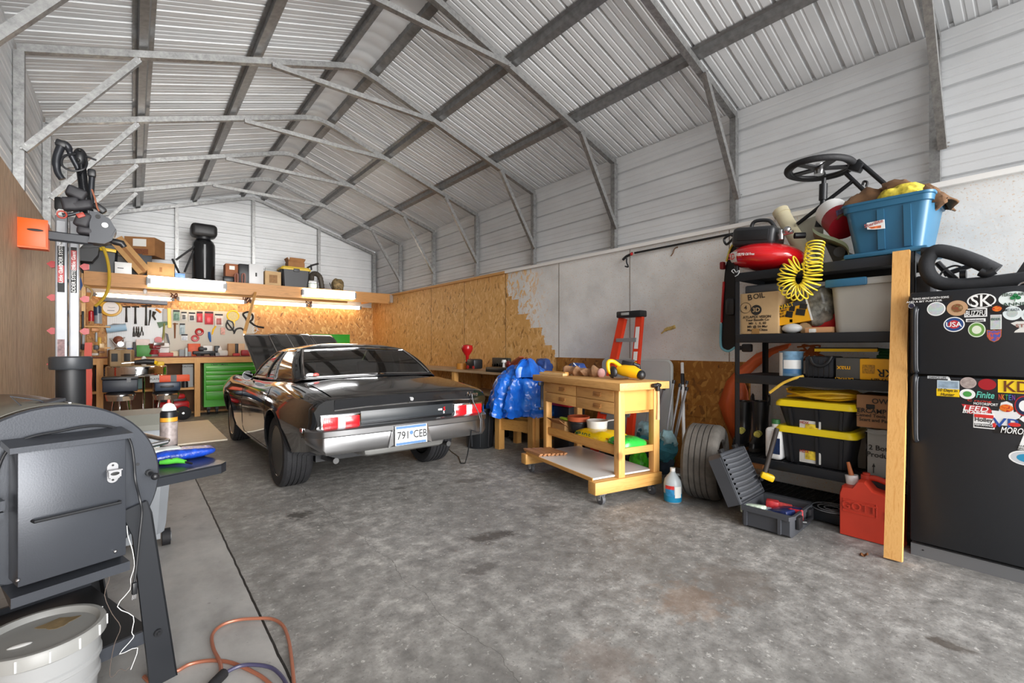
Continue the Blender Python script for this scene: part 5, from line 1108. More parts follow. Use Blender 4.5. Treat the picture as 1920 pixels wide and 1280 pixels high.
solo('thin_stick','thin dark stick leaning beside the camouflage bag','stick',MB().cyl(at(618,530,Y=10.4),at(624,545,Y=10.4),.010,seg=6),INK)
# ================================================================ RIGHT SIDE: ROLLING BENCH
t=thing('rolling_bench','maple woodworking bench with drawers on casters by the white wall','workbench',(2.97,2.52,0),-11)
for y in (.03,1.19):
    part('foot_beam',MB().bb((0,y,.10),(.76,y+.10,.205),bev=.004),PINE_X,t)
    for x in (.10,.68):
        c=part('caster',MB().cyl((x-.014,y+.05,.042),(x+.014,y+.05,.042),.042,seg=20),mat('caster_wheel','55565a',.5),t); part('caster_fork',MB().bb((x-.026,y+.03,.04),(x-.018,y+.07,.1)).bb((x+.018,y+.03,.04),(x+.026,y+.07,.1)).bb((x-.03,y+.015,.09),(x+.03,y+.085,.101)).cyl((x-.03,y+.05,.042),(x+.03,y+.05,.042),.01,seg=8),STEEL,c)
    for x in (.27,.68): part('leg',MB().bb((x,y+.02,.205),(x+.07,y+.085,.965),bev=.003),PINE_Z,t)
    part('end_rail',MB().bb((.34,y+.03,.40),(.68,y+.06,.455)),PINE_X,t)
    part('end_panel',MB().bb((.34,y+.03,.775),(.68,y+.055,.965)),mat('end_panel_ply','d9a050',.5,0,.05,8),t)
for x in (.285,.70): part('side_rail',MB().bb((x,.115,.405),(x+.035,1.21,.47)),PINE_Y,t)
part('bag_shelf',MB().bb((.30,.10,.385),(.72,1.22,.405)),PINE_Y,t)
part('base_shelf',MB().bb((.03,.10,.21),(.70,1.22,.225)),mat('melamine','dcdcda',.25),t); part('shelf_edge',MB().bb((.022,.10,.195),(.032,1.22,.226)),PINE_Y,t.children[-1])
part('top',MB().bb((.22,-.02,.965),(.80,1.42,1.03),bev=.004),MAPLE,t)
part('carcass',MB().bb((.285,.11,.745),(.69,1.24,.965)),PINE_Y,t)
for z0,z1 in ((.855,.955),(.75,.85)):
    for y0,y1 in ((.115,.665),(.675,1.235)):
        d=part('drawer',MB().bb((.268,y0,z0),(.287,y1,z1),bev=.003),MAPLE,t); yc=(y0+y1)/2-.05 ; zc2_=(z0+z1)/2
        part('drawer_pull',MB().bb((.258,yc-.055,zc2_-.012),(.269,yc+.055,zc2_+.022),bev=.004).bb((.25,yc-.05,zc2_-.018),(.27,yc+.05,zc2_-.008),bev=.003),mat('pull_wood','a4713a',.5),d)
RB=Matrix.Translation((2.97,2.52,0))@Matrix.Rotation(math.radians(-11),4,'Z')
rb=lambda x,y,z: RB@Vector((x,y,z))
def onbench(mb): return mb.xf(RB)
solo('bar_clamp','long bar clamp hanging on the left corner of the rolling bench','clamp',onbench(MB().bar((.24,1.255,.95),(.24,1.255,.66),.03,.012).box((.225,1.25,.94),(.06,.03,.04),bev=.006).box((.225,1.25,.67),(.05,.03,.03),bev=.006)),mat('clamp_dark','3a3a3e',.4,.5))
t=thing('claw_hammer','old hammer with a wooden handle hooked on the bench end','hammer')
part('handle',onbench(MB().tube([(.63,-.045,1.0),(.63,-.05,.85),(.625,-.05,.70)],[.014,.013,.017],10)),mat('handle_pale','d8a878',.6,0,.1,20),t); part('head',onbench(MB().cyl((.57,-.045,1.0),(.605,-.045,1.0),.018,seg=14).tube([(.60,-.045,1.0),(.63,-.045,1.005),(.66,-.045,1.0)],[.012,.02,.016],10).bb((.615,-.062,.95),(.645,-.028,.99),bev=.004)),mat('hammer_head','3a3838',.45,.7),t)
# things lying on top
t=thing('cordless_saw','yellow and black cordless saw lying on the rolling bench','power tool'); b=rb(.60,.32,1.03)
Yl=mat('saw_yellow','efb50e',.4)
part('body',MB().tube([b+Vector((.02,-.13,.055)),b+Vector((.02,-.06,.075)),b+Vector((0,.03,.085)),b+Vector((-.01,.09,.09))],[.045,.06,.055,.04],14),Yl,t); part('nose',MB().sph(b+Vector((.02,-.15,.05)),(.045,.04,.045),14),BLK,t)
part('handle',MB().tube(crs([b+Vector((-.01,.06,.12)),b+Vector((-.05,.12,.17)),b+Vector((-.10,.14,.16)),b+Vector((-.11,.12,.08)),b+Vector((-.08,.08,.04))]),.02,10),Yl,t); part('battery',MB().box(b+Vector((.05,.02,.14)),(.08,.11,.06),(10,10,15),bev=.012),BLK,t); part('knob',MB().tube([b+Vector((.08,-.02,.15)),b+Vector((.13,-.04,.13)),b+Vector((.14,-.03,.10))],[.014,.02,.024],10),BLK,t); part('blade_guard',MB().box(b+Vector((-.08,.0,.02)),(.14,.10,.008),(0,6,20)),STEEL,t); part('black_pad',MB().sph(b+Vector((-.09,.09,.07)),(.03,.05,.06),12),BLK,t)
t=thing('roll_of_paper','bundle of crumpled brown paper with a pink end lying on the bench','paper bundle'); b0=rb(.50,1.18,1.075);b1=rb(.62,.74,1.075)
mb=MB().tube([b0.lerp(b1,i/14) for i in range(15)],[.048+.012*math.sin(i*1.7) for i in range(15)],18).jitter(.03,11,2).jitter(.012,32,4); part('bundle',mb,mat('kraft_crumple','9c7656',.75,0,.35,18),t); part('pink_end',MB().sph(b1+Vector((.01,-.01,-.005)),(.05,.035,.05),14),mat('pink_foam','e8b4b0',.7),t)
t=thing('small_boards','pair of pale short boards stacked on the back of the rolling bench','board'); part('board',onbench(MB().box((.42,1.25,1.05),(.05,.36,.035),(0,0,6))),PINE_Y,t); part('board',onbench(MB().box((.36,1.22,1.045),(.06,.40,.025),(0,0,6))),mat('board_pale','e2c08a',.5,0,.1,6),t)
solo('metal_square','thin grey metal square leaning behind the short boards','square',onbench(MB().bar((.60,1.36,1.031),(.62,1.2,1.16),.012,.01).bar((.62,1.2,1.16),(.70,1.15,1.05),.012,.01)),STEEL)
solo('blue_tarp_fold','folded dark blue tarp behind the boards at the far end of the bench','tarp',bagmesh(rb(.78,1.34,1.09),.16,.18,.12,0,5),mat('tarp_dark','27427f',.4,0,.2,12))
# shelves of the bench
t=thing('slat_bundle','bundle of thin reddish wooden slats on the lower left of the bench','slats')
SL_=wood('slat_wood','8f5f3c','b98458',(1,12,12),3,.5,False)
for k in range(7):
    for j in range(2): part('slat',onbench(MB().box((.045+k*.042,1.12-.012*k,.233+j*.014+.001),(.036,.30+.02*((k*3+j)%3),.012),(0,0,-62+4*((k+j)%2)) if 0 else (0,0,2*((k+j)%3)))),SL_,t)
def soil(name,lab,c,sz,rz,seed,m,txts=()):
    t=thing(name,lab,'soil bag'); part('bag',bagmesh(c,*sz,rz,seed),m,t)
    return t
q=NT('soil_yellow'); nz=q.noise(q.tc.outputs['Object'],7,3,.5).outputs['Fac']
SY=q.out(q.ramp(nz,[(.3,'e0b80e'),(.62,'e6c312'),(.64,'a4321c'),(.68,'a4321c'),(.70,'e0b90f')]),.22,0,nz,.3,.02)
q=NT('soil_green'); nz=q.noise(q.tc.outputs['Object'],6,3,.5).outputs['Fac']
SG=q.out(q.ramp(nz,[(.34,'12241a'),(.38,'2fae3e'),(.62,'36b848'),(.70,'e6d020')]),.22,0,nz,.3,.02)
a=soil('potting_soil_bag','yellow printed potting soil bag on the middle rail of the bench',rb(.48,.56,.465),(.35,.52,.12),-11,7,SY)
txt('MIRACLE',mat('print_green','1f5a2a',.5),a,rb(.312,.62,.485),RB.to_3x3()@Vector((0,-1,0)),(0,0,1),.06)
b=soil('compost_bag','green and yellow soil bag lying in front of the yellow one',rb(.50,.20,.46),(.33,.26,.12),-11,9,SG)
t=thing('carton','open brown cardboard box on the bench rail behind the flower pot','box'); part('box',onbench(MB().box((.42,1.06,.485),(.2,.24,.16))),CARD,t); part('flap',onbench(MB().box((.30,1.04,.545),(.14,.24,.006),(0,35,0))),CARD2,t)
t=thing('flower_pot','black nursery pot with a terracotta pot set in it on the bench rail','pot'); c=rb(.44,.86,.405); part('black_pot',MB().lathe([(0,0),(.085,0),(.10,.15),(.107,.155),(.107,.17),(0,.17)],c,24),BLK,t); part('terracotta_pot',MB().lathe([(.07,.14),(.10,.172),(.112,.175),(.115,.22),(.105,.222),(.09,.18),(0,.18)],c,24),mat('terracotta','b4552f',.7),t)
t=thing('white_pail','small white bucket beside the flower pot on the bench rail','bucket'); c=rb(.52,.66,.405); part('pail',MB().lathe([(0,0),(.085,0),(.105,.19),(.11,.19),(.11,.20),(.10,.20),(.08,.02),(0,.02)],c,24),WHITE,t); part('spout',MB().prism([c+Vector((.06,-.08,.19)),c+Vector((.17,-.12,.20)),c+Vector((.10,-.02,.19))],(0,0,.01)),WHITE,t)
solo('green_pouch','lime green pouch lying on the cardboard box','pouch',bagmesh(rb(.36,1.0,.585),.05,.15,.03,-11,3),mat('lime','9ac22c',.4))
# green bags and chairs behind
for k,(x,y,lab) in enumerate(((4.02,2.86,'bright green bag at the foot of the rolling bench, left one'),(4.28,2.72,'bright green bag at the foot of the rolling bench, right one'))): solo('green_sack',lab,'bag',bagmesh(Vector((x,y,.13)),.16,.16,.26,0,k+2),mat('sack_green','4fbf2a',.35,0,.4,20))
solo('black_bag','black crumpled bag on the floor behind the rolling bench','bag',bagmesh(Vector((4.12,3.15,.17)),.30,.36,.30,0,8),mat('bag_black','202124',.5,0,.3,8))
# ---------------- folding camp chairs
def campchair(px,X,lab,h,sd):
    t=thing('camp_chair',lab,'folding chair',group='folded camp chairs by the wall'); random.seed(sd)
    b0=at(px-18,840,X=X); t0=at(px,690,X=X)
    for k in range(5):
        f=k-2; a=Vector((X+.012*f,b0.y-.012*f,.03)); b=Vector((X+.12+.03*(k%2),t0.y-.035*f-.02*(k%2),h-.03*((k*2)%3))); part('pole',MB().cyl(a,b,.009,seg=8),ALU,t); part('pole_cap',MB().cyl(b,b+(b-a).normalized()*.035,.016,seg=10),BLK,t)
    c=Vector((X-.02,b0.y-.04,0))
    for m,w0,z0,z1,s2 in ((mat('chair_teal','2f6f7e',.8,0,.35,12),.10,.20,.46,sd),(mat('chair_pale','8fb3bb',.8,0,.4,14),.085,.34,.52,sd+3),(mat('chair_navy','1f3040',.8,0,.3,14),.075,.10,.26,sd+5)):
        mb=MB().loft([[Vector((c.x+.55*wz*math.cos(q),c.y+wz*math.sin(q)-.10*(z-.3),z)) for q in [2*PI*i/18 for i in range(18)]] for z,wz in [(z0+(z1-z0)*i/7,w0*(.45+.75*math.sin(PI*(i+.8)/8.6))) for i in range(8)]])
        part('seat_fabric',mb.jitter(.035,11,s2).jitter(.015,26,s2),m,t,ang=25)
    return t
campchair(1262,4.10,'folded teal camp chair with bare poles, nearest to the white pole',.97,3)
campchair(1222,4.36,'folded teal camp chair half hidden behind the bench end',.93,8)
# orange step ladder, folding table
LO=mat('ladder_orange','d2350f',.45,0,.06,6)
t=thing('step_ladder','orange fibreglass step ladder with a black top leaning against the white wall','ladder')
ltop=lambda px,py: at(px,py,X=4.55)
la,lb=at(1170,598,X=4.52),at(1198,595,X=4.52)
L0=at(1128,770,X=4.18); L1=at(1178,800,X=4.18); L0=Vector((4.16,3.14+.12,0)); 
tl_=at(1168,597,X=4.5); tr_=at(1200,594,X=4.5)
# rails run from the floor up to the cap
bl_=Vector((4.24,tl_.y+.24,.02)); br_=Vector((4.24,tr_.y-.02,.02))
part('rail',MB().bar(bl_,tl_,.05,.095,up=(0,1,0)),LO,t); part('rail',MB().bar(br_,tr_,.05,.085,up=(0,1,0)),LO,t)
rr2=part('rail_label',MB().bar(br_.lerp(tr_,.78)+Vector((-.012,.0,0)),br_.lerp(tr_,.93)+Vector((-.012,.0,0)),.034,.05,up=(0,1,0)),WHITE,t)
part('rail_label',MB().bar(br_.lerp(tr_,.70)+Vector((-.012,.0,0)),br_.lerp(tr_,.76)+Vector((-.012,.0,0)),.034,.05,up=(0,1,0)),WHITE,t)
part('rail_label',MB().bar(br_.lerp(tr_,.62)+Vector((-.012,.0,0)),br_.lerp(tr_,.69)+Vector((-.012,.0,0)),.034,.05,up=(0,1,0)),YEL,t)
for f in (.16,.34,.52,.70,.85):
    p,q_=bl_.lerp(tl_,f),br_.lerp(tr_,f); st_=part('step',MB().bar(p,q_,.085,.022,up=(0,0,1)).bb((p.x-.045,q_.y,p.z-.03),(p.x-.04,p.y,p.z+.01)),ALU,t)
cap=(tl_+tr_)/2; part('top_cap',MB().box(cap+Vector((.0,0,.04)),(.13,abs(tl_.y-tr_.y)+.10,.075),bev=.012),BLK,t); part('cap_badge',MB().box(cap+Vector((-.067,.04,.045)),(.004,.11,.03),bev=.001),LGREY,t)
TBL=mat('table_plastic','c3c8c6',.45,0,.05,4)
t=thing('folding_table','pale grey folding plastic table standing on its edge against the wall','table')
ya,yb=at(1255,690,X=4.58).y,at(1128,690,X=4.58).y; zt4=at(1200,676,X=4.58).z
pts=[]
for cx_,cz_,a0 in ((yb-.06,zt4-.06,0),(ya+.06,zt4-.06,90),(ya+.06,.08,180),(yb-.06,.08,270)):
    for k in range(6): a=math.radians(a0+k*18); pts.append((4.60,cx_+.06*math.cos(a),cz_+.06*math.sin(a)))
part('table_top',MB().prism(pts,(.045,0,0)),TBL,t); part('table_edge',MB().tube([Vector(p)+Vector((.02,0,0)) for p in pts],.022,8,closed=True),TBL,t)
t=thing('white_pole','white extension pole with a black grip leaning against the wall','pole'); p0=at(1288,850,X=4.15); p0=Vector((4.25,at(1284,870,X=4.25).y,.0)); p1=at(1279,680,X=4.62); part('pole',MB().cyl(p0,p1,.017,seg=14),WHITE,t); part('grip',MB().cyl(p0.lerp(p1,.80),p0.lerp(p1,.90),.02,seg=14),BLK,t)
# tyre and jug
t=thing('spare_tire','large worn loose tyre standing on the floor beside the rack','tyre'); TW=mat('tyre_dusty','57534e',.85,0,.2,14,.3,50)
Rr=.325; pf=[(.205,-.135),(.26,-.145),(.30,-.142),(Rr-.01,-.125)]
for k in range(5): a=-.115+k*.046; pf+=[(Rr,a),(Rr,a+.036),(Rr-.012,a+.038),(Rr-.012,a+.044)]
pf=pf[:-2]+[(Rr-.01,.125),(.30,.142),(.26,.145),(.205,.135),(.195,.11),(.25,.10),(.28,.0),(.25,-.10),(.195,-.11)]
part('tread',MB().lathe(pf,(3.95,2.11,Rr),56,ax=(math.cos(math.radians(-74)),math.sin(math.radians(-74)),0),close=True),TW,t)
t=thing('washer_fluid_jug','clear jug half full of blue fluid with a white cap on the floor','jug'); c=Vector((3.63,2.24,0))
q=NT('jug_plastic'); 
JUG=mat('jug_clear','c3ccd0',.3,alpha=.75); 
def jugpts(z0,z1,k=1):
    o=[]
    for z,r in ((0,.066),(.01,.074),(.15,.075),(.19,.068),(.225,.045),(.25,.024),(.268,.019)):
        if z0<=z<=z1: o.append((r*k,z))
    return o
part('bottle',MB().lathe([(0,0)]+jugpts(0,1)+[(0,.268)],c,28),JUG,t); part('fluid',MB().lathe([(0,.002)]+[(r*.98,z) for r,z in ((.066,.002),(.0735,.012),(.0745,.075))]+[(0,.0751)],c,28) if 0 else MB().lathe([(0,.001),(.0665,.001),(.0748,.011),(.0757,.075),(.074,.076),(0,.076)],c,28),mat('fluid_blue','1f7fa8',.15),t)
part('cap',MB().cyl(c+Vector((0,0,.262)),c+Vector((0,0,.29)),.022,seg=20),WHITE,t); part('handle',MB().tube(crs([c+Vector((.02,-.03,.235)),c+Vector((.05,-.05,.225)),c+Vector((.065,-.06,.18)),c+Vector((.055,-.05,.15))]),.011,8),JUG,t)
v=Vector((-.75,-.66,0)).normalized(); s_=Vector((.66,-.75,0)).normalized()
def jlab(a0,a1,z0,z1,m,nm):
    A=[math.radians(a0+(a1-a0)*i/10) for i in range(11)]; part(nm,MB().loft([[c+(v*math.cos(a)+s_*math.sin(a))*.0775+Vector((0,0,z)) for a in A] for z in (z0,z1)],closed=False,caps=False),m,t)
jlab(-60,0,.06,.12,mat('label_blue','2d7fb0',.4,0,.3,40),'front_label'); jlab(-60,0,.12,.15,mat('label_red','c8332f',.4,0,.3,40),'red_label'); jlab(4,50,.05,.145,PAPER,'white_label')
solo('red_jug','red plastic container on the floor behind the fluid jug and tyre','container',MB().box((4.42,2.42,.15),(.24,.22,.30),bev=.03),mat('jug_red','8f2326',.45))
# ---------------- open equipment case on the floor
CS=mat('case_grey','3f4146',.5,0,.05,6); 
t=thing('equipment_case','open grey hard case with ribbed foam lid on the floor before the rack','case',None)
ca=Vector((3.485,1.63,0)); cb=Vector((3.50,1.235,0)); cc_=Vector((3.94,1.27,0))
# axes: w along the front (toward the camera right), d away to the right wall
wv=(at(1485,1012,Z=0)-at(1388,985,Z=0)); 
O=at(1388,985,Z=0); wv.z=0; ww_=wv.length; wd=wv.normalized(); dd=Vector((-wd.y,wd.x,0)); 
if dd.x<0: dd=-dd
def cp(u,v,z): return O+wd*(u*ww_)+dd*v+Vector((0,0,z))
DP=.46; HB_=.155
def ringc(k,z,o=0): return [cp(u,v,z) for u,v in ((-k,.04),(.04,-k),(.96,-k),(1+k,.04),(1+k,DP-.04),(.96,DP+k),(.04,DP+k),(-k,DP-.04))]
mb=MB().loft([ringc(-.03,0),ringc(-.0,.02),ringc(.0,HB_-.03),ringc(.02,HB_-.028),ringc(.02,HB_),ringc(-.03,HB_),ringc(-.05,.03)])
part('case_base',mb,CS,t)
for u in (.12,.78): part('rib',MB().box(cp(u,-.004,.075),(.02,.03,.11),R=Matrix((wd,dd,Vector((0,0,1)))).transposed().to_4x4()),CS,t)
# lid hinged on the far left side, leaning back
hn=cp(0,.0,HB_); hn2=cp(0,DP,HB_)
lx_=(-wd*.42+Vector((0,0,.91))).normalized(); LH=ww_*1.12
nrm=lx_.cross(dd).normalized()
if nrm.dot(wd)<0: nrm=-nrm
def lp(a,b,c_): return hn+dd*a+lx_*b+nrm*c_
LT=.10
mb=MB().loft([[lp(a,b,c_) for a,b in ((0,.0),(DP,.0),(DP,LH-.03),(DP-.03,LH),(.03,LH),(0,LH-.03))] for c_ in (0,-LT)])
part('case_lid',mb,CS,t)
lidp=t.children[-1]
part('foam',MB().grid(lambda u,v:lp(.03+u*(DP-.06),.03+v*(LH-.06),.006+.016*math.sin((v*9+.25*math.sin(u*3))*2*PI)),24,110),mat('foam_grey','55575c',.95),lidp)
part('lid_rim',MB().tube([lp(a,b,.004) for a,b in ((0.01,.01),(DP-.01,.01),(DP-.01,LH-.01),(.01,LH-.01))],.009,6,closed=True),CS,lidp)
for a in (.1,.36): part('latch',MB().box(lp(a,LH+.005,-.02),(.06,.05,.03),R=Matrix((dd,lx_,nrm)).transposed().to_4x4(),bev=.005),BLK,t)
part('latch',MB().box(cp(1.04,.10,.10),(.03,.08,.09),R=Matrix((wd,dd,Vector((0,0,1)))).transposed().to_4x4(),bev=.008),BLK,t); part('latch',MB().box(cp(1.04,.34,.10),(.03,.08,.09),R=Matrix((wd,dd,Vector((0,0,1)))).transposed().to_4x4(),bev=.008),BLK,t); part('carry_handle',MB().tube([cp(1.03,.14,.09),cp(1.10,.16,.09),cp(1.10,.30,.09),cp(1.03,.32,.09)],.013,8),BLK,t)
for k,(u,v,sx,sy,h,col,nm,lab) in enumerate(((.14,.12,.10,.16,.07,'c9d8c4','sponge_pack','green and white sponge pack at the left of the open case'),(.34,.30,.09,.09,.08,'b23035','red_bottle','round red bottle in the middle of the open case'),(.56,.34,.09,.09,.05,'c04a48','red_tin','red tin lying at the back of the open case'),(.42,.12,.14,.14,.05,'9fb6c4','clear_pouch','clear plastic pouch at the front of the open case'),(.70,.20,.15,.22,.07,'1f2c5a','blue_packet','dark blue packet with a red stripe at the right of the open case'),(.88,.26,.07,.16,.06,'b5202a','red_packet','red packet against the right edge of the open case'))):
    p=cp(u,v,.075+h/2); solo(nm,lab,nm.split('_')[-1],MB().box((0,0,0),(sx,sy,h),(8*(k%3)-6,10-7*(k%2),20*k),bev=.012).xf(Matrix.Translation(p)) if nm!='red_tin' else MB().cyl(p-Vector((0,.04,0)),p+Vector((0,.04,0)),.04,seg=18),mat('ec_'+nm,col,.3,0,.35,40))
# hammer / broom head leaning on the rack
t=thing('mallet','yellow headed mallet with a long dark handle leaning on the lower rack shelf','mallet'); h0=at(1432,893,X=3.93); h1=at(1457,803,X=4.06); part('handle',MB().cyl(h0,h1,.018,seg=12),mat('handle_grey','3a332f',.6),t); part('head',MB().box(h0+Vector((.02,-.02,.0)),(.06,.10,.055),(20,0,30),bev=.015),YEL,t); part('head_band',MB().box(h0+Vector((.015,.02,-.01)),(.065,.03,.06),(20,0,30),bev=.01),BLK,t)
# ================================================================ STORAGE RACK
RX,RX2,RY0,RY1=4.05,4.64,.70,1.90
RKM=mat('rack_steel','22252a',.45,.3,bump=.05)
t=thing('storage_rack','tall black steel storage rack with five shelves against the right wall','shelf rack')
SHZ=(.09,.41,1.10,1.445,1.975)
q=NT('rack_post'); sep=q.n('SeparateXYZ',{'Vector':q.tc.outputs['Object']}).outputs
sl=q.math('LESS_THAN',q.math('FRACT',q.math('DIVIDE',sep[2],.05)),.38)
RPM=q.out(q.mix(q.math('MULTIPLY',sl,.5),srgb('23262b'),srgb('07080a')),.45,.3)
for x,sx in ((RX,1),(RX2,-1)):
    for y,sy in ((RY0,1),(RY1,-1)):
        p_=part('post',MB().bb((x,y,0),(x+sx*.004,y+sy*.04,1.98)).bb((x,y,0),(x+sx*.04,y+sy*.004,1.98)),RKM,t)
        mb=None
        for k in range(26):
            z=.08+k*.073; part('slot',MB().bb((x-.0008*sx,y+sy*.014,z),(x+.0005*sx,y+sy*.026,z+.032)),INK,p_) if (sx>0) else None
for z in SHZ:
    s=part('shelf',MB().bb((RX+.005,RY0+.005,z-.02),(RX2-.005,RY1-.005,z-.004)) if z>.2 else MB().bb((RX+.01,RY0+.01,z-.02),(RX2-.01,RY1-.01,z-.012)),mat('shelf_dark','121316',.6),t)
    part('front_beam',MB().bb((RX-.003,RY0+.004,z-.07),(RX+.012,RY1-.004,z+.002),bev=.003),RKM,t); part('back_beam',MB().bb((RX2-.012,RY0+.004,z-.07),(RX2+.003,RY1-.004,z)),RKM,t)
    for y in (RY0,RY1-.012): part('side_beam',MB().bb((RX,y,z-.06),(RX2,y+.012,z)),RKM,t)
    if z<.5:
        mb=MB()
        for k in range(22): y=RY0+.03+k*.053; mb.bb((RX,y,z-.003),(RX2,y+.005,z+.002))
        for k in range(5): x=RX+.05+k*.12; mb.bb((x,RY0,z-.006),(x+.006,RY1,z-.002))
        part('wire_deck',mb,RKM,s)
txt('MUSCLE',WHITE,t,(RX-.004,RY0+.05,1.955),(0,-1,0),(0,0,1),.0001) if 0 else None
LUMB=wood('board_pine','cf9048','e5b06a',(14,14,1.2))
solo('pine_board','upright pine board leaning on the right front post of the rack','board',MB().bar((3.685,.742,.0),(4.028,.765,1.99),.095,.038,up=(1,0,0)) if 0 else MB().bar((3.69,.742,.008),(4.025,.765,1.985),.038,.09,up=(0,1,0)),LUMB)
def A(px,py,X): return at(px,py,X=X)
def xbox(x0,y0,x1,y1,X,dep,zb=None,rz=0,bev=.004,tilt=0):
    """block with its front on plane X between two view corners, x0 is its left end"""
    a=A(x0,(y0+y1)/2,X); b=A(x1,(y0+y1)/2,X); zt_=A((x0+x1)/2,y0,X).z; z0=A((x0+x1)/2,y1,X).z if zb is None else zb
    w=abs(a.y-b.y); h=zt_-z0
    return MB().box((0,0,0),(dep,w,h),bev=min(bev,w*.3,h*.3)).xf(Matrix.Translation((X+dep/2,(a.y+b.y)/2,z0+h/2))@Matrix.Rotation(math.radians(rz),4,'Z')@Matrix.Rotation(math.radians(tilt),4,'X'))
RGT=Vector((0,-1,0)); UP=Vector((0,0,1))
# ---- top shelf
Z5=1.977
t=thing('air_compressor','red pancake air compressor with a black shroud on top of the rack','air compressor'); c=A(1437,490,4.28); c.z=max(c.z,Z5+.14)
TNK=mat('tank_red','c8141c',.18,coat=.6)
mb=MB(); mb.sph((0,0,0),(.26,.30,.125),32); part('tank',mb.xf(Matrix.Translation(c)@Matrix.Rotation(math.radians(8),4,'X')),TNK,t)
tk=t.children[-1]
part('shroud',MB().box(c+Vector((.0,.07,.185)),(.26,.36,.17),(7,0,0),bev=.04,seg=3),mat('shroud_black','2a2b2e',.4),t); part('vent_panel',MB().box(c+Vector((-.135,.06,.19)),(.01,.26,.09),(7,0,0),bev=.003),BLK,t); part('carry_handle',MB().tube(crs([c+Vector((0,.13,.27)),c+Vector((0,.10,.335)),c+Vector((0,-.02,.32)),c+Vector((0,-.07,.25))]),.016,10),mat('shroud_black','2a2b2e',.4),t)
part('regulator',MB().cyl(c+Vector((-.08,-.15,.12)),c+Vector((-.08,-.15,.2)),.02,seg=14).cyl(c+Vector((-.08,-.13,.16)),c+Vector((-.08,-.24,.17)),.014,seg=12).sph(c+Vector((-.09,-.2,.19)),.03,12),STEEL,t); part('hose_stub',MB().tube([c+Vector((-.05,-.24,.14)),c+Vector((0,-.3,.14))],.025,10),BLK,t)
for y in (.2,-.18): part('foot',MB().cyl(c+Vector((-.12,y,-.14)),c+Vector((-.12,y,-.06)),.02,seg=10),BLK,t)
RX8=Matrix.Rotation(math.radians(8),4,'X')
def onell(y,z,k=1.012): return c+(RX8@Vector((-.26*math.sqrt(max(0,1-(y/.30)**2-(z/.125)**2))*k,y*k,z*k)))
part('logo_plate',MB().grid(lambda u,v:onell(.255-.10*u,-.055+.085*v),8,6),WHITE,tk); txt('SD',TNK,tk,onell(.205,-.012,1.035),Vector((-.42,-1,-.15)),UP,.075,fit=(.075,.055)); txt('120 PSI Oil Free',WHITE,tk,onell(.06,.0,1.03),Vector((-.05,-1,-.12)),UP,.03,fit=(.15,.022))
t=thing('pvc_tube','thick dirty cream plastic tube leaning over the compressor','tube'); p0=A(1463,395,4.56); p1=A(1522,500,4.44); part('tube',MB().cyl(p1,p0,.062,seg=24),mat('tube_cream','d9cfae',.6,0,.1,6),t); part('collar',MB().cyl(p0+(p1-p0).normalized()*.05,p0,.068,seg=24),mat('tube_cream','d9cfae',.6,0,.1,6),t)
FR=mat('frame_black','1b1c1f',.4,.3)
t=thing('push_cart','black folded frame with a spoked wheel on top of the rack','cart frame'); X_=4.42
wc=A(1536,316,X_); ex=(A(1600,302,X_)-A(1473,330,X_))/2; 
r_=ex.length; e1=ex.normalized(); nv=Vector((.06,.0,1)); nv=(nv-e1*nv.dot(e1)).normalized(); e2=nv.cross(e1)
W_=part('wheel_tyre',MB().tube([wc+(e1*math.cos(a)+e2*math.sin(a))*r_*.93 for a in [2*PI*k/48 for k in range(48)]],.026,10,closed=True),RUB,t)
part('wheel_rim',MB().tube([wc+(e1*math.cos(a)+e2*math.sin(a))*r_*.83 for a in [2*PI*k/48 for k in range(48)]],.015,8,closed=True),FR,W_)
for k in range(5): a=2*PI*k/5+.5; part('spoke',MB().bar(wc,wc+(e1*math.cos(a)+e2*math.sin(a))*r_*.84,.06,.014,up=nv),FR,W_)
part('hub',MB().cyl(wc-nv*.05,wc+nv*.035,.035,seg=16),STEEL,W_)
part('fork_tube',MB().tube([A(1545,334,X_),A(1544,352,X_)],.017,10).tube([A(1544,345,X_),A(1543,375,X_)],.03,12).tube([A(1543,375,X_),A(1542,392,X_),A(1535,425,X_)],[.02,.024,.03],10),FR,t)
for p,q_,r in (((1495,420),(1602,337),.016),((1586,325),(1634,371),.016),((1608,301),(1668,353),.017),((1600,318),(1612,308),.022)): part('frame_bar',MB().cyl(A(*p,X_+.05),A(*q_,X_+.05),r,seg=10),FR,t)
part('clamp_block',MB().box(A(1606,313,X_+.05),(.07,.09,.07),(30,0,0),bev=.008),FR,t); part('bungee_hook',MB().tube(crs([A(1617,347,X_+.1),A(1620,340,X_+.1),A(1626,342,X_+.1),A(1624,350,X_+.1)]),.009,8),BLK,t); part('deck_sheet',MB().prism([A(x,y,4.5) for x,y in ((1475,425),(1530,404),(1545,410),(1540,495),(1500,490))],(.006,0,0)),mat('deck_pale','a5a596',.6,0,.15,6),t)
t=thing('oil_bucket','white and dark red round tub tipped on the mat on the rack top','tub'); p0=A(1556,395,4.36); p1=A(1586,425,4.22); d_=(p1-p0).normalized(); part('tub',MB().lathe([(0,0),(.105,0),(.112,.02),(.112,.25),(0,.25)],p0,28,ax=d_),WHITE,t); part('red_band',MB().lathe([(.05,.13),(.1135,.13),(.1135,.26),(.05,.26)],p0,28,ax=d_),mat('band_red','8f1220',.35),t); part('label',MB().prism([A(x,y,4.115) for x,y in ((1567,395),(1583,390),(1586,396),(1569,405))],(.004,0,0)),mat('label_navy','3c3350',.5,0,.6,60),t)
FO=mat('mat_sage','8f9a80',.85,0,.15,8)
pth=[A(x,y,4.20) for x,y in ((1523,428),(1526,436),(1540,444),(1565,452),(1585,462),(1592,475),(1586,490),(1574,496))]
mb=MB(); pp=crs(pth,4); 
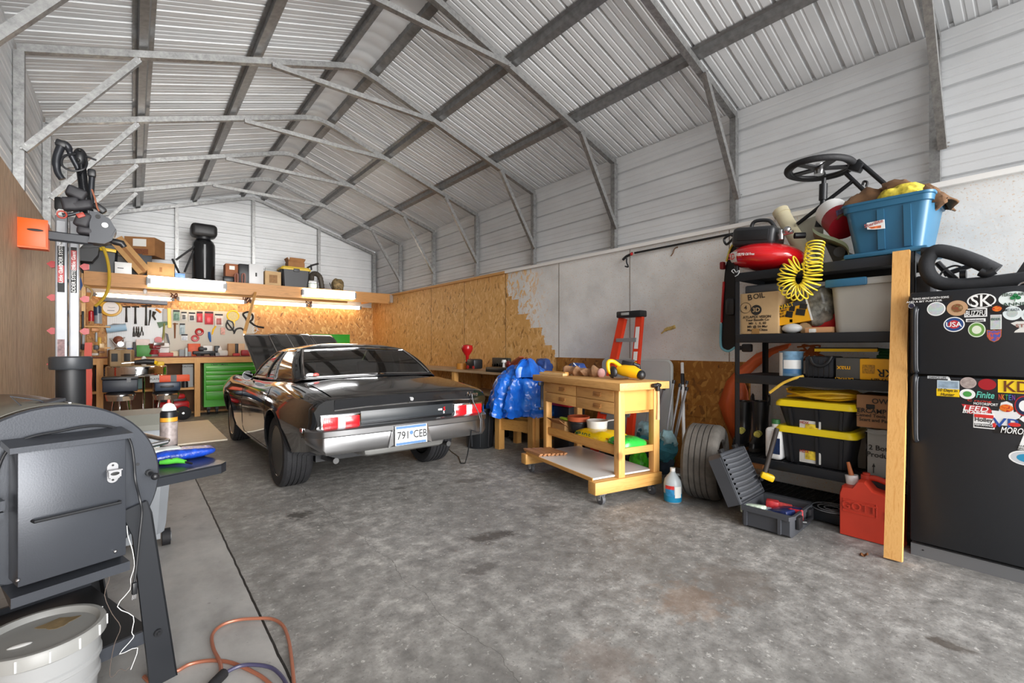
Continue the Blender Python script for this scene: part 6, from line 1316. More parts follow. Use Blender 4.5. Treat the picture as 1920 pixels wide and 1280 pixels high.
mb.loft([[p+Vector((0,0,0)),p+Vector((.24,.07,0)),p+Vector((.24,.07,.028)),p+Vector((0,0,.028))] for p in pp]); solo('foam_mat','sage green foam mat bent into a curl on the rack top','foam mat',mb,FO,ang=60)
t=thing('black_wedge','dark triangular speaker box inside the curled mat','box'); part('box',MB().prism([A(x,y,4.3) for x,y in ((1545,455),(1585,470),(1580,495),(1565,497))],(.2,0,0)),BLK,t); part('disc',MB().cyl(A(1574,472,4.29),A(1574,472,4.30),.04,seg=16),DKG,t)
def rtote(name,lab,x0,x1,ytop,ybot,X,dep,body,lidm,zb,taper=.9,lid=True,liph=.05,rz=0):
    t=thing(name,lab,'storage tote'); a=A(x0,ytop,X); b=A(x1,ytop,X); zt_=A((x0+x1)/2,ytop,X).z; cy=(a.y+b.y)/2; w=abs(a.y-b.y); cx=X+dep/2
    M=Matrix.Translation((cx,cy,0))@Matrix.Rotation(math.radians(rz),4,'Z')
    def rg(k,z,e=0):
        o=[]; r=.055
        for qx,qy,a0 in ((1,-1,-90),(1,1,0),(-1,1,90),(-1,-1,180)):
            for i in range(6):
                a=math.radians(a0+i*18); o.append(M@Vector((qx*(dep/2*k+e-r)+r*math.cos(a),qy*(w/2*k+e-r)+r*math.sin(a),z)))
        return o
    zl_=zt_-liph
    if lid: part('tub',MB().loft([rg(taper*.93,zb),rg(.95,zl_)]),body,t)
    else: part('tub',MB().loft([rg(taper*.93,zb),rg(.95,zt_-.06),rg(1.0,zt_-.058),rg(1.01,zt_-.02),rg(1.04,zt_-.016),rg(1.04,zt_),rg(.97,zt_),rg(taper*.88,zb+.02)]),body,t)
    if lid: part('lid',MB().loft([rg(1.0,zl_),rg(1.03,zl_+.002),rg(1.03,zl_+.025),rg(.96,zt_),]),lidm,t)
    return t,M,w,zt_
BT=mat('tote_blue','2a607f',.38,0,.03,4)
t,M,w_,z_=rtote('blue_tote','big blue plastic tote heaped with a brown jacket on top of the rack',1578,1748,370,485,4.06,.52,BT,None,2.02,.84,False)
for sy in (-.30,.06,): part('panel_rib',MB().prism([M@Vector((-.238,sy*w_/2*1.6-.02,z_-.07)),M@Vector((-.238,sy*w_/2*1.6+.02,z_-.07)),M@Vector((-.205,sy*w_/2*1.6+.02,2.03)),M@Vector((-.205,sy*w_/2*1.6-.02,2.03))],(-.015,0,0)),BT,t)
lb=part('tote_label',MB().prism([A(x,y,4.062) for x,y in ((1625,418),(1658,411),(1659,428),(1640,430),(1626,430))],(.006,0,0)),WHITE,t); part('label_print',MB().prism([A(x,y,4.0615) for x,y in ((1628,426),(1652,422),(1652,427),(1634,429))],(.001,0,0)),mat('print_orange','d06a3a',.5,0,.5,60),lb); txt('Sterilite',mat('print_pink','b0605a',.5),lb,A(1638,419,4.0615),Vector((0,-1,.2)),UP,.035)
solo('tote_cover','loose blue tote lid lying under the big blue tote','lid',MB().box((4.31,(A(1583,485,4.03).y+A(1735,485,4.03).y)/2-.0,1.996),(.54,abs(A(1583,485,4.03).y-A(1735,485,4.03).y)+.02,.034),bev=.012),BT)
t=thing('work_jacket','brown canvas jacket bundled on the blue tote with a yellow lining','jacket'); cj=A(1680,385,4.30)
JK=mat('canvas_brown','5f432a',.9,0,.35,14)
def crumple(sx,sy,sz,seed,n=26,a=.05):
    from mathutils import noise as N_
    def f(u,v):
        x,y=(u-.5)*2,(v-.5)*2; r=min(1,(x*x+y*y)**.5); e=max(abs(x),abs(y)); p=Vector((x*sx*4,y*sy*4,seed))
        rd=abs(N_.noise(p*1.7))+.5*abs(N_.noise(p*3.6)); q=N_.noise(Vector((x*2,y*2,seed+5)))
        return Vector((x*sx*(1+.15*q),y*sy*(1+.15*q),sz*(1-e**2.5)+a*(rd-.4)*1.6))
    return MB().grid(f,n,n)
ja=part('jacket_body',crumple(.195,.31,.19,2.0).xf(Matrix.Translation(Vector((4.33,M.translation.y-.0,z_-.05)))),JK,t,ang=28); so=ja.modifiers.new('t','SOLIDIFY'); so.thickness=.012
sl_=part('sleeve',MB().tube(crs([A(1655,356,4.22),A(1690,350,4.22),A(1722,358,4.24),A(1750,372,4.26),A(1768,388,4.28)],5),[.03,.035,.045,.05,.055,.055,.055,.055,.055,.055,.055,.06,.06,.06,.058,.055,.055,.05,.045,.04,.03],16).jitter(.028,11,5).jitter(.012,30,2),JK,t,ang=28)
yl_=part('yellow_lining',crumple(.05,.12,.045,7.0,18,.035).xf(Matrix.Translation(A(1686,361,4.17)+Vector((0,0,-.0)))@Matrix.Rotation(math.radians(-35),4,'Y')),mat('lining_yellow','c4b13a',.85,0,.5,30),t,ang=28); so=yl_.modifiers.new('t','SOLIDIFY'); so.thickness=.008
# coiled yellow air hose hanging over the front
YC=mat('coil_yellow','e9cf3a',.3)
path=crs([A(1498,492,3.98),A(1484,500,3.98),A(1475,515,3.97),A(1474,530,3.97),A(1481,543,3.96),A(1495,549,3.96),A(1510,544,3.96),A(1521,531,3.97),A(1524,515,3.97),A(1524,500,3.98),A(1525,485,4.0),A(1527,470,4.04),A(1529,456,4.06)],14)
pts=[]; N=len(path); turns=27; 
for i,p in enumerate(path):
    tg=(path[min(i+1,N-1)]-path[max(i-1,0)]).normalized(); n1=Vector((1,0,0)); n1=(n1-tg*n1.dot(tg)).normalized(); n2=tg.cross(n1)
    for j in range(3):
        a=2*PI*turns*((i+j/3)/N); q_=p.lerp(path[min(i+1,N-1)],j/3); pts.append(q_+(n1*math.cos(a)+n2*math.sin(a))*.060)
solo('coiled_air_hose','coiled yellow air hose hanging over the front edge of the top shelf','hose',MB().tube(pts,.0056,6),YC)
# ---- second shelf
Z4=1.449
t=thing('marked_carton','cardboard box with hand written letters and a round printed logo on the second shelf','box'); part('carton',xbox(1388,548,1459,630,4.07,.36,zb=Z4),CARD3,t)
lc=A(1418,581,4.068); lg=part('round_logo',MB().cyl(lc,lc+Vector((-.002,0,0)),.043,seg=24),INK,t); txt('3D',CARD3,lg,lc+Vector((-.003,0,0)),RGT,UP,.05); MK=mat('marker','2a2118',.7)
txt('B',MK,t,A(1406,558,4.068),Vector((0,-1,.1)),UP,.07); txt('OIL',MK,t,A(1423,555,4.068),Vector((0,-1,.1)),UP,.06); txt('4',MK,t,A(1398,577,4.068),RGT,UP,.05); txt('ATLAPEX VISION',MK,t,A(1419,594,4.068),RGT,UP,.03)
txt('Your Benefit Co\nMfr  L  IL 60\nMfr @ 56 Mar\nMade in China',MK,t,A(1420,609,4.068),RGT,UP,.028)
part('ring_mark',MB().tube([A(1398,577,4.068)+Vector((0,.045*math.cos(a),.045*math.sin(a))) for a in [2*PI*k/20 for k in range(20)]],.002,4,closed=True),MK,t); part('bottom_tape',MB().bb((4.066,A(1424,622,4.07).y,Z4),(4.07,A(1410,622,4.07).y,Z4+.045)),mat('tape_brown','8f6a3c',.4),t)
solo('flat_case','dark grey flat plastic case lying on top of the marked carton','case',xbox(1396,533,1458,548,4.12,.28,bev=.015,zb=A(1423,548,4.07).z+.002),mat('case_slate','45484d',.5))
solo('kraft_carton_behind','plain cardboard box standing behind the coiled hose','box',xbox(1462,552,1520,600,4.36,.2,zb=Z4),CARD2)
t=thing('yellow_tool_carton','tilted yellow and black power tool carton on the second shelf','box'); X4=4.10
q4=[A(x,y,X4) for x,y in ((1450,576),(1510,561),(1521,600),(1458,611))]; part('carton',MB().prism(q4,(.16,0,0)),mat('carton_yellow','eaa916',.45),t); part('black_strip',MB().prism([q4[0]+Vector((-.001,0,0)),q4[1]+Vector((-.001,0,0)),q4[1].lerp(q4[2],.2)+Vector((-.001,0,0)),q4[0].lerp(q4[3],.2)+Vector((-.001,0,0))],(.003,0,0)),DKG,t)
part('white_edge',MB().prism([q4[1]+Vector((-.002,0,0)),q4[1]+Vector((-.002,-.012,0)),q4[2]+Vector((-.002,-.012,0)),q4[2]+Vector((-.002,0,0))],(.005,0,0)),PAPER,t)
txt('DEWALT',YEL,t,A(1466,576,X4-.003),Vector((0,-1,.26)),UP,.045); txt('20V MAX\nKIT\nLITHIUM',INK,t,A(1466,588,X4-.003),Vector((0,-1,.23)),UP,.022)
for x,y,s_ in ((1480,589,1),(1501,585,1.3)): 
    p=A(x,y,X4-.002); part('tool_picture',MB().box(p,(.003,.05*s_,.05),(10,0,0)).box(p+Vector((0,-.02,.045)),(.003,.04*s_,.04),(10,0,0)),INK,t)
solo('clear_bag','grey clear plastic bag stuffed with dark parts beside the yellow carton','bag',bagmesh(A(1532,575,4.24),.24,.26,.30,0,11),mat('bag_grey','77766f',.25,0,.6,22))
solo('red_pouch','red fabric bag behind the small kraft box','bag',bagmesh(A(1545,602,4.30)+Vector((0,0,.0)),.24,.22,.2,0,12),mat('fabric_red','b5141c',.7,0,.2,12))
t=thing('tape_dispenser','small white dispenser with a light green top on the second shelf','dispenser'); c=A(1485,623,4.12); c.z=Z4+.04; part('base',MB().sph(c,(.05,.075,.04),16),mat('grey_white','c4c6c6',.4),t); part('green_top',MB().box(c+Vector((0,0,.06)),(.04,.045,.05),bev=.012),mat('mint','8fd07a',.4),t)
solo('twine_spool','small brown cardboard tube lying beside the kraft box','tube',MB().cyl((4.14,A(1504,622,4.1).y,Z4+.042),(4.30,A(1504,622,4.1).y,Z4+.042),.042,seg=20),CARD3)
t=thing('small_kraft_box','small kraft box with a white label lying on the second shelf','box'); part('carton',xbox(1509,613,1560,630,4.08,.2,zb=Z4,tilt=0),mat('kraft_pink','c9966a',.7),t); part('label',xbox(1517,616,1530,623,4.077,.003),PAPER,t)
solo('black_cables','tangle of black cables on the second shelf behind the white dispenser','cable',MB().tube(crs([A(1458+random.uniform(0,22),612+random.uniform(0,14),4.16) for _ in range(14)],4),.010,6),BLK)
solo('green_bottle','small green and brown bottle standing behind the coiled hose','bottle',MB().lathe([(0,0),(.05,0),(.05,.28),(.02,.33),(0,.34)],(4.42,A(1528,545,4.42).y,Z4),16),mat('bottle_amber','6a4a22',.3))
GT=mat('tote_grey','a8a59e',.5,0,.05,3)
t,M,w_,z_=rtote('grey_tote','large grey plastic tote with a blue handle on the second shelf',1552,1690,520,628,4.06,.50,GT,GT,Z4,.92,True,.05)
part('blue_handle',MB().box(M@Vector((-.262,.10,z_-.025)),(.03,.26,.06),bev=.012),BT,t)
# ---- third shelf
Z3=1.104
t=thing('paint_can','blue labelled paint can with drips on the third shelf','paint can'); c=Vector((4.17,A(1477,690,4.1).y,Z3)); part('can',MB().lathe([(0,0),(.083,0),(.085,.005),(.085,.185),(.088,.19),(.088,.2),(.07,.2),(.07,.192),(0,.192)],c,28),mat('can_blue','6f94b0',.35,0,.35,20),t); v=Vector((-.85,-.53,0)).normalized();s_=Vector((.53,-.85,0)).normalized()
for a0,a1,z0,z1,m,nm in ((-50,40,.06,.13,WHITE,'label'),(-50,40,.02,.055,mat('label_sky','3f6f9a',.4),'blue_band'),(-85,-55,.0,.19,WHT,'paint_drip')):
    Aa=[math.radians(a0+(a1-a0)*i/10) for i in range(11)]; part(nm,MB().loft([[c+(v*math.cos(a)+s_*math.sin(a))*.0868+Vector((0,0,z)) for a in Aa] for z in (z0,z1)],closed=False,caps=False),m,t)
t=thing('tool_bag','black ribbed tool bag with a strap handle on the third shelf','tool bag'); part('bag',xbox(1508,668,1563,712,4.09,.26,zb=Z3,bev=.02),mat('bag_ribbed','222429',.75,0,.1,10),t)
mb=None
for k in range(5): part('rib',xbox(1514+k*10,674,1516+k*10,708,4.087,.004),BLK,t)
part('handle',MB().tube(crs([A(1520,670,4.08),A(1526,682,4.07),A(1540,686,4.07),A(1552,680,4.07),A(1560,668,4.08)]),.012,8),BLK,t)
t=thing('xr_tool_carton','long yellow and dark grey tool carton standing upside down on the third shelf','box'); part('carton',xbox(1612,673,1690,720,4.08,.25,zb=Z3),mat('carton_yellow','eaa916',.45),t); part('grey_end',xbox(1567,671,1612,717,4.08,.25,zb=Z3),mat('carton_grey','4c4b47',.5),t)
txt('XR',INK,t,A(1661,699,4.077),(0,1,0),(0,0,-1),.075); txt('DEWALT',INK,t,A(1660,714,4.077),(0,1,0),(0,0,-1),.045); txt('max',mat('carton_yellow','eaa916',.45),t,A(1582,690,4.077),(0,1,0),(0,0,-1),.05); txt('DEWALT',mat('carton_yellow','eaa916',.45),t,A(1582,710,4.077),(0,1,0),(0,0,-1),.03); part('text_block',xbox(1617,684,1640,700,4.078,.002),mat('print_lines','b07d14',.5,0,.5,90),t)
t=thing('yellow_level','long yellow and black level resting across the third shelf items','level'); z_=A(1560,671,4.2).z+.04; part('body',MB().bb((4.2,A(1645,656,4.2).y,A(1580,659,4.2).z),(4.225,A(1527,656,4.2).y,A(1580,652,4.2).z)),YEL,t); part('black_edge',MB().bb((4.199,A(1645,656,4.2).y,A(1580,653.5,4.2).z),(4.226,A(1527,656,4.2).y,A(1580,651,4.2).z)),BLK,t)
for k,(x0,y0,x1,y1) in enumerate(((1645,655,1668,658),(1648,662,1672,665),(1644,668,1670,671))): solo('garden_fork','green handled hand tool, %s of three at the right end of the third shelf'%(['top','middle','lowest'][k]),'hand tool',MB().tube([A(x0,y0,4.25),A((x0+x1)/2,(y0+y1)/2,4.25),A(x1,y1,4.25)],[.012,.014,.016],8),mat('green_dark','1f5a3a',.45),group='green handled hand tools')
random.seed(3); OW=mat('wire_orange','a4541c',.5)
solo('orange_wires','tangle of orange brown wires behind the paint can','wire',MB().tube(crs([A(1495+random.uniform(-8,50),662+random.uniform(-16,30 if i<12 else 4),4.36) for i in range(20)],5),.008,6),OW)
solo('yellow_cord_end','end of a yellow cord hanging out over the third shelf edge','cord',MB().tube(crs([A(1506,705,4.08),A(1490,709,4.04),A(1470,717,4.03),A(1455,727,4.02),A(1443,736,4.02)]),.011,8),mat('cord_yellow','d9b040',.45))
# ---- fourth shelf
Z2=.414
def boot(px,lab,X,base):
    y=A(px,780,X).y; t=thing('rubber_boot',lab,'boot',group='pair of rubber boots on the rack'); h=A(px,752,X).z
    BO=mat('boot_black','1b1b1d',.3)
    rg=[]
    for z,rx,ry,off in ((base+.03,.125,.052,-.06),(base+.07,.12,.055,-.055),(base+.11,.085,.055,-.02),(base+.16,.066,.058,0),(base+.25,.066,.06,0),(h-.06,.074,.07,0),(h,.078,.074,0),(h+.005,.068,.064,0),(h-.08,.06,.058,0)):
        rg.append([Vector((X+off+rx*math.cos(a),y+ry*math.sin(a),z)) for a in [2*PI*k/24 for k in range(24)]])
    part('shaft',MB().loft(rg),BO,t); part('sole',MB().loft([[Vector((X-.06+.13*math.cos(a),y+.056*math.sin(a),z)) for a in [2*PI*k/24 for k in range(24)]] for z in (base,base+.032)]),mat('boot_sole','2a2622',.8),t)
    for s in (-1,1): part('pull_loop',MB().tube(crs([(X-.02,y+s*.066,h-.03),(X-.01,y+s*.07,h+.05),(X+.02,y+s*.07,h+.05),(X+.03,y+s*.066,h-.03)]),.006,6),BO,t)
    part('emblem',MB().cyl((X-.098,y-.01,base+.145),(X-.055,y-.01,base+.15),.03,seg=12),mat('emblem_yellow','d9cf6a',.4,0,.5,60),t); return t
boot(1395,'left of two black rubber boots at the left end of the rack',4.46,Z2); boot(1426,'right of two black rubber boots, beside the white jug',4.40,Z2)
t=thing('white_jug','white plastic jug with a green cap and dark label on the lower rack shelf','jug'); c=Vector((4.13,A(1452,820,4.1).y,Z2)); part('jug',MB().box(c+Vector((0,0,.13)),(.13,.13,.26),bev=.03,seg=3).cyl(c+Vector((0,0,.25)),c+Vector((0,0,.30)),.028,seg=16),WHITE,t); part('cap',MB().cyl(c+Vector((0,0,.29)),c+Vector((0,0,.325)),.032,seg=16),mat('cap_green','2f6a3a',.4),t); part('label',MB().bb((c.x-.067,c.y-.055,c.z+.05),(c.x-.064,c.y+.0,c.z+.18)),mat('label_dark_blue','23355a',.4,0,.3,40),t)
t=thing('scrub_brush','stiff dark brush lying under the rubber boots','brush'); b0=A(1395,845,4.0); b1=A(1430,848,4.0); part('block',MB().bar((4.02,b0.y,.35),(4.02,b1.y,.35),.05,.03),HB,t); part('bristles',MB().bar((4.02,b0.y,.315),(4.02,b1.y,.315),.045,.05).jitter(.006,60),mat('bristle','5a4632',.9,0,.5,80),t,kind='stuff')
TL=mat('lid_yellow','f0d312',.4); LBL=mat('tote_sticker','e2c23c',.5,0,.4,30)
for k,(y0,y1,zb,lab) in enumerate(((805,868,Z2,'lower of two black totes with yellow lids on the rack'),(754,806,None,'upper of two black totes with yellow lids, carrying a yellow cord'))):
    zb_=Z2 if k==0 else ztop+.002
    t,M,w_,ztop=rtote('yellow_lid_tote',lab,1453,1603,y0,y1,4.07,.42,TOTB,TL,zb_,.86,True,.05)
    t['group']='black totes with yellow lids'
    lb=part('tote_label',xbox(1499,842 if k==0 else 789,1539,868 if k==0 else 812,4.098,.004) if k==0 else xbox(1499,789,1539,811,4.095,.004),PAPER,t); part('label_print',xbox(1510,846 if k==0 else 795,1534,862 if k==0 else 808,4.093 if k==0 else 4.09,.003),LBL,lb); txt('HDX',mat('print_red','b03a2c',.5),lb,A(1508,846 if k==0 else 792,4.09),RGT,UP,.03)
    for sy in (-.35,-.05,.3): part('tub_rib',MB().bar(M@Vector((-.205,sy*w_,ztop-.06)),M@Vector((-.182,sy*w_*.93,zb_+.01)),.018,.018),TOTB,t)
random.seed(8); pts=[]
for i in range(110):
    a=i*.42; pts.append(Vector((4.27+(.13+.03*math.sin(i*.7))*math.cos(a),(A(1540,750,4.2).y)+(.24+.03*math.sin(i*.53))*math.sin(a),ztop+.013+.0005*i+.018*(1+math.sin(i*1.3))/2)))
solo('yellow_cord_coil','flat heap of coiled yellow extension cord on the upper tote','cord',MB().tube(pts,.010,6),mat('cord_gold','e0b21a',.45))
t=thing('printed_brown_carton','brown printed cardboard box behind the board at the right of the totes','box'); zc_=A(1640,806,4.12).z
t2=thing('bottles_carton','grey white carton printed with bottle text on the lower rack shelf','box'); part('carton',xbox(1626,808,1700,890,4.10,.3,zb=Z2),mat('carton_whitish','8f908d',.6,0,.06,6),t2); zq=A(1660,808,4.10).z
txt('12 Bottles\nProducts',INK,t2,A(1654,848,4.097),RGT,UP,.05); part('arrow',MB().bar(A(1638,886,4.098),A(1638,874,4.098),.012,.003).prism([A(1635,875,4.097),A(1641,875,4.097),A(1638,868,4.097)],(.002,0,0)),INK,t2); part('top_flap',MB().prism([A(x,y,4.09) for x,y in ((1622,808),(1655,806),(1690,812),(1690,815),(1640,815))],(.1,0,0)),mat('carton_whitish','8f908d',.6),t2)
part('carton',xbox(1606,742,1700,806,4.10,.3,zb=zq+.012),mat('card_tan','9a714e',.75,0,.12,7),t); txt('EVERCAMP',INK,t,A(1626,770,4.097),RGT,UP,.045); txt('OWENS',INK,t,A(1664,754,4.097),RGT,UP,.05); txt('Camed Tools Co\nScart and Part',INK,t,A(1640,784,4.097),RGT,UP,.032); part('logo',xbox(1624,758,1640,766,4.097,.003),INK,t)
solo('kraft_stub','small grey box standing behind the grey carton','box',xbox(1608,810,1624,850,4.3,.15,zb=Z2),mat('stub_grey','77736c',.7))
# ---- orange plastic sheet
OS=mat('sheet_orange','d9622c',.4,0,.06,5)
pA=[(1484,646,1478,652),(1455,652,1450,664),(1420,664,1418,690),(1388,690,1395,712),(1365,715,1403,735),(1350,755,1404,760),(1362,790,1402,790),(1380,830,1400,826)]
mb=MB(); rows=[]
for x0,y0,x1,y1 in pA: a=A(x0,y0,4.675);b=A(x1,y1,4.662); rows.append([a,a.lerp(b,.5)+Vector((-.012 if len(rows)<4 else -.05,0,0)),b])
mb.loft(rows,closed=False,caps=False); so_=solo('orange_sled','bent orange plastic sled stuck through the left end of the rack','sled',mb,OS,ang=60); so=so_.modifiers.new('t','SOLIDIFY'); so.thickness=.02
# ---- boards hanging on the wall left of the rack
SB=mat('snowboard_base','0f1013',.35,.1)
t=thing('wakeboard','black wakeboard with red and pale blue edges hanging upright left of the rack','wakeboard')
pl_=[A(x,y,4.30) for x,y in ((1378,455),(1368,470),(1360,500),(1355,550),(1353,600),(1352,640),(1355,652),(1366,657),(1376,652),(1380,640),(1381,560),(1381,480))]
part('deck',MB().prism(pl_,(.05,0,0)),SB,t)
e_=lambda L: [A(x,y,4.29) for x,y in L]
part('yellow_edge',MB().tube(crs(e_([(1378,454),(1369,467),(1362,490)])),.009,6),mat('edge_yellow','d6c23a',.4),t); part('red_edge',MB().tube(crs(e_([(1357,528),(1355,560),(1353,604)])),.011,6),RED,t); part('blue_edge',MB().tube(crs(e_([(1352,606),(1351,640),(1354,653),(1366,658),(1378,651)])),.011,6),mat('edge_blue','6fa7b5',.4),t); part('red_strap',MB().box(A(1355,498,4.28),(.05,.04,.07),bev=.01),mat('strap_dark_red','7d1416',.5),t)
part('binding',MB().box(A(1372,575,4.24),(.1,.09,.16),bev=.03),BLK,t)
solo('hook_bracket','black double hook on the wall behind the rack post','hook',MB().cyl(A(1385,652,4.35),A(1398,652,4.35),.02,seg=10).box(A(1401,652,4.35),(.05,.09,.075),bev=.015),BLK)
solo('loose_cords','thin black cord and plug hanging at the top left of the rack','cord',MB().tube(crs([A(1385,435,4.4),A(1372,450,4.4),A(1362,458,4.4),A(1358,448,4.4),A(1370,440,4.4),A(1378,446,4.4)]),.012,6),BLK)
solo('wire_snarl','thin grey wire snarl hooked over the left front corner of the rack','wire',MB().tube(crs([A(x,y,4.02) for x,y in ((1376,512),(1372,508),(1376,505),(1380,510),(1386,507),(1384,514),(1378,518))]),.004,5),LGREY)
# ---- rod along the wall top with a spring hook, foam mark, hook
solo('curtain_rod','thin black rod lying along the top edge of the white wall','rod',MB().cyl(A(1190,474,4.665),A(1440,425,4.665),.012,seg=8),INK)
t=thing('spring_clamp','black clamp with red tips hanging from the wall top','clamp'); part('jaw',MB().tube(crs([A(x,y,4.64) for x,y in ((1168,487),(1174,481),(1180,478),(1186,474))]),[.016]*16,6),BLK,t); part('tip',MB().sph(A(1184,476,4.63),.02,8),RED,t); part('hook',MB().tube(crs([A(x,y,4.64) for x,y in ((1175,484),(1175,492),(1178,500),(1172,499))]),.009,6),BLK,t)
solo('foam_blob','yellow smear of expanding foam with a dark hole on the white wall','foam',MB().tube(crs([A(x,y,4.695) for x,y in ((1240,625),(1250,617),(1258,615),(1266,612))]),[.008]*4+[.02]*9,8),mat('foam_yellow','cbb06a',.8,0,.3,40))
solo('wall_hook','small rusty hook on the white wall near the rod','hook',MB().tube(crs([A(x,y,4.69) for x,y in ((1271,463),(1265,466),(1262,474),(1258,480))]),.006,6),mat('rust','7a5a40',.7))
# ---- gas can, leaf
t=thing('gas_can','faded red plastic gas can with a spout on the floor under the rack','gas can')
GR=mat('can_faded_red','c23a26',.5,0,.08,5)
p0=at(1572,1000,Z=0); p1=at(1684,1030,Z=0); d1=(p1-p0); d1.z=0; L_g=d1.length+.02; d1.normalize(); d2=Vector((-d1.y,d1.x,0)); d2=d2 if d2.x>0 else -d2
g_=lambda u,v,z: p0+d1*(u*L_g)+d2*v+Vector((0,0,z))
prof=[(0,0),(0,.29),(.04,.34),(.22,.345),(.32,.40),(.42,.40),(.55,.345),(.97,.315),(1,.28),(1,0)]
rr=[]
for v,k in ((0.0,.94),(.025,1),(.215,1),(.24,.94)): rr.append([g_(.5+(u-.5)*k,v,.005+z*(1-(1-k)*.4)) for u,z in prof])
part('can_body',MB().loft(rr),GR,t); part('handle',MB().tube(crs([g_(.40,.12,.41),g_(.55,.12,.415),g_(.8,.12,.385),g_(.95,.12,.335)]),.02,10),GR,t); part('handle_neck',MB().cyl(g_(.37,.12,.36),g_(.37,.12,.43),.03,seg=14),GR,t)
part('vent_cap',MB().cyl(g_(.38,.12,.40),g_(.38,.12,.445),.022,seg=14),GR,t)
sp=part('spout_collar',MB().cyl(g_(.16,.12,.33),g_(.13,.12,.41),.04,seg=20),WHITE,t); part('spout',MB().cyl(g_(.13,.12,.405),g_(.07,.12,.50),.017,.011,seg=14),mat('spout_orange','b5683a',.5),t)
txt('GOTT',GR,t,g_(.35,-.002,.22),d1,UP,.075,ex=.003); txt('5',GR,t,g_(.80,-.002,.20),d1,UP,.07,ex=.003)
part('embossed_frame',MB().tube([g_(u,-.001,z) for u,z in ((.08,.265),(.62,.265),(.62,.175),(.08,.175))],.003,6,closed=True),GR,t)
solo('dry_leaf','small dry brown leaf on the floor before the gas can','leaf',MB().grid(lambda u,v:at(1612+u*16,1037+v*5,Z=.006)+Vector((0,0,.006*math.sin(u*9))),6,2),mat('leaf_brown','6b4322',.8))
t=thing('fan_grill','black wire round fan cover on the wire deck at the floor','fan'); c=A(1560,945,4.1); c.z=.12
for r in (.05,.09,.13): part('ring',MB().tube([c+Vector((.06*0+r*math.cos(a),r*math.sin(a),0)) for a in [2*PI*k/28 for k in range(28)]],.004,5,closed=True),GREY,t)
# ================================================================ REFRIGERATOR
FX=3.88; FM=mat('fridge_black','1f2125',.38,0,.05,5,.12,420)
t=fridge=thing('refrigerator','black two door refrigerator covered in stickers at the right edge','refrigerator')
fy0,fy1=-.06,.695; ftz=A(1705,549,FX).z; fsz=A(1705,702,FX).z; fbz=A(1706,1012,FX).z
part('cabinet',MB().bb((FX+.075,fy0,.03),(FX+.70,fy1,ftz-.005),bev=.006),mat('fridge_side','191a1d',.5),t)
dz=part('freezer_door',MB().bb((FX,fy0,fsz+.005),(FX+.07,fy1,ftz),bev=.010,),FM,t); dl=part('fridge_door',MB().bb((FX,fy0,fbz),(FX+.07,fy1,fsz-.007),bev=.010),FM,t)
kp=part('kick_grille',MB().bb((FX+.02,fy0,.0),(FX+.06,fy1,fbz-.02)),mat('grille_grey','6a6b6d',.5),t); part('kick_hole',MB().sph((FX+.019,fy1-.06,.045),(.002,.006,.004),8),INK,kp)
for (ya,yb_,d) in ((577,697,dz),(703,826,dl)):
    a=A(1716,ya,FX); b=A(1718,yb_,FX); y=A(1717,640,FX).y
    h=part('door_handle',MB().tube(crs([Vector((FX-.002,y,a.z)),Vector((FX-.03,y,a.z-.03)),Vector((FX-.034,y,(a.z+b.z)/2)),Vector((FX-.03,y,b.z+.03)),Vector((FX-.002,y,b.z))]),.013,10),mat('handle_black','24262a',.3),d)
    part('handle_trim',MB().tube(crs([Vector((FX-.020,y-.016,a.z-.01)),Vector((FX-.040,y-.014,a.z-.05)),Vector((FX-.042,y-.014,(a.z+b.z)/2)),Vector((FX-.038,y-.014,b.z+.04)),Vector((FX-.020,y-.016,b.z+.005))]),.0035,6),mat('trim_grey','8b8d91',.3,.5),h)
SX=FX-.0012
def fpt(x,y,o=0): return A(x,y,SX-o)
NST=[0]
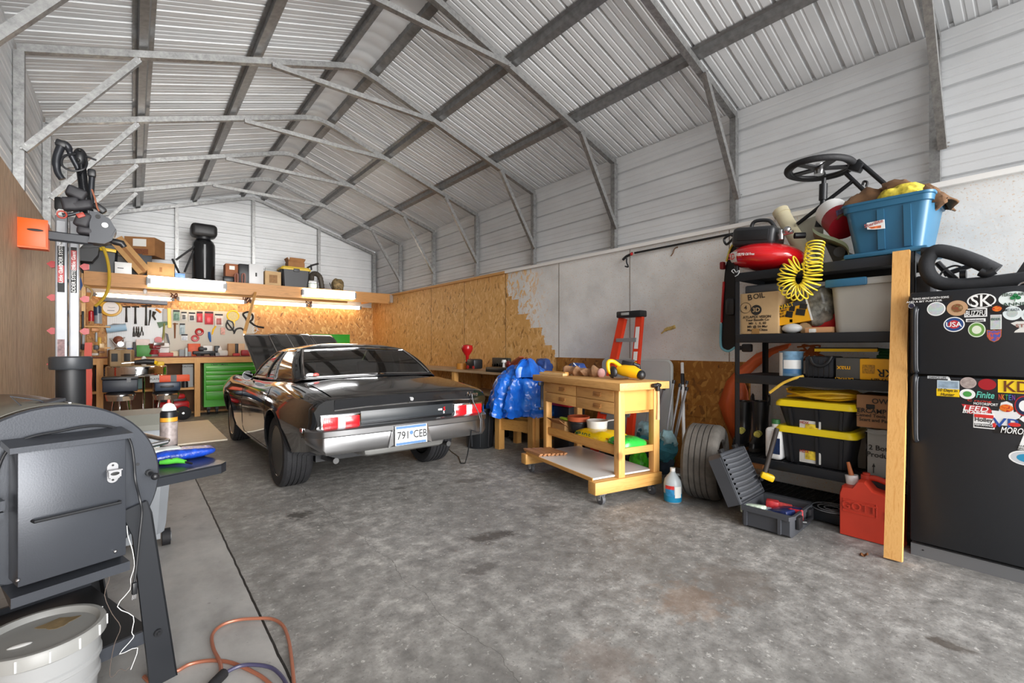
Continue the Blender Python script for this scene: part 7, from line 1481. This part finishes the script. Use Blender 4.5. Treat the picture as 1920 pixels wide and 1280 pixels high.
def stick(nm,lab,x0,y0,x1,y1,col,shape='rect',texts=(),inner=None,inner2=None,rim=None,parent=None,pts=None):
    """a sticker: outline between two view corners, then rings and lettering; skew follows the door plane"""
    NST[0]+=1; o=.0002*(NST[0]%5)
    d=parent or (dz if (y0+y1)/2<700 else dl)
    a=fpt(x0,(y0+y1)/2); b=fpt(x1,(y0+y1)/2); zt_=fpt((x0+x1)/2,y0).z; zb_=fpt((x0+x1)/2,y1).z
    cy=(a.y+b.y)/2; cz=(zt_+zb_)/2; w=abs(a.y-b.y)/2; h=(zt_-zb_)/2; X=SX-o
    def shp(k,kk=None):
        kk=kk or k
        if pts: return [(X,cy-(u-.5)*2*w*k,cz+(.5-v)*2*h*kk) for u,v in pts]
        if shape=='oval': return [(X,cy-w*k*math.cos(q),cz+h*kk*math.sin(q)) for q in [2*PI*i/32 for i in range(32)]]
        if shape=='shield': return [(X,cy-w*k*u,cz+h*kk*v) for u,v in ((-1,1),(-.3,.86),(0,1),(.3,.86),(1,1),(.95,-.1),(.6,-.7),(0,-1),(-.6,-.7),(-.95,-.1))]
        return [(X,cy-w*k*u,cz+h*kk*v) for u,v in ((-1,1),(1,1),(1,-1),(-1,-1))]
    def lay(k,c_,e,n_,par): return part(n_,MB().prism([Vector(p)-Vector((e,0,0)) for p in shp(k,1-(1-k)*(w/h if shape!='oval' else 1) if shape=='rect' else None)],(.0004,0,0)),mat('st_'+c_,c_,.35) if isinstance(c_,str) else c_,par)
    s=lay(1,col,0,nm,d); s['label']=lab
    for k,c_,i in ((.88,inner,1),(.55,inner2,2)):
        if c_: lay(k,c_,.0004*i,'sticker_field',s)
    for tx in texts:
        st_,u,v,sz,c_=tx[:5]; sh=tx[5] if len(tx)>5 else 0
        nl=st_.count('\n')+1; fw=tx[6] if len(tx)>6 else (.74 if shape=='oval' else .84); txt(st_,mat('st_'+c_,c_,.4),s,(X-.0014,cy-(u-.5)*2*w,cz+(.5-v)*2*h),RGT,UP,sz,ex=.0003,shear=sh,fit=(2*w*fw if len(st_)>1 else w*.3,sz*.62*nl))
    return s
W_='f0f0ee'; K_='1a1a1c'
q=NT('sticker_photo'); nz=q.noise(q.tc.outputs['Object'],45,4,.6).outputs['Color']; PHO=q.out(q.mix(.6,nz,srgb('b9c4c0')),.4)
q=NT('sticker_brown_print'); nz=q.noise(q.tc.outputs['Object'],60,4,.6).outputs['Fac']; BRP=q.out(q.ramp(nz,[(.4,'b08a68'),(.5,'6b5a2c'),(.6,'8c3f2c')]),.5)
q=NT('sticker_flames'); nz=q.noise(q.tc.outputs['Object'],55,3,.6).outputs['Fac']; FLM=q.out(q.ramp(nz,[(.4,'d9541c'),(.52,'e8862a'),(.6,'b3201c')]),.4)
q=NT('sticker_purple'); nz=q.noise(q.tc.outputs['Object'],60,3,.6).outputs['Fac']; PUR=q.out(q.ramp(nz,[(.4,'c0563a'),(.5,'5a4a9c'),(.6,'3d5fae')]),.4)
stick('script_sticker','two lines of white lettering at the top left corner of the freezer',1705,556,1786,566,K_,'rect',(("THINGS ABOVE WORTH GOING",.5,.25,.020,W_),('AND A BIT FURTHER',.35,.8,.018,W_)))
stick('round_badge','tiny round white sticker beside the freezer handle',1703,568,1715,578,W_,'oval',inner='2a2c40')
stick('photo_oval','white oval sticker with a colourful landscape print',1738,566,1773,592,W_,'oval',inner=PHO)
stick('brown_oval','tan oval sticker with a dark printed bird',1775,563,1815,592,'c09a76','oval',inner2=BRP)
stick('SK_oval','black oval sticker with white letters SK',1813,550,1868,577,W_,'oval',(('SK',.5,.5,.115,W_),),inner=K_)
stick('shamrock_oval','white oval sticker with a green shamrock',1872,546,1932,574,'e6efec','oval',(('FERGUS AIRS',.5,.2,.03,'2c4a3c'),('ANNE',.5,.85,.03,'2c4a3c')))
sh=dz.children[-1]
for du,dv in ((-.011,0),(.011,0),(0,.013)): p=fpt(1904,558,.002); part('shamrock_leaf',MB().cyl(p+Vector((0,du,dv)),p+Vector((-.0006,du,dv)),.0105,seg=14),mat('st_shamrock','1f7a45',.4),sh)
part('shamrock_stem',MB().bar(fpt(1904,560,.002),fpt(1903,565,.002),.004,.001),mat('st_shamrock','1f7a45',.4),sh)
stick('block_letter_sticker','rectangular black and white block lettering sticker',1808,578,1851,594,W_,'rect',(('BUZZFU',.5,.55,.05,W_),),inner=K_)
stick('winged_oval','black oval sticker with red and gold wings',1853,569,1886,588,K_,'oval',inner=K_,inner2=FLM)
stick('script_strip','thin white sticker strip with script lettering',1811,597,1848,603,W_,'rect',(('oldmanadventures',.5,.5,.022,'3a3a4a'),))
stick('white_round','white round sticker with grey print',1880,574,1917,600,'dfe8e8','oval',(('MT KATA',.5,.25,.025,'5a6a70'),),inner2=PHO)
stick('white_round','white round sticker cut by the photo edge',1914,578,1940,602,'dfe8e8','oval',inner2=PHO)
stick('team_roundel','round blue and red sticker with the letters USA',1769,594,1809,622,W_,'oval',(('USA',.5,.5,.05,W_),),inner='24467e',inner2='c0303a')
stick('green_roundel','round green and white sticker with a printed animal',1815,604,1848,632,'dfe8d4','oval',inner='6c9a4c',inner2='dfe4cf')
stick('can_sticker','white tall sticker with green and red stripes',1857,590,1878,617,W_,'rect',(('BEER',.5,.3,.022,'3a5a50'),),inner=PHO)
stick('badge_shield','orange and purple shield sticker',1850,618,1878,641,'c96a3c','shield',inner=PUR)
stick('anvil_sticker','white anvil shaped sticker at the right edge',1895,602,1938,623,'dcdad4',pts=((0,.15),(.25,0),(1,0),(1,1),(.15,1),(.2,.85),(.4,.6),(.15,.35)),texts=(('STAR',.65,.4,.03,'8a4a3a'),))
# fridge door
stick('strip_sticker','white strip sticker by the fridge handle',1739,705,1778,710,'cfd2d4','rect',(('DANCE LIFE',.5,.5,.022,'4a4a50'),))
stick('photo_sticker','sea photo sticker with a white sail over a yellow strip',1757,713,1799,729,'b9c6cf','rect',inner=mat('sea','8fa3b4',.4,0,.3,30))
stick('yellow_sticker','yellow rectangular sticker reading 10 Days Hunter in black script',1756,729,1799,743,'f2c818','rect',(('10 Days in\nHunter',.5,.45,.036,K_,.2),))
stick('sail_sticker','small white triangular sail on the sea sticker',1776,706,1785,717,W_,pts=((.35,0),(1,1),(0,.9)))
stick('grey_oval','pale pinkish grey oval sticker',1800,707,1831,728,'b9a8a4','oval',inner=mat('grey_print','a3948e',.6,0,.3,60))
stick('red_oval','plain dark red oval sticker',1834,710,1868,731,'a61c28','oval')
stick('gold_KD_sticker','yellow rectangular sticker with brown letters KD',1871,712,1930,737,'f4cf2a','rect',(('KD',.62,.5,.10,'6e3c1c'),))
stick('green_flower_sticker','white flower shaped sticker with a green centre',1799,729,1829,748,'eef0ec','oval',inner2='4a9a4a')
stick('teal_script_sticker','teal script sticker reading Finite',1827,733,1868,749,'1d1f22','rect',(('Finite',.5,.45,.062,'63c9b4',.25),))
stick('rainbow_sticker','row of rainbow coloured letters',1871,738,1906,751,'1d1f22','rect',(('N',.12,.5,.05,'d04a3a'),('K',.3,.5,.05,'d9862a'),('T',.48,.5,.05,'3fa05a'),('E',.66,.5,.05,'3a6ab0'),('N',.85,.5,.05,'7a4aa0')))
stick('white_script_strip','thin red and white racing lettering strip',1815,751,1869,759,'1d1f22','rect',(('C racing',.4,.15,.024,'d04038'),('MOTORSPORT',.62,.75,.024,W_)))
stick('red_brand_sticker','red slanted sticker reading LEED BRAKES',1803,759,1860,777,'c8383c',pts=((0,0),(.9,.12),(1,.5),(.9,1),(.2,.95)),texts=(('LEED',.47,.38,.048,W_,.2),('BRAKES',.45,.78,.026,W_,.2)))
stick('carburettor_sticker','white square sticker reading Holley under a red bar',1825,774,1865,803,W_,'rect',(('Holley',.5,.48,.055,K_),('PERFORMANCE',.5,.78,.022,W_)))
hs=dl.children[-1]; part('red_bar',MB().bb((SX-.003,fpt(1863,780).y,fpt(1845,783).z),(SX-.0022,fpt(1827,780).y,fpt(1845,777).z)),mat('st_red','d2302c',.4),hs); part('black_bar',MB().bb((SX-.0016,fpt(1863,798).y,fpt(1845,801).z),(SX-.0010,fpt(1827,798).y,fpt(1845,794).z)),mat('st_k','1a1a1c',.4),hs)
stick('winged_letters_sticker','sticker of blue letters VP under white wings and orange hair on red',1858,752,1918,806,'e4e4e4',pts=((.0,.35),(.25,.36),(.32,.06),(.5,0),(.68,.08),(.72,.36),(1,.3),(.9,.55),(.75,.62),(.9,.95),(.55,1),(.2,.98),(.1,.62)),texts=(('VP',.45,.76,.085,'274f9c'),))
vp=dl.children[-1]; p=fpt(1887,765,.002); part('orange_hair',MB().sph(p,(.0008,.028,.022),14),FLM,vp); p=fpt(1902,796,.002); part('red_swash',MB().sph(p,(.0006,.025,.012),12),mat('st_red','d2302c',.4),vp); p=fpt(1864,797,.002); part('red_swash',MB().sph(p,(.0006,.008,.014),12),mat('st_red','d2302c',.4),vp)
stick('white_racing_letters','white slanted racing letters MORO cut by the photo edge',1862,799,1935,815,K_,'rect',(('MOROSO',.62,.5,.058,W_,.3),))
stick('red_ring_sticker','dark sticker with a red rim at the right edge',1902,742,1940,780,'b0242c','oval',inner='1d2a4a',inner2=W_)
stick('white_curl_sticker','white curled lettering at the right edge',1911,780,1935,800,W_,pts=((0,.3),(.3,0),(1,.2),(1,.8),(.5,1),(.4,.6)))
stick('triangle_sticker','white triangular sticker at the right edge',1908,812,1940,844,W_,pts=((0,1),(.4,0),(1,0),(1,1)),texts=(('AUTO\nSPORT',.4,.85,.02,K_),('A',.85,.5,.09,'b0242c')))
stick('wave_sticker','white oval sticker with a blue wave at the right edge',1891,845,1960,873,W_,'oval',inner='c9ccd0',inner2='2d8fb8')
# padded roll bar and black bumper pieces on top of the refrigerator
PAD=mat('foam_pad','26272a',.85,0,.15,20,.15,60)
zf=ftz
t=thing('padded_roll_bar','black foam padded roll bar frame lying on top of the refrigerator','roll bar')
part('padded_tube',MB().tube(crs([A(x,y,4.02) for x,y in ((1930,522),(1880,528),(1830,533),(1790,534),(1760,530),(1742,515),(1737,495),(1745,478),(1758,470),(1790,476),(1830,490),(1868,508))]),.042,14),PAD,t)
part('end_fitting',MB().tube(crs([A(x,y,4.0) for x,y in ((1838,509),(1850,512),(1864,506))]),.028,10),BLK,t)
part('inner_tube',MB().tube(crs([A(x,y,4.12) for x,y in ((1757,492),(1775,510),(1792,524))]),.018,8),BLK,t); part('inner_tube',MB().tube(crs([A(x,y,4.15) for x,y in ((1770,515),(1790,508),(1823,497))]),.016,8),BLK,t); part('thin_cable',MB().tube(crs([A(x,y,4.1) for x,y in ((1758,526),(1765,512),(1775,503),(1790,498),(1802,500))]),.006,6),BLK,t)
part('upper_fitting',MB().cyl(A(1728,472,4.05),A(1745,471,4.05),.03,seg=14),BLK,t); part('lamp_socket',MB().cyl(A(1800,516,4.1),A(1812,515,4.1),.035,seg=16),BLK,t)
t=thing('black_bumper','long black padded bumper piece behind the roll bar on the refrigerator','bumper'); part('bar',MB().tube([A(1785,532,4.3),A(1850,526,4.3),A(1935,516,4.3)],.03,10),PAD,t); part('raised_end',MB().prism([A(x,y,4.3) for x,y in ((1905,512),(1920,490),(1940,470),(1940,520))],(.06,0,0)),BLK,t); part('ring_mount',MB().tube([A(1922,539,3.95)+Vector((0,.03*math.cos(a),.03*math.sin(a))) for a in [2*PI*k/20 for k in range(20)]],.005,6,closed=True),STEEL,t)
solo('padded_offcut','grey black foam slab between the rack and the refrigerator top','foam',MB().box((4.2,A(1722,545,4.1).y-.02,ftz+.05),(.2,.09,.16),bev=.02),mat('foam_slate','3a3b3f',.8))
# ================================================================ MIDDLE OF THE RIGHT WALL
t=thing('black_bin','round black plastic bin on the floor by the car tail','bin'); c=at(888,842,Z=0); c=Vector((3.62,5.12,0)); part('bin',MB().lathe([(0,0),(.17,0),(.18,.02),(.215,.50),(.225,.50),(.225,.53),(.20,.53),(.17,.04),(0,.04)],c,32),mat('bin_black','1c1e21',.4),t)
for k in range(3): a=math.radians(200+k*35); part('bin_rib',MB().bar(c+Vector((.185*math.cos(a),.185*math.sin(a),.03)),c+Vector((.214*math.cos(a),.214*math.sin(a),.48)),.012,.012),mat('bin_rib','35373b',.4),t)
t=thing('low_table','low pine table with square legs under the blue tarp','table')
TY0,TY1,TX0,TX1=4.32,5.0,3.72,4.45
for x,y in ((3.74,4.84),(3.86,4.32),(4.45,4.95),(4.55,4.4)): part('leg',MB().bb((x-.045,y-.045,0),(x+.045,y+.045,.47)),PINE_Z,t)
part('apron',MB().bar((3.74,4.80,.33),(3.85,4.37,.33),.025,.14),PINE_Y,t); part('apron',MB().bar((4.5,4.9,.33),(4.55,4.45,.33),.025,.14),PINE_Y,t); part('apron',MB().bar((3.78,4.85,.33),(4.45,4.95,.33),.025,.12),PINE_X,t); part('table_top',MB().prism([(3.78,4.8,.42),(3.88,4.38,.42),(4.52,4.42,.42),(4.44,4.92,.42)],(0,0,.02)),PINE_X,t)
part('side_board',MB().bb((3.84,4.24,0),(3.90,4.30,.47)),PINE_Z,t)
q=NT('tarp'); nz=q.noise(q.tc.outputs['Object'],6,4,.5).outputs['Fac']; TARP=q.out(q.ramp(nz,[(.3,'1350b4'),(.6,'2274e0'),(.8,'3c90ee')]),.22,0,nz,.25,.03)
solo('black_tote','black tote under the blue tarp on the low table','storage tote',MB().loft([[Vector((4.12+sx*w2,4.66+sy*w2*.85,z)) for sx,sy in ((-1,-1),(1,-1),(1,1),(-1,1))] for z,w2 in ((.442,.25),(.72,.30),(.72,.31),(.75,.31))]),TOTB)
from mathutils import noise as mnoise
mb=MB()
cx,cy=4.02,4.68
def tarp(u,v):
    a=u*2*PI; r=v
    rad=(.06+.40*r**.8); x=cx+rad*1.05*math.cos(a); y=cy+rad*.95*math.sin(a)
    n=mnoise.noise(Vector((x*4,y*4,1.3))); fold=math.sin(a*9+n*4)*.035*r
    z=1.10-.33*r**1.3-.22*max(0,r-.65)/.35-.10*max(0,r-.9)*0+n*.06+fold*.6
    if r<.3: z+=.02
    return Vector((x+math.cos(a)*fold*1.3,y+math.sin(a)*fold*1.3,z))
rows=[[tarp(i/60,j/22) for i in range(60)] for j in range(23)]
hang=[]
for j in range(1,3):
    row=[]
    for i,p in enumerate(rows[22]):
        a=i/60*2*PI; sw=math.cos(a-math.radians(215)); k=max(.15,.6+.4*sw)
        row.append(Vector((p.x+.02*math.sin(a*11+j),p.y+.02*math.cos(a*13),p.z-.045*j*k)))
    hang.append(row)
mb.loft(rows+hang,caps=False)
bmesh.ops.subdivide_edges(mb.bm,edges=mb.bm.edges[:],cuts=1,use_grid_fill=True); mb.jitter(.025,12,4); mb.jitter(.012,28,9)
mb.loft([[Vector((3.93+(.16*sz)*math.cos(q)+.02*math.cos(5*q),4.50+(.15*sz)*math.sin(q)+.02*math.sin(4*q),z)) for q in [2*PI*i/28 for i in range(28)]] for z,sz in ((.95,1.15),(1.02,1.1),(1.08,.95),(1.13,.7),(1.17,.45),(1.19,.15))]).jitter(.02,14,7)
solo('blue_tarp','crumpled bright blue plastic tarp heaped over the black tote on the low table','tarp',mb,TARP,ang=30)
solo('tarp_corner','hanging corner of blue sheet below the heaped tarp','tarp',bagmesh(Vector((3.84,4.86,.52)),.12,.26,.34,20,6),mat('tarp_dark','27427f',.4,0,.2,12))
solo('blue_bag','folded dark blue bag on the side counter behind the tarp','bag',bagmesh(at(1018,690,X=4.45)-Vector((0,0,.02)),.2,.25,.3,0,9),mat('tarp_dark','27427f',.4,0,.2,12))
# long side counter along the wall with clutter
t=thing('side_counter','long plywood counter along the right wall behind the car and tarp','counter')
part('counter_top',MB().bb((4.10,4.9,.93),(4.68,8.4,.965)),mat('counter_ply','b89a78',.6,0,.1,3),t); part('lower_shelf',MB().bb((4.12,4.95,.60),(4.68,8.3,.63)),mat('counter_ply','b89a78',.6,0,.1,3),t)
for x in (4.16,4.62):
    for y in (4.98,6.6,8.3): part('leg',MB().bb((x-.04,y-.04,0),(x+.04,y+.04,.93)),PINE_Z,t)
ZC=.966
t=thing('red_funnel','red funnel standing mouth up on the side counter','funnel'); c=at(876,690,X=4.42); c.z=ZC; part('funnel',MB().lathe([(0,.10),(.022,.10),(.03,.22),(.085,.30),(.10,.35),(.085,.40),(.0,.42)],c,24),mat('funnel_red','b3161c',.25),t); part('base',MB().cyl(c,c+Vector((0,0,.12)),.05,.03,seg=16),BLK,t)
t=thing('sander','black and red power sander standing on the side counter by the funnel','power tool'); c=at(890,716,X=4.25); c.z=ZC; part('body',MB().box(c+Vector((0,0,.10)),(.18,.22,.16),bev=.03),BLK,t); part('red_dial',MB().cyl(c+Vector((-.10,.06,.05)),c+Vector((-.09,.06,.05)),.03,seg=14),RED,t); part('red_dial',MB().cyl(c+Vector((-.10,-.1,.05)),c+Vector((-.09,-.1,.05)),.025,seg=14),RED,t)
solo('black_tray','low black tray beside the sander on the side counter','tray',MB().box((4.22,5.42,ZC+.035),(.22,.5,.07),bev=.012),BLK)
solo('tan_cup','small tan tub at the car side of the counter','tub',MB().lathe([(0,0),(.08,0),(.085,.1),(0,.1)],Vector((4.25,6.55,ZC)),18),mat('cup_tan','b87a2c',.5))
t=thing('socket_case','open black socket set case standing on the counter behind the tarp','tool case'); a=at(926,714,X=4.6); b=at(957,671,X=4.6); part('case',MB().bb((4.56,b.y,ZC),(4.62,a.y,b.z),bev=.012),mat('case_olive','2f3230',.5),t)
random.seed(4)
for k in range(18):
    u,v_=(k%6)/5,(k//6)/2; part('socket',MB().cyl((4.555,a.y-.06-(a.y-b.y-.12)*u,ZC+.08+(b.z-ZC-.2)*v_),(4.53,a.y-.06-(a.y-b.y-.12)*u,ZC+.08+(b.z-ZC-.2)*v_),.018+.006*((k*7)%3),seg=10),mat('socket_steel','6b625a',.35,.7),t)
t=thing('copper_gutter','brown metal channel leaning across the socket case','channel'); p0=at(942,694,X=4.35); p1=at(978,669,X=4.35); part('channel',MB().bar(p0,p1,.09,.02),mat('copper_brown','a0563a',.45,.2),t); part('channel_side',MB().bar(p0+Vector((.05,0,-.03)),p1+Vector((.05,0,-.03)),.01,.07),mat('copper_brown','a0563a',.45,.2),t)
solo('plywood_offcut','reddish brown panel leaning behind the blue tarp','panel',MB().prism([at(x,y,X=4.55) for x,y in ((955,700),(986,669),(1000,690),(985,706))],(.02,0,0)),mat('panel_redbrown','9a5a34',.6))
t=thing('caulk_tube','white tube with a dark red nozzle beside the tarp','tube'); c=at(945,708,X=4.3); c.z=ZC; part('tube',MB().cyl(c,c+Vector((0,0,.14)),.03,.02,seg=14),WHITE,t); part('cap',MB().cyl(c+Vector((0,0,.14)),c+Vector((0,0,.18)),.04,.03,seg=14),WHITE,t); part('red_nozzle',MB().sph(c+Vector((0,-.1,.12)),(.03,.05,.05),12),mat('nozzle_red','6d1f22',.4),t)
t=thing('engine_parts','dark tangle of engine parts under the side counter','engine part')
random.seed(11)
for k in range(7):
    part('casting',MB().box((4.14+random.uniform(0,.3),5.15+k*.17,.10+.16*(k%2)+.0),(.22,.18,.20),(random.uniform(-30,30),random.uniform(-30,30),random.uniform(0,90)),bev=.03).jitter(.015,9,k),mat('casting_dark','1f2022',.5,.3,.3,12),t)
solo('black_basket','black slotted crate under the side counter behind the bin','crate',MB().bb((4.22,6.75,0),(4.55,7.2,.45),bev=.02),mat('crate_black','141518',.5))
t=thing('lidded_tub','black tub with a red lid on the floor behind the rolling bench','tub'); part('tub',MB().bb((4.12,3.95,0),(4.42,4.22,.60),bev=.02),BLK,t); part('lid',MB().bb((4.10,3.93,.60),(4.44,4.24,.64),bev=.01),mat('lid_red','a51d26',.4),t)
finish()
